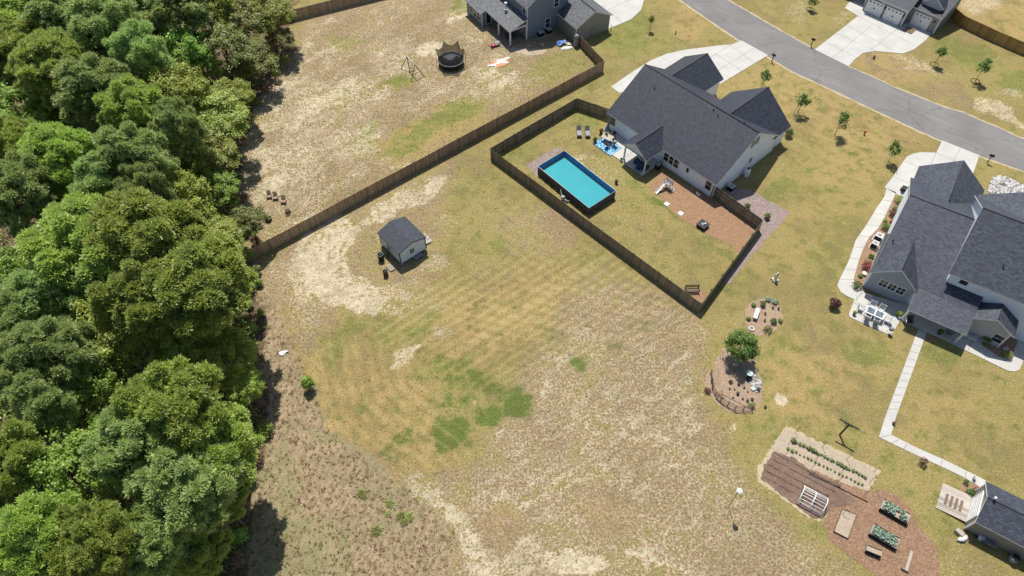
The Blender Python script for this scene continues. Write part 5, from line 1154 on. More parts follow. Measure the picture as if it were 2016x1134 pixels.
def pine_crown(seed, Rr=4.3, Hz=3.4, zc=11.0, n=105, tuft=92, needles=14, ln=.42, wd=.05):
    rr = np.random.default_rng(seed); L = lobes(rr, n, Rr*.9, Hz, zc, .11, .21); tv = []
    for x, y, z, r in L:
        k = int(tuft*(r/(Rr*.24))**1.6); d = unit(rr.normal(size=(k, 3))+np.array([0, 0, .55])); p = np.array([x, y, z])+d*np.array([r, r, r*.62])*(.72+.36*rr.random((k, 1)))
        tv.append(np.hstack([p, unit(d+np.array([0, 0, .6]))]))
    k = int(len(np.vstack(tv))*.12); d = unit(rr.normal(size=(k, 3))+np.array([0, 0, .6])); p = np.array([0, 0, zc])+d*np.array([Rr, Rr, Hz])*(.62+.3*rr.random((k, 1))); tv.append(np.hstack([p, unit(d+np.array([0, 0, .6]))]))
    T = np.vstack(tv); N = len(T)*needles
    c = np.repeat(T[:, :3], needles, 0); ax = np.repeat(T[:, 3:], needles, 0)
    d = unit(ax*.75+rr.normal(size=(N, 3))*.62); l = ln*(.65+.6*rr.random((N, 1))); side = unit(np.cross(d, rr.normal(size=(N, 3))*.45+np.array([0, 0, 1.])))*wd*(.8+.6*rr.random((N, 1)))
    V = np.stack([c-side, c+side, c+d*l+side*.5, c+d*l-side*.5], 1).reshape(-1, 3); F = np.arange(len(V)).reshape(-1, 4)
    return V, F, L
def leaf_crown(seed, Rr=3.8, Hz=3.0, zc=8.0, n=36, per=300, size=.17, lo=.18, hi=.34, fill=1.0):
    rr = np.random.default_rng(seed); L = lobes(rr, n, Rr*.84, Hz, zc, lo, hi); P_ = []
    for x, y, z, r in L:
        k = int(per*(r/(Rr*.26))**1.7*fill); d = unit(rr.normal(size=(k, 3))+np.array([0, 0, .35])); rad = .70+.36*rr.random((k, 1))
        # sprays: pull leaves into small clusters
        p = np.array([x, y, z])+d*np.array([r, r, r*.75])*rad; P_.append(np.hstack([p, d]))
    k = int(len(np.vstack(P_))*.14); d = unit(rr.normal(size=(k, 3))+np.array([0, 0, .4])); P_.append(np.hstack([np.array([0, 0, zc])+d*np.array([Rr, Rr, Hz])*(.6+.34*rr.random((k, 1))), d]))
    T = np.vstack(P_); cl = T[rr.integers(0, len(T), len(T)//9)]; idx = rr.integers(0, len(cl), len(T)//2)
    q = cl[idx].copy(); q[:, :3] += rr.normal(size=(len(q), 3))*.17; T = np.vstack([T[:len(T)-len(q)], q]); N = len(T)
    nrm = unit(T[:, 3:]*.7+rr.normal(size=(N, 3))*.5+np.array([0, .25, .8])); t1 = unit(np.cross(nrm, rr.normal(size=(N, 3)))); t2 = np.cross(nrm, t1); s = size*(.6+.9*rr.random((N, 1)))
    c = T[:, :3]; V = np.stack([c-t1*s, c-t2*s*.6, c+t1*s, c+t2*s*.6], 1).reshape(-1, 3); return V, np.arange(len(V)).reshape(-1, 4), L
def trunk_mb(seed, h, r0, L, nl=9, base=.35):
    rr = random.Random(seed); m = MB(); pts = []; x = y = 0
    for k in range(7): pts.append((x, y, h*k/6)); x += rr.uniform(-.12, .12); y += rr.uniform(-.12, .12)
    m.tube(pts, [r0*(1-.13*k) for k in range(7)], 8)
    idx = list(range(len(L))); rr.shuffle(idx)
    for i in idx[:nl]:
        X, Y_, Z, r = L[i]; z0 = max(h*base, min(h*.92, Z-1.2-rr.random()*1.6)); f = z0/h*6; a = int(f); a = min(a, 5)
        p0 = Vector(pts[a]).lerp(Vector(pts[a+1]), f-a); p2 = Vector((X, Y_, Z)); p1 = p0.lerp(p2, .5)+Vector((0, 0, -.25)); m.tube([p0, p1, p2], [r0*.36, r0*.24, r0*.08], 6)
    return m
def proto(name, kind, seed, mat):
    root = thing(name, 'x', 'tree')
    if kind == 'pine': V, F, L = pine_crown(seed); h = 12.5; r0 = .24
    elif kind == 'pine2': V, F, L = pine_crown(seed, 4.0, 3.8, 11.0, 90, 84, 13, .44, .047); h = 13; r0 = .22
    elif kind == 'oak': V, F, L = leaf_crown(seed, 3.7, 3.0, 8.0, 105, 720, .095, .11, .21); h = 8.5; r0 = .2
    elif kind == 'bright': V, F, L = leaf_crown(seed, 3.6, 2.8, 8.0, 85, 600, .11, .12, .22); h = 8.5; r0 = .18
    elif kind == 'dull': V, F, L = leaf_crown(seed, 3.6, 3.0, 8.0, 70, 440, .105, .13, .23); h = 9; r0 = .18
    me = mesh_np('crown', V, F, mat); o = bpy.data.objects.new('crown', me); COL.objects.link(o); o.parent = root
    trunk_mb(seed, h, r0, L, 14 if kind == 'pine2' else 9).build('trunk', 'bark', root)
    return root
PR = {
 'P': [('pine_tree', 'pine', 1, 'pine'), ('pine_tree', 'pine', 2, 'pine'), ('pine_tree', 'pine', 3, 'pine')],
 'G': [('pine_tree', 'pine2', 4, 'pine2'), ('pine_tree', 'pine2', 5, 'pine2')],
 'Y': [('oak_tree', 'oak', 6, 'oak'), ('oak_tree', 'oak', 7, 'oak')],
 'B': [('broadleaf_tree', 'bright', 8, 'bright'), ('broadleaf_tree', 'bright', 9, 'bright')],
 'D': [('broadleaf_tree', 'dull', 10, 'dull')]}
RB = {'P': 4.3, 'G': 4.1, 'Y': 3.7, 'B': 3.6, 'D': 3.6}; ZB = {'P': 11.0, 'G': 11.0, 'Y': 8.0, 'B': 8.0, 'D': 8.0}
pool_ = {}; cnt = {}
def forest(px, py, rp, kind, zc, label, group=None):
    x, y = at(px, py, zc); depth = y*math.sin(TILT)+(CAM_H-zc)*math.cos(TILT); r = 1.22*rp*depth/FPX; s = r/RB[kind]; sz = zc/ZB[kind]
    i = cnt.get(kind, 0); cnt[kind] = i+1; j = i % len(PR[kind]); key = (kind, j)
    rz = rng.uniform(0, 6.28); sc_ = (s*rng.uniform(.94, 1.06), s*rng.uniform(.94, 1.06), sz)
    if key not in pool_:
        o = proto(*PR[kind][j]); pool_[key] = o; o.location = (x, y, 0); o.rotation_euler = (0, 0, rz); o.scale = sc_
        o['label'] = label; 
        if group: o['group'] = group
    else:
        o = dup(pool_[key], (x, y, 0), rz, label, group, sc_)
        if not group and 'group' in o: del o['group']
    return o
T_ = [
 (60, 20, 66, 'P', 12, 'pine filling the top left corner of the woods'),
 (40, 105, 62, 'P', 11, 'pine at the left edge just below the top corner pine'),
 (140, 50, 62, 'G', 12, 'grey-green pine second from the left along the top edge'),
 (115, 140, 66, 'P', 12, 'green pine left of the pine with bare grey limbs'),
 (215, 62, 60, 'G', 13, 'tall thin-crowned pine with bare grey limbs near the top edge'),
 (330, 22, 60, 'G', 11, 'grey pine at the top edge in the middle of the woods'),
 (250, 12, 40, 'D', 8, 'brownish shaded tree at the top edge between two grey pines'),
 (410, 15, 44, 'Y', 9, 'olive tree at the top edge right of the grey pine'),
 (470, 42, 52, 'D', 6.5, 'dark olive tree in front of the short top fence'),
 (528, 26, 44, 'Y', 6, 'olive oak at the top right corner of the woods'),
 (553, 78, 26, 'D', 3.5, 'low dark tree at the right end of the top woods'),
 (497, 118, 46, 'D', 4.5, 'dark brownish tree casting shade on the upper sandy yard'),
 (440, 95, 50, 'D', 7, 'dark tree behind the bright green maple near the top'),
 (360, 100, 46, 'B', 8, 'vivid green maple among dark trees near the top'),
 (408, 128, 24, 'B', 6, 'small vivid green sapling right of the green maple'),
 (280, 115, 46, 'G', 12, 'pine with open limbs just left of the vivid green maple'),
 (40, 205, 62, 'B', 8, 'bright green leafy tree at the left edge, upper part'),
 (95, 245, 40, 'B', 7, 'small bright green tree in a dark gap at the upper left'),
 (195, 190, 62, 'G', 12, 'grey-green pine above the open gap with leaning trunks'),
 (265, 225, 48, 'P', 12, 'pine between the grey pine and the yellow-green oaks'),
 (340, 190, 58, 'Y', 9, 'upper left crown of the yellow-green oaks at the wood edge'),
 (418, 238, 58, 'Y', 6.5, 'largest yellow-green oak bulging towards the sandy yard'),
 (455, 192, 36, 'Y', 5, 'rounded yellow-green oak at the wood edge, upper right'),
 (355, 262, 42, 'G', 11, 'small grey pine beside the largest yellow-green oak'),
 (405, 312, 50, 'Y', 6, 'olive oak below the largest yellow-green oak'),
 (25, 300, 50, 'P', 11, 'pine at the left edge above the leaning bare trunk'),
 (120, 320, 62, 'P', 12, 'broad pale pine in the upper left half of the woods'),
 (200, 290, 36, 'B', 6, 'low green tree under the leaning pine trunks'),
 (270, 325, 60, 'G', 12, 'grey-green pine in the centre of the upper woods'),
 (40, 385, 62, 'G', 12, 'pine with leaning dark trunk at the left edge'),
 (150, 385, 52, 'B', 8, 'green tree above the left shoulder of the giant pine'),
 (215, 375, 50, 'G', 11, 'grey pine directly above the giant pine'),
 (290, 380, 40, 'G', 11, 'small grey pine above right of the giant pine'),
 (350, 400, 60, 'Y', 8, 'leafy yellow-green tree right of the small grey pine'),
 (425, 372, 40, 'B', 5, 'bright yellow-green tree at the wood edge above the fence end'),
 (488, 435, 34, 'D', 4, 'small thin olive oak nearest the end of the long fence'),
 (425, 480, 48, 'Y', 5.5, 'leafy oak just left of the end of the long fence'),
 (175, 495, 88, 'P', 13, 'left crown of the giant pine group in mid forest'),
 (285, 475, 84, 'P', 13.5, 'top crown of the giant pine group in mid forest'),
 (395, 560, 80, 'P', 12, 'right crown of the giant pine group, facing the meadow'),
 (290, 580, 74, 'P', 12, 'front crown of the giant pine group in mid forest'),
 (25, 545, 56, 'B', 8, 'bright green tree at the left edge, half way down'),
 (110, 590, 62, 'G', 11, 'grey-green pine below the left crown of the giant pine'),
 (40, 640, 56, 'G', 11, 'pine at the left edge just below the bright green tree'),
 (465, 560, 34, 'B', 5, 'small leafy tree at the wood edge below the fence end'),
 (215, 655, 72, 'Y', 9, 'pale yellow-green oak below the giant pine group'),
 (350, 690, 46, 'Y', 7, 'small oak right of the pale yellow-green oak'),
 (120, 700, 58, 'G', 11, 'grey pine left of the pale yellow-green oak'),
 (30, 735, 60, 'G', 11, 'broad grey pine at the left edge, lower half'),
 (445, 705, 54, 'Y', 6, 'yellow-green oak at the wood edge beside the white scrap'),
 (480, 760, 36, 'Y', 4.5, 'low oak at the wood edge below the white scrap'),
 (390, 745, 44, 'Y', 7, 'olive oak between the edge oaks and the great lower pine'),
 (190, 765, 56, 'B', 8, 'green tree above the dark hollow in the lower woods'),
 (95, 800, 50, 'G', 10, 'grey pine left of the dark hollow in the lower woods'),
 (345, 815, 82, 'P', 13, 'top crown of the great lower pine'),
 (418, 888, 72, 'P', 10, 'right crown of the great lower pine, over the meadow shade'),
 (280, 880, 74, 'G', 12, 'left crown of the great lower pine'),
 (370, 962, 76, 'G', 11, 'lower crown of the great lower pine'),
 (135, 935, 78, 'B', 9, 'large bright green broadleaf tree in the lower left woods'),
 (210, 865, 34, 'B', 6, 'small fresh green tree at the foot of the great lower pine'),
 (30, 915, 58, 'P', 11, 'pine at the left edge beside the large bright green tree'),
 (432, 985, 42, 'P', 7, 'pine at the wood edge near the bottom'),
 (40, 1000, 44, 'D', 7, 'shaded tree at the left edge above the bottom pines'),
 (90, 1070, 74, 'P', 12, 'light green pine in the bottom left corner'),
 (205, 1075, 66, 'P', 12, 'light green pine second from left along the bottom edge'),
 (300, 1070, 58, 'G', 10, 'grey-green pine at the bottom edge in mid wood'),
 (390, 1085, 46, 'P', 7, 'small pine at the bottom edge near the meadow'),
 (255, 985, 40, 'D', 8, 'dark tree between the large bright tree and the lower pine'),
]
for a in T_: forest(*a)
# undergrowth across the wood floor
def undergrowth():
    rr = np.random.default_rng(5); FP = [(-120, -80), (560, -60), (545, 100), (485, 230), (455, 330), (490, 470), (462, 520), (495, 600), (510, 740), (515, 860), (480, 960), (455, 1200), (-120, 1200)]
    pts = []
    while len(pts) < 3400:
        px, py = rr.uniform(-120, 560), rr.uniform(-60, 1180)
        ins = False
        for i in range(len(FP)):
            x0, y0 = FP[i]; x1, y1 = FP[(i+1) % len(FP)]
            if (y0 > py) != (y1 > py) and px < (x1-x0)*(py-y0)/(y1-y0)+x0: ins = not ins
        if ins: pts.append((*at(px, py), rr.uniform(.3, 4.5), rr.uniform(.3, 1.1)))
    c = []; 
    for x, y, z, r in pts:
        k = int(26*r/.6); d = unit(rr.normal(size=(k, 3))); c.append(np.array([x, y, 0])+d*np.array([r, r, .6])*rr.random((k, 1))**.4+np.array([0, 0, z*.6])*rr.random((k, 1)))
    C = np.vstack(c); N = len(C); nrm = unit(rr.normal(size=(N, 3))*.6+np.array([0, 0, 1.])); t1 = unit(np.cross(nrm, rr.normal(size=(N, 3)))); t2 = np.cross(nrm, t1); s = .13*(.6+.9*rr.random((N, 1)))
    V = np.stack([C-t1*s, C-t2*s*.6, C+t1*s, C+t2*s*.6], 1).reshape(-1, 3); V[:, 2] = np.maximum(V[:, 2], .02)
    me = mesh_np('undergrowth', V, np.arange(len(V)).reshape(-1, 4), 'dull'); me.materials.append(M['bright']); me.materials.append(M['brownleaf'])
    mi = np.repeat(rr.choice([0, 1, 2], size=N//20+1, p=[.40, .45, .15]), 20)[:N]; me.polygons.foreach_set('material_index', mi.astype(np.int32))
    o = bpy.data.objects.new('undergrowth', me); COL.objects.link(o); tag(o, 'low leafy scrub and brown leaves under the forest trees', 'undergrowth', None, 'stuff')
undergrowth()
# shrubs along the wood edge and other bushes
def bush(px, py, r, h, mat, lb, n=420, size=.10, grp=None, name='shrub', cat='shrub', z0=0):
    t_ = thing(name, lb, cat, (*at(px, py), z0), rng.uniform(0, 6), grp)
    m = leafblob((0, 0, h*.55), (r*.8, r*.8, h*.5), int(n*.55), size, seed=int(px*7+py), shell=.4)
    for k in range(4):
        a = k*1.6+px; q = leafblob((r*.5*math.cos(a), r*.5*math.sin(a), h*(.4+.12*(k % 2))), (r*.5, r*.5, h*.42), int(n*.14), size, seed=k+int(px), shell=.4)
        b0 = len(m.v); m.v += q.v; m.f += [tuple(i+b0 for i in f) for f in q.f]; m.mi += q.mi; m.uv += q.uv; m.sm += q.sm
    m.build('foliage', mat, t_)
    s_ = MB()
    for k in range(4): a = k*1.57+.4; s_.tube([(0, 0, 0), (r*.35*math.cos(a), r*.35*math.sin(a), h*.6)], [.03, .012], 5)
    s_.build('stem', 'twig', t_)
    return t_
for x, y, r, h, m_, lb in [
 (492, 512, .9, 1.9, 'bright', 'green shrub at the very end of the long fence'), (508, 538, .6, 1.3, 'dull', 'first small shrub down the wood edge from the fence end'),
 (512, 562, .5, 1.1, 'bright', 'second small shrub down the wood edge from the fence end'), (494, 604, .45, 1.3, 'pine', 'little pine seedling on the brown strip by the woods'),
 (517, 622, .45, 1.2, 'bright', 'narrow green sapling on the brown strip by the woods'), (501, 655, .8, 1.7, 'bright', 'larger green sapling at the dark wood edge'),
 (478, 555, .6, 1.3, 'brownleaf', 'brown bush in front of the small leafy edge tree'), (497, 820, 1.1, 1.6, 'brownleaf', 'bare brown bush at the wood edge above the deep shade'),
 (505, 480, .7, 1.4, 'brownleaf', 'dry brown bush beside the fence end inside the woods'), (548, 100, 1.0, 1.8, 'brownleaf', 'brown bush at the foot of the dark top trees')]:
    bush(x, y, r, h, m_, lb, 360)
for i, (x, y) in enumerate([(578, 108), (566, 134), (548, 158), (528, 182), (510, 208), (496, 246), (484, 284), (476, 322), (474, 362), (482, 398)]):
    bush(x, y, rng.uniform(.8, 1.3), rng.uniform(1.2, 2.2), ('brownleaf', 'dull', 'dull')[i % 3], ('brown', 'olive', 'olive')[i % 3]+' scrub bush at the upper wood edge, number '+('one', 'two', 'three', 'four', 'five', 'six', 'seven', 'eight', 'nine', 'ten')[i]+' from the top', 420)
for i, (x, y) in enumerate([(512, 800), (524, 850), (508, 905), (497, 950), (488, 1005), (480, 1060), (474, 1110)]):
    bush(x, y, rng.uniform(.7, 1.1), rng.uniform(1.0, 1.8), ('brownleaf', 'bright')[i % 2], ('brown', 'green')[i % 2]+' scrub bush at the lower wood edge, number '+('one', 'two', 'three', 'four', 'five', 'six', 'seven')[i]+' from the top', 380)
bush(611, 765, .75, 2.1, 'bright', 'lone small bright green pine at the mown field edge', 900, .10, None, 'pine_tree', 'tree')
bush(1640, 604, .75, 1.25, 'maroon', 'round maroon bush alone on the lawn left of the patio', 700, .09)
bush(1551, 268, .7, 1.2, 'dark', 'dark shrub at the front right corner of the white house', 420, .09)
bush(1470, 410, .45, .8, 'young', 'upper small green shrub on the pink gravel outside the fence', 240, .09); bush(1509, 430, .45, .8, 'young', 'lower small green shrub on the pink gravel outside the fence', 240, .09)
# young street trees
def youngtree(base, top, r, lb, ring=False, mat='young'):
    bx, by = at(*base); best = min(np.arange(.8, 6, .05), key=lambda z: (lambda q: (q[0]-bx)**2+(q[1]-by)**2)(at(*top, z)))
    h = float(best)+r*.2; t_ = thing('young_tree', lb, 'tree', (bx, by, 0), rng.uniform(0, 6))
    rr = np.random.default_rng(int(base[0])); V, F, L = leaf_crown(int(base[0]), r, r*1.15, h-.1, 13, 52, .10, .26, .42)
    me = mesh_np('crown', V, F, mat); o = bpy.data.objects.new('crown', me); COL.objects.link(o); o.parent = t_
    m = MB(); m.tube([(0, 0, 0), (.03, .02, h*.5), (0, 0, h)], [.05, .04, .02], 6)
    for l in L[:7]: m.tube([(0, 0, h*.62), (l[0], l[1], l[2])], [.02, .008], 5)
    m.build('trunk', 'twig', t_)
    if ring:
        m = MB(); m.tube([(.62*math.cos(a), .62*math.sin(a), .03) for a in [2*math.pi*k/20 for k in range(20)]], .05, 6, closed=True); o = m.build('mulch_ring', 'wick', t_)
    return t_
youngtree((1498, 174), (1505, 152), .78, 'slender street tree right of the white house garage roof'); youngtree((1571, 222), (1575.5, 200), 1.0, 'leafy young tree off the front corner of the white house')
youngtree((1643, 266), (1653, 241), 1.15, 'fullest young tree on the lawn left of the red hydrant'); youngtree((1749, 318), (1757, 295), .85, 'young tree on the lawn just above the curved driveway')
youngtree((1839, 127), (1853, 102), .7, 'thin young tree in a mulch ring across the road, left one', True); youngtree((1920, 160), (1938, 134), .95, 'bushier young tree in a mulch ring across the road, right one', True)
youngtree((1595, 19), (1600, 2), .6, 'young tree in a mulch ring at the top edge across the road', True)
youngtree((1279, 60), (1287, 38), .25, 'bare thin stake-like sapling on the lawn at the top', False, 'dull')
rt = youngtree((1449, 702), (1457, 678), 1.55, 'x'); 
for c_ in list(rt.children): bpy.data.objects.remove(c_)
rt['label'] = 'dense round green tree between the two garden islands'; rt.name = 'round_tree'
V, F, L = leaf_crown(77, 1.75, 1.5, 2.2, 40, 420, .075, .15, .28); me = mesh_np('crown', V, F, 'young'); o = bpy.data.objects.new('crown', me); COL.objects.link(o); o.parent = rt
trunk_mb(5, 2.4, .12, L, 8).build('trunk', 'bark', rt)
# tufts in the rough meadow and scattered grass clumps
def tufts(name, poly_, n, hmin, hmax, mats, p, label, seed, blades=9, w=.035):
    rr = np.random.default_rng(seed); out = []
    xs = [q[0] for q in poly_]; ys = [q[1] for q in poly_]
    while len(out) < n:
        px, py = rr.uniform(min(xs), max(xs)), rr.uniform(min(ys), max(ys)); ins = False
        for i in range(len(poly_)):
            x0, y0 = poly_[i]; x1, y1 = poly_[(i+1) % len(poly_)]
            if (y0 > py) != (y1 > py) and px < (x1-x0)*(py-y0)/(y1-y0)+x0: ins = not ins
        if ins: out.append(at(px, py))
    C = np.zeros((n, 3)); C[:, :2] = out; hh = rr.uniform(hmin, hmax, n)**1.0; C = np.repeat(C, blades, 0); H = np.repeat(hh, blades)[:, None]; N = len(C)
    d = rr.normal(size=(N, 3)); d[:, 2] = .5+rr.random(N); d = unit(d); base = C+np.c_[rr.normal(size=(N, 2))*.06, np.zeros(N)]; side = unit(np.cross(d, rr.normal(size=(N, 3))*.4+np.array([0, 0, 1.])))*w
    V = np.stack([base-side, base+side, base+d*H], 1).reshape(-1, 3); V[:, 2] = np.maximum(V[:, 2], 0)
    me = mesh_np(name, V, np.arange(len(V)).reshape(-1, 3), mats[0])
    for m_ in mats[1:]: me.materials.append(M[m_])
    me.polygons.foreach_set('material_index', np.repeat(rr.choice(len(mats), size=n, p=p), blades).astype(np.int32)); o = bpy.data.objects.new(name, me); COL.objects.link(o); tag(o, label, 'grass', None, 'stuff')
tufts('dry_grass', RO, 5200, .08, .24, ['dry', 'brownleaf', 'tuft'], [.55, .33, .12], 'dry brown and green grass tufts of the unmown strip beside the woods', 3)
tufts('lawn_grass', [(500, 520), (760, 350), (1180, 150), (1400, 640), (1440, 860), (1560, 1010), (1700, 1134), (880, 1134), (800, 960), (640, 830)], 9000, .05, .12, ['tuft', 'dry', 'dull'], [.35, .35, .3], 'short sparse grass tufts growing through the sandy field', 4, 6, .03)
tufts('lawn_grass', UP[:1]+[(470, 330), (520, 180), (590, 60), (760, 0), (920, 20), (1120, 90), (1180, 125)], 6500, .05, .13, ['tuft', 'dry', 'dull'], [.3, .3, .4], 'sparse grass tufts on the sandy yard behind the long fence', 6, 6, .035)
for x, y, r, lb in [(713, 972, .55, 'fresh green grass clump highest up in the dry meadow'), (768, 992, .45, 'green grass clump between the highest clump and the cluster'), (790, 1015, .5, 'left large clump of the green cluster in the dry meadow'), (806, 1018, .5, 'right large clump of the green cluster in the dry meadow'), (742, 1045, .6, 'big round green grass clump lowest in the dry meadow'), (764, 1012, .3, 'tiny green clump left of the meadow cluster'), (795, 1030, .35, 'small green clump just below the meadow cluster')]:
    t_ = thing('grass_clump', lb, 'grass clump', (*at(x, y), 0), 0, 'green grass clumps in the dry meadow'); m = MB()
    for k in range(170):
        a = rng.uniform(0, 6.28); l = r*rng.uniform(.35, 1); c, n = math.cos(a), math.sin(a); w_ = .022; ox_, oy_ = rng.uniform(-.12, .12), rng.uniform(-.12, .12); h_ = r*rng.uniform(.25, .6)
        p = [(0, 0), (l*.5, h_), (l, h_*.55)]
        for (d0, z0), (d1, z1) in zip(p[:-1], p[1:]): m.face([(ox_+d0*c+n*w_, oy_+d0*n-c*w_, z0), (ox_+d0*c-n*w_, oy_+d0*n+c*w_, z0), (ox_+d1*c-n*w_, oy_+d1*n+c*w_, z1), (ox_+d1*c+n*w_, oy_+d1*n-c*w_, z1)])
    m.build('blades', 'tuft', t_)
# ------------------------------------------------------------------ bed beside the right-hand house
bd = [(1764, 379), (1800, 388), (1780, 430), (1720, 560), (1701, 577), (1682, 552), (1684, 536), (1690, 515), (1697, 495), (1709, 470), (1729, 449), (1741, 428), (1755, 399)]
sheet('mulch_bed', bd, .03, 'mulch', .04, .4, 3)
for x, y, r, h, m_, lb in [(1768, 399, .75, 1.0, 'bright', 'large bright green shrub in the bed near the hose cart'), (1762, 412, .4, .5, 'tuft', 'pale grassy plant below the large bright shrub in the bed'),
 (1756, 424, .6, .8, 'maroon', 'dark maroon shrub in the middle of the side bed'), (1742, 436, .3, .35, 'oak', 'small yellow plant at the path edge of the side bed'), (1741, 450, .6, .75, 'young', 'rounded green shrub just above the two air conditioners'),
 (1755, 440, .35, .5, 'redleaf', 'small red plant against the wall in the side bed'), (1749, 462, .4, .4, 'brownleaf', 'pinkish dry plant right above the air conditioners'),
 (1714, 507, .35, .5, 'young', 'small plant just below the two air conditioners'), (1708, 516, .5, .4, 'dry', 'pale straw-coloured plant in the lower side bed'), (1703, 528, .65, .8, 'redleaf', 'bright red shrub at the lower end of the side bed'),
 (1693, 545, .3, .4, 'dull', 'small grey plant at the path below the red shrub'), (1685, 565, .7, .8, 'young', 'spiky green shrub where the footpath reaches the patio')]:
    bush(x, y, r, h, m_, lb, 300, .075)
acunit(1727, 471, 'upper of the two air conditioners in the side bed', .03, R(52)); acunit(1719, 486, 'lower of the two air conditioners in the side bed', .03, R(52), .7)
for px_, py_, lb in ((1700, 541, 'white round pot in the lower side bed'),):
    t_ = thing('planter', lb, 'pot', (*at(px_, py_), .03)); b = MB(); b.lathe([(.15, 0), (.24, .3), (.26, .32), (.22, .32)], (0, 0, 0), 14); b.build('pot', 'white', t_); b = MB(); b.lathe([(.21, 0), (.21, .02)], (0, 0, .27), 12); b.build('soil', 'soil', t_)
hc = thing('hose_cart', 'black hose cart parked at the corner of the curved driveway', 'hose cart', (*at(1778, 378), .05), R(-30))
b = MB(); b.b2(-.4, .4, -.3, .3, .35, .75); b.build('box', 'black', hc); b = MB(); b.tube([(-.45, .2, .2), (.45, .2, .2)], .2, 12); b.build('wheel', 'darkmetal', hc); b = MB(); b.tube([(-.35, -.3, .6), (-.35, -.6, 1.0), (.35, -.6, 1.0), (.35, -.3, .6)], .025, 6); b.build('handle', 'grey', hc)
b = MB(); b.b2(-.3, -.25, -.25, -.2, 0, .35); b.b2(.25, .3, -.25, -.2, 0, .35); b.build('leg', 'darkmetal', hc)
# patio set
PT = Frame(at(1722, 617, .6), -32.8)
tb = thing('dining_table', 'long white glass-topped patio table with six chairs around it', 'table', (*PT.o, .062), PT.a)
b = MB(); b.b2(-1.0, 1.0, -.55, -.42, .70, .74); b.b2(-1.0, 1.0, .42, .55, .70, .74); b.b2(-1.0, -.86, -.42, .42, .70, .74); b.b2(.86, 1.0, -.42, .42, .70, .74); b.b2(-.07, .07, -.42, .42, .70, .74); b.build('frame', 'white', tb)
b = MB(); b.b2(-.86, -.07, -.42, .42, .705, .725); b.b2(.07, .86, -.42, .42, .705, .725); b.build('tabletop', 'glasstop', tb)
for x in (-.9, .9):
    for y in (-.45, .45): b = MB(); b.b2(x-.03, x+.03, y-.03, y+.03, 0, .7); b.build('leg', 'white', tb)
def wchair(u, v, rz, lb):
    o = thing('patio_chair', lb, 'chair', (*PT.w(u, v), .062), PT.a+R(rz), 'white chairs around the patio table')
    f = MB(); f.b2(-.27, .27, -.27, .27, .38, .43); f.build('seat', 'lightgrey', o)
    f = MB(); f.raw([(-.27, .25, .43), (.27, .25, .43), (.27, .38, .98), (-.27, .38, .98), (-.27, .28, .43), (.27, .28, .43), (.27, .41, .98), (-.27, .41, .98)], [(0, 1, 2, 3), (7, 6, 5, 4), (0, 4, 5, 1), (1, 5, 6, 2), (2, 6, 7, 3), (3, 7, 4, 0)]); f.build('backrest', 'lightgrey', o)
    for s_ in (-1, 1):
        f = MB(); f.tube([(s_*.3, -.28, 0), (s_*.3, -.28, .62), (s_*.3, .3, .64), (s_*.3, .4, 1.0)], .025, 6); f.tube([(s_*.3, .3, .62), (s_*.3, .33, 0)], .025, 6); f.build('side_frame', 'white', o)
wchair(-.5, .95, 0, 'upper left white patio chair, on the house side of the table'); wchair(.5, 1.0, 0, 'upper right white patio chair, on the house side of the table')
wchair(-.5, -.85, 180, 'lower left white patio chair, on the lawn side of the table'); wchair(.45, -.8, 180, 'lower right white patio chair, on the lawn side of the table')
wchair(-1.5, 0, 90, 'white patio chair at the left end of the table'); wchair(1.45, 0, -90, 'white patio chair at the right end of the table')
gs = thing('canopy_stand', 'thin white metal frame standing on the patio left of the dining table', 'frame', (*at(1695, 597), .062), PT.a)
b = MB(); b.tube([(-.7, -.4, 0), (-.5, 0, 1.7), (-.7, .4, 0)], .02, 6); b.tube([(.7, -.4, 0), (.5, 0, 1.7), (.7, .4, 0)], .02, 6); b.build('side_frame', 'lightgrey', gs); b = MB(); b.tube([(-.5, 0, 1.7), (.5, 0, 1.7)], .02, 6); b.build('top_bar', 'lightgrey', gs)
pot(1680.5, 619, 'small potted yellow-green plant at the left patio edge', 'black', 'oak', .13, .25, .062, .2); pot(1768, 622, 'bright yellow-green potted shrub at the left porch post', 'wick', 'oak', .22, .3, .062, .34, n=220)
for px_, py_, lb in ((1770.5, 627, 'smaller white jug by the left porch post'), (1778, 631, 'larger white jar by the left porch post')):
    t_ = thing('planter', lb, 'pot', (*at(px_, py_), .062)); b = MB(); b.lathe([(.14, 0), (.22, .15), (.2, .35), (.14, .42)], (0, 0, 0), 14); b.build('pot', 'white', t_); b = MB(); b.lathe([(.12, 0), (.12, .01)], (0, 0, .423), 12); b.build('soil', 'soil', t_)
gl_ = thing('kettle_grill', 'round kettle grill at the lower corner of the patio', 'grill', (*at(1749, 656), .05)); b = MB(); b.lathe([(.02, 0), (.24, .12), (.27, .24)], (0, 0, .55), 18); b.build('bowl', 'black', gl_); b = MB(); b.lathe([(.27, 0), (.24, .12), (.03, .24)], (0, 0, .80), 18); b.build('lid', 'grey', gl_)
for a in (0, 2.1, 4.2): b = MB(); b.tube([(.15*math.cos(a), .15*math.sin(a), .62), (.28*math.cos(a), .28*math.sin(a), 0)], .018, 6); b.build('leg', 'darkmetal', gl_)
chair(1790, 633, .08, H3.a+R(20), 'dark armchair at the left end of the back porch of the slate-roofed house', 'charcoal', 'darkmetal', w=.6); chair(1866, 656, .08, H3.a-R(60), 'grey armchair at the right end of the same back porch', 'grey', 'darkmetal', w=.6)
pot(1848, 657, 'green fern in a pot on the back porch', 'wick', 'dark', .2, .3, .08, .3)
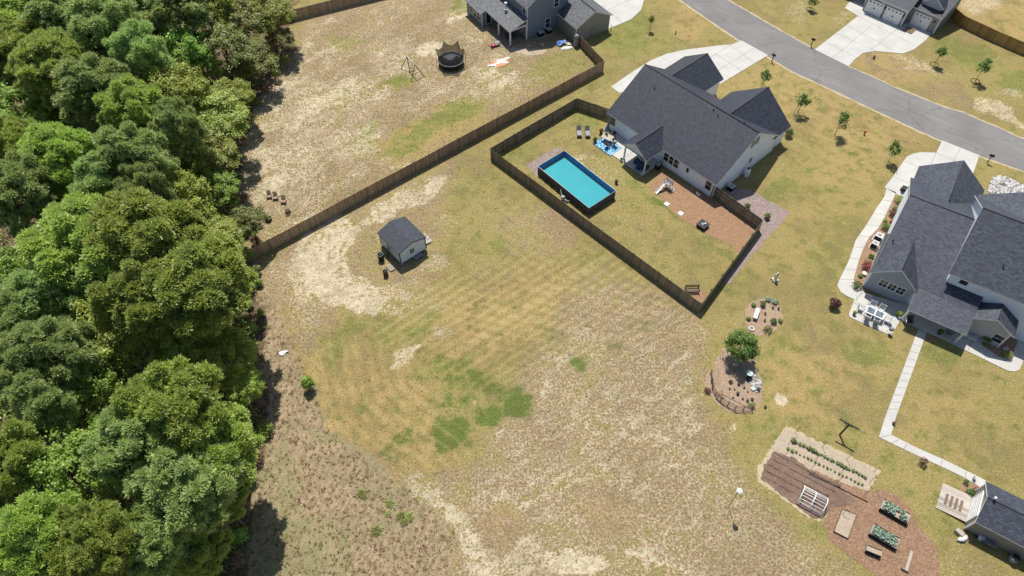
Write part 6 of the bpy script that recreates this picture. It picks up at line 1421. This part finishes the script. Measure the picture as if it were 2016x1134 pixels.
bx_ = thing('garden_bench', 'long pale chest bench against the wall of the right rear wing', 'bench', (*H3.w(11.8, -.75), .05), H3.a); b = MB(); b.b2(-.75, .75, -.25, .25, .08, .42); b.build('chest', 'stone', bx_); b = MB(); b.b2(-.78, .78, -.28, .28, .42, .47); b.build('lid', 'lightgrey', bx_)
sheet('mulch_bed', [(1930, 678), (1945, 664), (1996, 656), (2003, 676), (1988, 705), (1962, 700)], .07, 'mulch', .02, .4, 5)
bush(1938, 671, .75, 1.1, 'dark', 'big dark shrub in shade below the right rear wing', 420, .08); bush(1981, 702, .65, .75, 'tuft', 'yellow-green rounded bush at the path corner of the rear wing', 420, .07)
st_ = thing('stone', 'pale stone ornament in the shaded bed by the path', 'rock', (*at(1978, 688), .07)); b = MB(); b.blob((0, 0, .12), (.35, .22, .16), .15, 2, 0, 3); b.build('boulder', 'stone', st_); b = MB(); b.blob((.3, .3, .05), (.12, .1, .08), .2, 1, 0, 4); b.build('pebble', 'stone', st_)
# oval of pale river stones
def stones(name, px_poly, n, rmin, rmax, label, seed, mats, hole=None):
    rr = random.Random(seed); mb = MB(); xs = [q[0] for q in px_poly]; ys = [q[1] for q in px_poly]; k = 0
    while k < n:
        px, py = rr.uniform(min(xs), max(xs)), rr.uniform(min(ys), max(ys)); ins = False
        for i in range(len(px_poly)):
            x0, y0 = px_poly[i]; x1, y1 = px_poly[(i+1) % len(px_poly)]
            if (y0 > py) != (y1 > py) and px < (x1-x0)*(py-y0)/(y1-y0)+x0: ins = not ins
        if not ins or (hole and math.hypot((px-hole[0])/hole[2], (py-hole[1])/hole[3]) < 1): continue
        r = rr.uniform(rmin, rmax); x, y = at(px, py); mb.blob((x, y, r*.45), (r*rr.uniform(.8, 1.4), r, r*.7), .22, 1, rr.randrange(len(mats)), k); k += 1
    for i in range(len(mb.sm)): mb.sm[i] = False
    o = mb.build(name, mats); tag(o, label, 'stones', None, 'stuff')
M['stone2'] = plain('white_stone', (.56, .55, .52), .85, 0, .2, 5); M['stone3'] = plain('grey_stone', (.24, .23, .225), .85, 0, .25, 5)
rk = [(1945, 376), (1947, 362), (1956, 351), (1968, 347), (1983, 350), (1999, 357), (2016, 367), (2040, 380), (1990, 386), (1950, 384)]
sheet('stone_bed', rk, .012, 'dirt_dark', .05, .5, 6)
stones('river_stones', rk, 820, .08, .18, 'oval bed of pale grey river stones by the road', 5, ['stone', 'stone2', 'stone3'], (1974, 365, 6, 3))
# ------------------------------------------------------------------ upper garden island
isl = [(1466, 622), (1470, 605), (1482, 593), (1500, 588), (1520, 590), (1536, 602), (1540, 622), (1534, 642), (1522, 654), (1505, 660), (1488, 660), (1474, 654), (1470, 640)]
sheet('garden_bed', isl, .012, 'dirt', .12, .4, 6)
for k, (x, y, r, h, m_, lb) in enumerate([(1500.5, 601, .42, .7, 'young', 'yellow-topped green bush near the top of the upper garden island'), (1522, 635, .45, .6, 'dark', 'dark green bush on the right of the upper garden island'), (1510, 651, .65, .6, 'dull', 'wide low bush at the bottom right of the upper garden island'),
 (1483, 602, .3, .35, 'dull', 'low grey-green plant at the left of the island top edge'), (1512, 591, .4, .4, 'cabbage', 'blue-green plant on the top rim of the upper island'), (1525, 596, .45, .4, 'cabbage', 'blue-green plant on the upper right rim of the island'), (1473, 629, .3, .35, 'dull', 'low plant on the left rim of the upper island'),
 (1536, 633, .3, .3, 'dull', 'low plant on the right rim of the upper island')]): bush(x, y, r, h, m_, lb, 190, .07)
def smallpot(px, py, lb, s=.14, m_='black', h=.28):
    t_ = thing('flower_pot', lb, 'pot', (*at(px, py), .012), rng.uniform(0, 1.5)); b = MB(); b.lathe([(s*.75, 0), (s, h), (s*1.1, h), (s*.85, h)], (0, 0, 0), 10); b.build('pot', m_, t_); b = MB(); b.lathe([(s*.8, 0), (s*.8, .01)], (0, 0, h-.03), 8); b.build('soil', 'soil', t_)
bn = thing('garden_bench', 'pale stone bench on the upper garden island', 'bench', (*at(1487.5, 621), .012), R(64)); b = MB(); b.b2(-.75, .75, -.24, .24, .38, .46); b.build('seat', 'stone2', bn)
for x in (-.55, .55): b = MB(); b.b2(x-.07, x+.07, -.18, .18, 0, .38); b.build('leg', 'stone', bn)
fr = thing('tree_ring', 'small round stone-rimmed planter at the bottom of the upper island', 'planter', (*at(1479, 648), .012)); b = MB(); b.tube([(.26*math.cos(a), .26*math.sin(a), .1) for a in [2*math.pi*k/16 for k in range(16)]], .09, 8, closed=True); b.build('rim', 'stone2', fr); b = MB(); b.lathe([(.2, 0), (.2, .06)], (0, 0, 0), 14); b.build('soil', 'soil', fr)
for x, y, lb in ((1521, 607, 'small dark pot at the upper right inside the upper island'), (1532, 609, 'small dark pot nearest the right rim of the upper island'), (1506, 619, 'tiny dark pot in the centre of the upper island'), (1505, 632, 'tiny dark pot just above the wide low bush')): smallpot(x, y, lb, .11)
# windmill ornament
wm = thing('garden_ornament', 'small white lighthouse-like ornament alone on the lawn', 'ornament', (*at(1525, 552), 0), R(20)); b = MB(); b.b2(-.28, .28, -.28, .28, 0, .25); b.build('base', 'white', wm); b = MB(); b.lathe([(.24, 0), (.14, .8), (.18, .82), (.18, .86)], (0, 0, .25), 8); b.build('tower', 'white', wm); b = MB(); b.lathe([(.1, 0), (.1, .2)], (0, 0, 1.11), 8); b.build('lantern', 'glass', wm); b = MB(); b.lathe([(.17, 0), (.02, .16)], (0, 0, 1.31), 8); b.build('cap', 'white', wm)
b = MB(); [b.blob((.4*math.cos(a), .4*math.sin(a), .04), .08, .2, 1, 0, int(a*9)) for a in (0, .8, 1.7, 2.5, 3.4, 4.2, 5.1, 5.8)]; b.build('stone_ring', 'pottery', wm)
# ------------------------------------------------------------------ lower garden island
isl2 = [(1384, 752), (1390, 738), (1404, 730), (1412, 700), (1424, 684), (1450, 690), (1486, 700), (1490, 730), (1500, 752), (1499, 775), (1496, 800), (1482, 812), (1458, 815), (1434, 808), (1412, 796), (1396, 776)]
sheet('garden_bed', isl2, .012, 'dirt', .15, .4, 7)
stones('river_stones', [(1468, 742), (1480, 732), (1492, 740), (1499, 756), (1498, 774), (1488, 772), (1482, 760), (1472, 752)], 95, .07, .16, 'patch of pale rounded rocks right of the lower garden island', 8, ['stone', 'stone', 'stone3', 'stone2'])
# bent-wood rail fence arc
arc = [(1398.5, 737), (1400, 752), (1402, 766), (1408, 780), (1418, 790), (1432, 799), (1446, 806), (1462, 808), (1480, 806)]
af = thing('rustic_fence', 'low rustic branch fence curving round the lower garden island', 'fence', (*at(*arc[0]), 0)); ox, oy = at(*arc[0]); ap = [(x-ox, y-oy) for x, y in P(arc)]
for z in (.25, .55, .8): b = MB(); b.tube([(x+rng.uniform(-.03, .03), y+rng.uniform(-.03, .03), z+rng.uniform(-.04, .04)) for x, y in ap], .035, 6); b.build('rail', 'timber_dark', af)
for i, (x, y) in enumerate(ap): b = MB(); b.tube([(x, y, 0), (x+rng.uniform(-.04, .04), y+rng.uniform(-.04, .04), .95)], .05, 6); b.build('post', 'timber_dark', af)
inner = [(1420, 772), (1434, 780), (1448, 788), (1462, 796), (1478, 804)]
af = thing('log_edging', 'pale fallen branch rail lying inside the curved rustic fence', 'branch', (*at(*inner[0]), 0)); ox, oy = at(*inner[0]); b = MB(); b.tube([(x-ox, y-oy, .5-.09*i) for i, (x, y) in enumerate(P(inner))], .035, 6); b.build('rail', 'timber', af); b = MB(); b.tube([(0, 0, 0), (0, 0, .55)], .04, 6); b.build('post', 'timber', af)
br = thing('branch', 'bare grey twigs at the lower edge of the round tree shade', 'branch', (*at(1447, 727), 0)); b = MB()
for a, l in ((.1, 1.0), (.5, .8), (-.3, .9), (2.9, .7), (3.5, .5)): b.tube([(0, 0, .1), (l*.5*math.cos(a), l*.5*math.sin(a), .25), (l*math.cos(a+.2), l*math.sin(a+.2), .3)], [.03, .02, .008], 5)
b.build('stem', 'twig', br); b = MB(); b.tube([(0, 0, .1), (.4, .4, .35), (.5, .8, .4)], [.02, .015, .006], 5); b.build('twig', 'twig', br)
def birdbath(px, py, lb, m_='aqua'):
    t_ = thing('bird_bath', lb, 'bird bath', (*at(px, py), .012)); b = MB(); b.lathe([(.2, 0), (.1, .08), (.07, .5), (.12, .6)], (0, 0, 0), 14); b.build('pedestal', 'stone', t_); b = MB(); b.lathe([(.12, 0), (.36, .1), (.38, .14), (.33, .11)], (0, 0, .6), 18); b.build('basin', m_, t_)
birdbath(1472, 741, 'pale green bird bath at the edge of the round tree shade'); 
t_ = thing('gazing_bowl', 'low aqua bowl on the pale rocks of the lower island', 'bowl', (*at(1482, 766), .05)); b = MB(); b.lathe([(.12, 0), (.22, .08), (.24, .12), (.18, .08)], (0, 0, 0), 16); b.build('bowl', 'aqua', t_); b = MB(); b.lathe([(.14, 0), (.14, .03)], (0, 0, -.03), 12); b.build('foot', 'stone', t_)
for x, y, s_, lb in ((1473, 747, .3, 'largest black pot just below the bird bath'), (1492, 768, .22, 'black pot at the right rim of the pale rocks'), (1454, 757, .18, 'square dark pot upper left in the lower island'), (1452, 776, .2, 'black square pot in the middle of the lower island'), (1471, 790, .16, 'left one of two black pots low in the lower island'), (1480, 788, .2, 'right one of two black pots low in the lower island'), (1462, 786, .12, 'narrow dark pot left of the two low black pots'), (1465, 764, .12, 'narrow dark pot upper middle of the lower island'), (1436, 766, .12, 'narrow dark pot at the left of the lower island'), (1446, 767, .1, 'tiny dark pot beside the left narrow pot'), (1472, 772, .1, 'tiny dark pot below the aqua bowl'), (1443, 783, .12, 'small black pot near the branch rail'), (1506, 802, .16, 'black pot outside the lower island on its right')): smallpot(x, y, lb, s_*.8, 'black', s_*1.3)
bush(1438, 753, .25, .35, 'maroon', 'small dark reddish plant at the upper left of the lower island', 100, .06); bush(1479, 799, .5, .45, 'tuft', 'green grassy plant at the right end of the rustic fence', 200, .07); bush(1392, 771, .45, .4, 'maroon', 'dark spiky plant outside the rustic fence on its left', 150, .07); bush(1417, 778, .5, .4, 'dry', 'grey twiggy plant at the bend of the rustic fence', 120, .06)
drape('plastic_sheet', 'crumpled white scrap lying on the dry meadow beside the woods', 'plastic sheet', 558, 695, (1.0, .55), R(20), ['white'], .22, 21)
# ------------------------------------------------------------------ vegetable garden
sheet('pale_straw_border', [(1548, 838), (1732, 926), (1716, 962), (1650, 1006), (1612, 1028), (1570, 1003), (1494, 948), (1490, 925), (1508, 895)], .006, 'straw_edge', .13, .22, 2)
sheet('sandy_plot', [(1546, 843), (1724, 926), (1710, 966), (1600, 925), (1518, 884)], .013, 'sandplot', .09, .25, 3)
sheet('tilled_soil', [(1522, 890), (1560, 900), (1600, 930), (1690, 985), (1665, 1002), (1635, 1010), (1605, 1022), (1570, 998), (1498, 943), (1504, 915)], .018, 'dirt_dark', .10, .25, 4)
sheet('pine_straw_bed', [(1602, 927), (1703, 967), (1743, 964), (1766, 976), (1786, 993), (1812, 1041), (1832, 1060), (1846, 1083), (1852, 1134), (1860, 1190), (1770, 1190), (1724, 1134), (1674, 1094), (1650, 1078), (1635, 1064), (1619, 1030), (1635, 1000), (1672, 996), (1686, 984)], .023, 'straw2', .12, .25, 5)
bt = thing('bed_edging', 'thin black edging strip along the tilled soil', 'edging', (*at(1594, 933), .023)); ox, oy = at(1594, 933); q = P([(1594, 933), (1650, 960), (1708, 989)]); b = MB(); b.tube([(x-ox, y-oy, .04) for x, y in q], .045, 6); b.build('strip', 'black', bt); b = MB(); b.tube([(0, 0, 0), (0, 0, .25)], .03, 5); b.build('stake', 'black', bt)
# raised ridges of the tilled rows
fr = Frame(at(1560, 940), -32); rows = MB()
for k in range(5):
    y = -1.35+k*.72; rows.tube([(*fr.w(-2.45+i*.35, y+rng.uniform(-.04, .04)), rng.uniform(-.09, -.05)) for i in range(16+k)], [rng.uniform(.15, .22) for i in range(16+k)], 7)
tag(rows.build('soil_ridges', 'dirt_dark'), 'broken ridges of tilled dark soil in the vegetable plot', 'soil', None, 'stuff')
ORD = ['first', 'second', 'third', 'fourth', 'fifth', 'sixth', 'seventh', 'eighth', 'ninth', 'tenth', 'eleventh', 'twelfth', 'thirteenth', 'fourteenth', 'fifteenth', 'sixteenth', 'seventeenth', 'eighteenth', 'nineteenth', 'twentieth', 'twenty-first', 'twenty-second', 'twenty-third', 'last']
pr = None
def crop(px, py, s, lb, grp):
    global pr
    if pr is None:
        pr = thing('vegetable_plant', lb, 'plant', (*at(px, py), .013), 0, grp); leafblob((0, 0, .14), (.17, .17, .14), 44, .075, 3, shell=.3).build('leaves', 'crop', pr); b = MB(); b.tube([(0, 0, 0), (0, 0, .3)], .012, 5); b.build('stem', 'twig', pr); pr.scale = (s, s, s); return
    dup(pr, (*at(px, py), .013), rng.uniform(0, 6), lb, grp, s)
for k in range(24):
    f = k/23; s = rng.uniform(.7, 1.15)*(1.0 if k not in (0, 5, 6, 7) else 1.5); crop(1562+(1703-1562)*f+rng.uniform(-1, 1), 869+(940-869)*f+rng.uniform(-1, 1), s, ORD[k]+' plant from the left in the upper, fuller crop row on the sandy plot', 'upper row of crop plants')
for k in range(20):
    f = k/19; s = rng.uniform(.5, .9)*(1.0 if k > 2 else 1.5); crop(1551+(1697-1551)*f+rng.uniform(-1, 1), 884+(955-884)*f+rng.uniform(-1, 1), s, ORD[k]+' plant from the left in the lower, sparser crop row on the sandy plot', 'lower row of crop plants')
col_ = [((1566, 851), (1619, 880), (1666.5, 904), (1721, 929)), ((1551, 876), (1606, 904), (1657, 929), (1712, 949)), ((1546, 895), (1598, 922), (1647, 949), (1700, 976))]
nm = ('top', 'middle', 'bottom'); on = ('first', 'second', 'third', 'fourth')
for i, r_ in enumerate(col_):
    for j, q in enumerate(r_):
        t_ = thing('garden_stake', f'{on[j]} thin dark stake from the left in the {nm[i]} stake row of the vegetable plot', 'stake', (*at(*q), .01)); h_ = 1.25 if i != 1 else 1.35
        b = MB(); b.tube([(0, 0, 0), (rng.uniform(-.05, .05), rng.uniform(-.05, .05), h_)], .022, 6); b.build('pole', 'darkmetal', t_); b = MB(); b.tube([(-.1, 0, h_-.06), (.1, 0, h_-.06)], .014, 5); b.build('hook', 'darkmetal', t_)
# hoop tunnel
HT = Frame(at(1567, 991), -33.0); q1 = HT.l(1613, 1016); WD = q1[0]
ht = thing('hoop_frame', 'white slatted hoop frame arching over the tilled soil', 'garden frame', (*HT.o, .02), HT.a)
SP = 1.9; HH = 1.15
def ap_(f, x): a = math.pi*f; return (x, SP/2-SP/2*math.cos(a), HH*math.sin(a))
for x in (0, WD/2, WD): b = MB(); b.tube([ap_(k/16, x) for k in range(17)], .045, 8); b.build('hoop', 'white', ht)
for f in (.04, .14, .25, .36, .46, .55, .64, .74, .86): b = MB(); p0 = ap_(f, 0); p1 = ap_(f, WD); b.tube([p0, p1], .032, 6); b.build('crossbar', 'white', ht)
# bare bed board and raised beds
q = P([(1640.6, 1047), (1668, 1061), (1685, 1014), (1657, 1003)]); c = (sum(a for a, _ in q)/4, sum(b for _, b in q)/4)
rbx = thing('raised_bed', 'low empty sandy bed with board edge right of the hoop frame', 'raised bed', (*c, .02)); q = [(a-c[0], b-c[1]) for a, b in q]
b = MB(); b.poly(q, 0, .14); b.build('soil', 'sandplot', rbx); b = MB()
for i in range(4): j = (i+1) % 4; b.bar((*q[i], .09), (*q[j], .09), .045, .2)
b.build('board', 'timber_dark', rbx)
t_ = thing('garden_stake', 'short dark stake with tag standing in the empty sandy bed', 'stake', (*at(1657, 1012), .15)); b = MB(); b.tube([(0, 0, 0), (.1, .05, .95)], .02, 5); b.build('pole', 'darkmetal', t_); b = MB(); b.tube([(.1, .05, .93), (.5, -.3, .5)], .014, 5); b.build('arm', 'darkmetal', t_)
def raised(tops, h, lb, plants, side='timber_dark'):
    q = [at(a, b, h) for a, b in tops]; c = (sum(a for a, _ in q)/4, sum(b for _, b in q)/4)
    # square it up
    u = Vector((q[2][0]-q[1][0]+q[3][0]-q[0][0], q[2][1]-q[1][1]+q[3][1]-q[0][1])); L = u.length/2; ang = math.atan2(u.y, u.x); v = Vector((q[1][0]-q[0][0]+q[2][0]-q[3][0], q[1][1]-q[0][1]+q[2][1]-q[3][1])); Wd = v.length/2
    t_ = thing('raised_bed', lb, 'raised bed', (*c, .02), ang)
    for (x0, x1, y0, y1) in ((-L/2, L/2, -Wd/2, -Wd/2+.05), (-L/2, L/2, Wd/2-.05, Wd/2)): b = MB(); b.b2(x0, x1, y0, y1, 0, h); b.build('side_board', side, t_)
    for (x0, x1, y0, y1) in ((-L/2, -L/2+.05, -Wd/2+.05, Wd/2-.05), (L/2-.05, L/2, -Wd/2+.05, Wd/2-.05)): b = MB(); b.b2(x0, x1, y0, y1, 0, h+.02); b.build('end_board', 'timber', t_)
    b = MB(); b.b2(-L/2+.05, L/2-.05, -Wd/2+.05, Wd/2-.05, 0, h-.07); b.build('soil', 'sandplot', t_)
    f_ = Frame(c, math.degrees(ang)); return f_, L, Wd
cb = None
def cabbage(x, y, z, lb, grp):
    global cb
    if cb is None:
        cb = thing('cabbage_plant', lb, 'vegetable', (x, y, z), 0, grp); rr = random.Random(4); m = MB()
        for k in range(16):
            a = k*2.4; l = .30*(1-.35*(k % 3)/2); w_ = .12; t = .10+.22*rr.random(); d = (math.cos(a), math.sin(a)); n = (-d[1], d[0])
            m.face([(d[0]*.03, d[1]*.03, .08), (d[0]*l*.6-n[0]*w_, d[1]*l*.6-n[1]*w_, .08+t*.9), (d[0]*l*1.05, d[1]*l*1.05, .06+t*.8), (d[0]*l*.6+n[0]*w_, d[1]*l*.6+n[1]*w_, .08+t*.9)])
        m.build('leaves', 'cabbage', cb); b = MB(); b.tube([(0, 0, 0), (0, 0, .1)], .03, 6); b.build('stem', 'twig', cb); return
    dup(cb, (x, y, z), rng.uniform(0, 6), lb, grp, rng.uniform(.68, 1.0))
fA, LA, WA = raised([(1733, 1001.4), (1740.6, 982), (1794.4, 1013), (1786, 1031.4)], .5, 'black-sided raised bed of leafy greens nearest the lawn', 1, 'black')
fB, LB, WB = raised([(1711.5, 1050.6), (1721.4, 1030), (1773, 1061), (1764.4, 1081)], .5, 'black-sided raised bed packed with greens in the middle of the straw', 1, 'black')
for i in range(6):
    for j in (0, 1):
        if (i, j) in ((3, 0), (5, 1)): continue
        cabbage(*fA.w(-LA/2+.35+i*(LA-.7)/5, (-.24, .24)[j]+rng.uniform(-.06, .06)), .44, ORD[i]+' green from the left, '+('front', 'back')[j]+' row of the raised bed nearest the lawn', 'greens in the upper raised bed')
for i in range(7):
    for j in (0, 1): cabbage(*fB.w(-LB/2+.3+i*(LB-.6)/6, (-.26, .24)[j]+rng.uniform(-.06, .06)), .44, ORD[i]+' leafy green from the left in the '+('front', 'back')[j]+' row of the middle raised bed', 'greens in the middle raised bed')
raised([(1704.6, 1083), (1709, 1073), (1738, 1084), (1733.7, 1096)], .5, 'small empty planter box on legs below the middle raised bed', 0, 'black')
pk = thing('plank', 'weathered plank with a post lying on the straw near the bottom edge', 'plank', (*at(1789, 1104), .03), math.atan2(*(lambda a, b: (b[1]-a[1], b[0]-a[0]))(at(1783, 1126), at(1796, 1082))))
b = MB(); b.b2(-1.0, 1.0, -.12, .12, 0, .06); b.build('board', 'timber', pk); b = MB(); b.b2(-1.15, -1.05, -.2, .45, 0, .2); b.build('post', 'timber_dark', pk)
t_ = thing('garden_stake', 'lone crooked stake on the dry lawn left of the straw bed', 'stake', (*at(1625, 1097), 0)); b = MB(); b.tube([(0, 0, 0), (.15, .1, .6), (.3, .2, .75)], .018, 5); b.build('pole', 'darkmetal', t_); b = MB(); b.b2(.25, .35, .18, .22, .7, .8); b.build('tag', 'stone', t_)
# clothes post and birdhouse pole
cp = thing('clothesline_post', 'black T-shaped clothesline post on the lawn above the vegetable plot', 'post', (*at(1653, 856), 0), R(-35)); b = MB(); b.b2(-.07, .07, -.07, .07, 0, 2.4); b.build('post', 'black', cp); b = MB(); b.b2(-.95, .95, -.06, .06, 2.4, 2.5); b.build('crossbar', 'black', cp); b = MB(); b.bar((-.45, 0, 2.4), (0, 0, 1.95), .05); b.bar((.45, 0, 2.4), (0, 0, 1.95), .05); b.build('brace', 'black', cp)
bh = thing('birdhouse', 'white hexagonal birdhouse on a tall thin pole in the dry field', 'birdhouse', (*at(1433.5, 996), 0), R(10))
b = MB(); b.tube([(0, 0, 0), (0, 0, 3.7)], .025, 6); b.build('pole', 'darkmetal', bh); b = MB(); b.lathe([(.2, 0), (.2, .3)], (0, 0, 3.7), 6); hb = b.build('house_body', 'white', bh)
for i in range(len(hb.data.polygons)): hb.data.polygons[i].use_smooth = False
b = MB(); b.lathe([(.29, 0), (.29, .03), (.04, .2)], (0, 0, 4.0), 6); hb = b.build('roof', 'white', bh)
for p_ in hb.data.polygons: p_.use_smooth = False
b = MB()
for k in range(6): a = math.pi/6+k*math.pi/3; b.lathe([(.045, 0), (.045, .02)], (.172*math.cos(a), .172*math.sin(a), 3.83), 8)
b.build('entrance', 'black', bh)
# small things by the long footpath and the shed
bush(1814, 912, .5, .9, 'brownleaf', 'small brown-leaved bush beside the long footpath', 220, .07)
smallpot(1758, 835, 'small dark pot in the bend of the long footpath', .16, 'wick'); 
sheet('mulch_bed', [(1890, 962), (1898, 944), (1932, 961), (1914, 988), (1886, 975)], .014, 'mulch', .05, .4, 4)
bush(1900, 951, .3, .45, 'dark', 'tiny dark bush where the footpath meets the shed bed', 110, .06); bush(1909, 972, .5, .6, 'dark', 'green bush beside the ramp of the corner shed', 220, .07); bush(1921, 966, .35, .5, 'redleaf', 'red flowering plant against the corner shed', 160, .06)
cat = thing('garden_statue', 'small grey and white goose statue on the footpath by the corner shed', 'ornament', (*at(1915.5, 945), .05)); b = MB(); b.blob((0, 0, .2), (.14, .22, .14), .05, 2); b.build('body', 'grey', cat); b = MB(); b.tube([(0, .15, .25), (0, .22, .5)], .04, 8); b.blob((0, .25, .52), (.06, .09, .06), .02, 1); b.build('head', 'white', cat)
sk_ = thing('bag', 'bulging white sack beside the corner shed', 'bag', (*at(1893, 1062), 0), R(20)); b = MB(); b.blob((0, 0, .18), (.55, .28, .22), .22, 2, 0, 7); b.build('sack', 'stone2', sk_); b = MB(); b.blob((.45, .1, .25), (.12, .1, .1), .2, 1, 0, 8); b.build('knot', 'stone2', sk_)
yb = thing('crate', 'pale yellow board box standing by the corner shed', 'box', (*at(1886, 1050), 0), R(-55)); b = MB(); b.b2(-.35, .35, -.2, .2, 0, .4); b.build('box', 'straw_edge', yb); b = MB(); b.b2(-.36, .36, -.21, .21, .4, .43); b.build('lid', 'timber', yb)
bk = thing('bucket', 'pale blue-white bucket in the shade of the corner shed', 'bucket', (*at(1928, 1061), 0)); b = MB(); b.lathe([(.22, 0), (.28, .5), (.24, .5)], (0, 0, 0), 16); b.build('body', 'lightgrey', bk); b = MB(); b.lathe([(.25, 0), (.25, .03)], (0, 0, .5), 16); b.build('lid', 'white', bk)
wbx = thing('wheelbarrow', 'grey wheelbarrow in the shade beside the corner shed wall', 'wheelbarrow', (*at(1940, 1068), 0), R(-30)); b = MB(); b.raw([(-.4, -.25, .35), (.4, -.25, .35), (.4, .25, .35), (-.4, .25, .35), (-.6, -.35, .65), (.6, -.35, .65), (.6, .35, .65), (-.6, .35, .65)], [(3, 2, 1, 0), (0, 1, 5, 4), (1, 2, 6, 5), (2, 3, 7, 6), (3, 0, 4, 7)]); b.build('tray', 'grey', wbx); b = MB(); b.tube([(-.7, -.03, .2), (-.7, .03, .2)], .2, 14); b.build('wheel', 'black', wbx)
for s_ in (-1, 1): b = MB(); b.tube([(-.7, s_*.05, .2), (.3, s_*.28, .33), (1.0, s_*.3, .6)], .025, 6); b.build('handle', 'timber', wbx)
rb2 = thing('barrel', 'grey rain barrel against the long wall of the corner shed', 'barrel', (*at(1990, 1103), 0)); b = MB(); b.lathe([(.3, 0), (.36, .4), (.33, .85)], (0, 0, 0), 18); b.build('drum', 'grey', rb2); b = MB(); b.lathe([(.34, 0), (.34, .04)], (0, 0, .85), 18); b.build('lid', 'black', rb2)
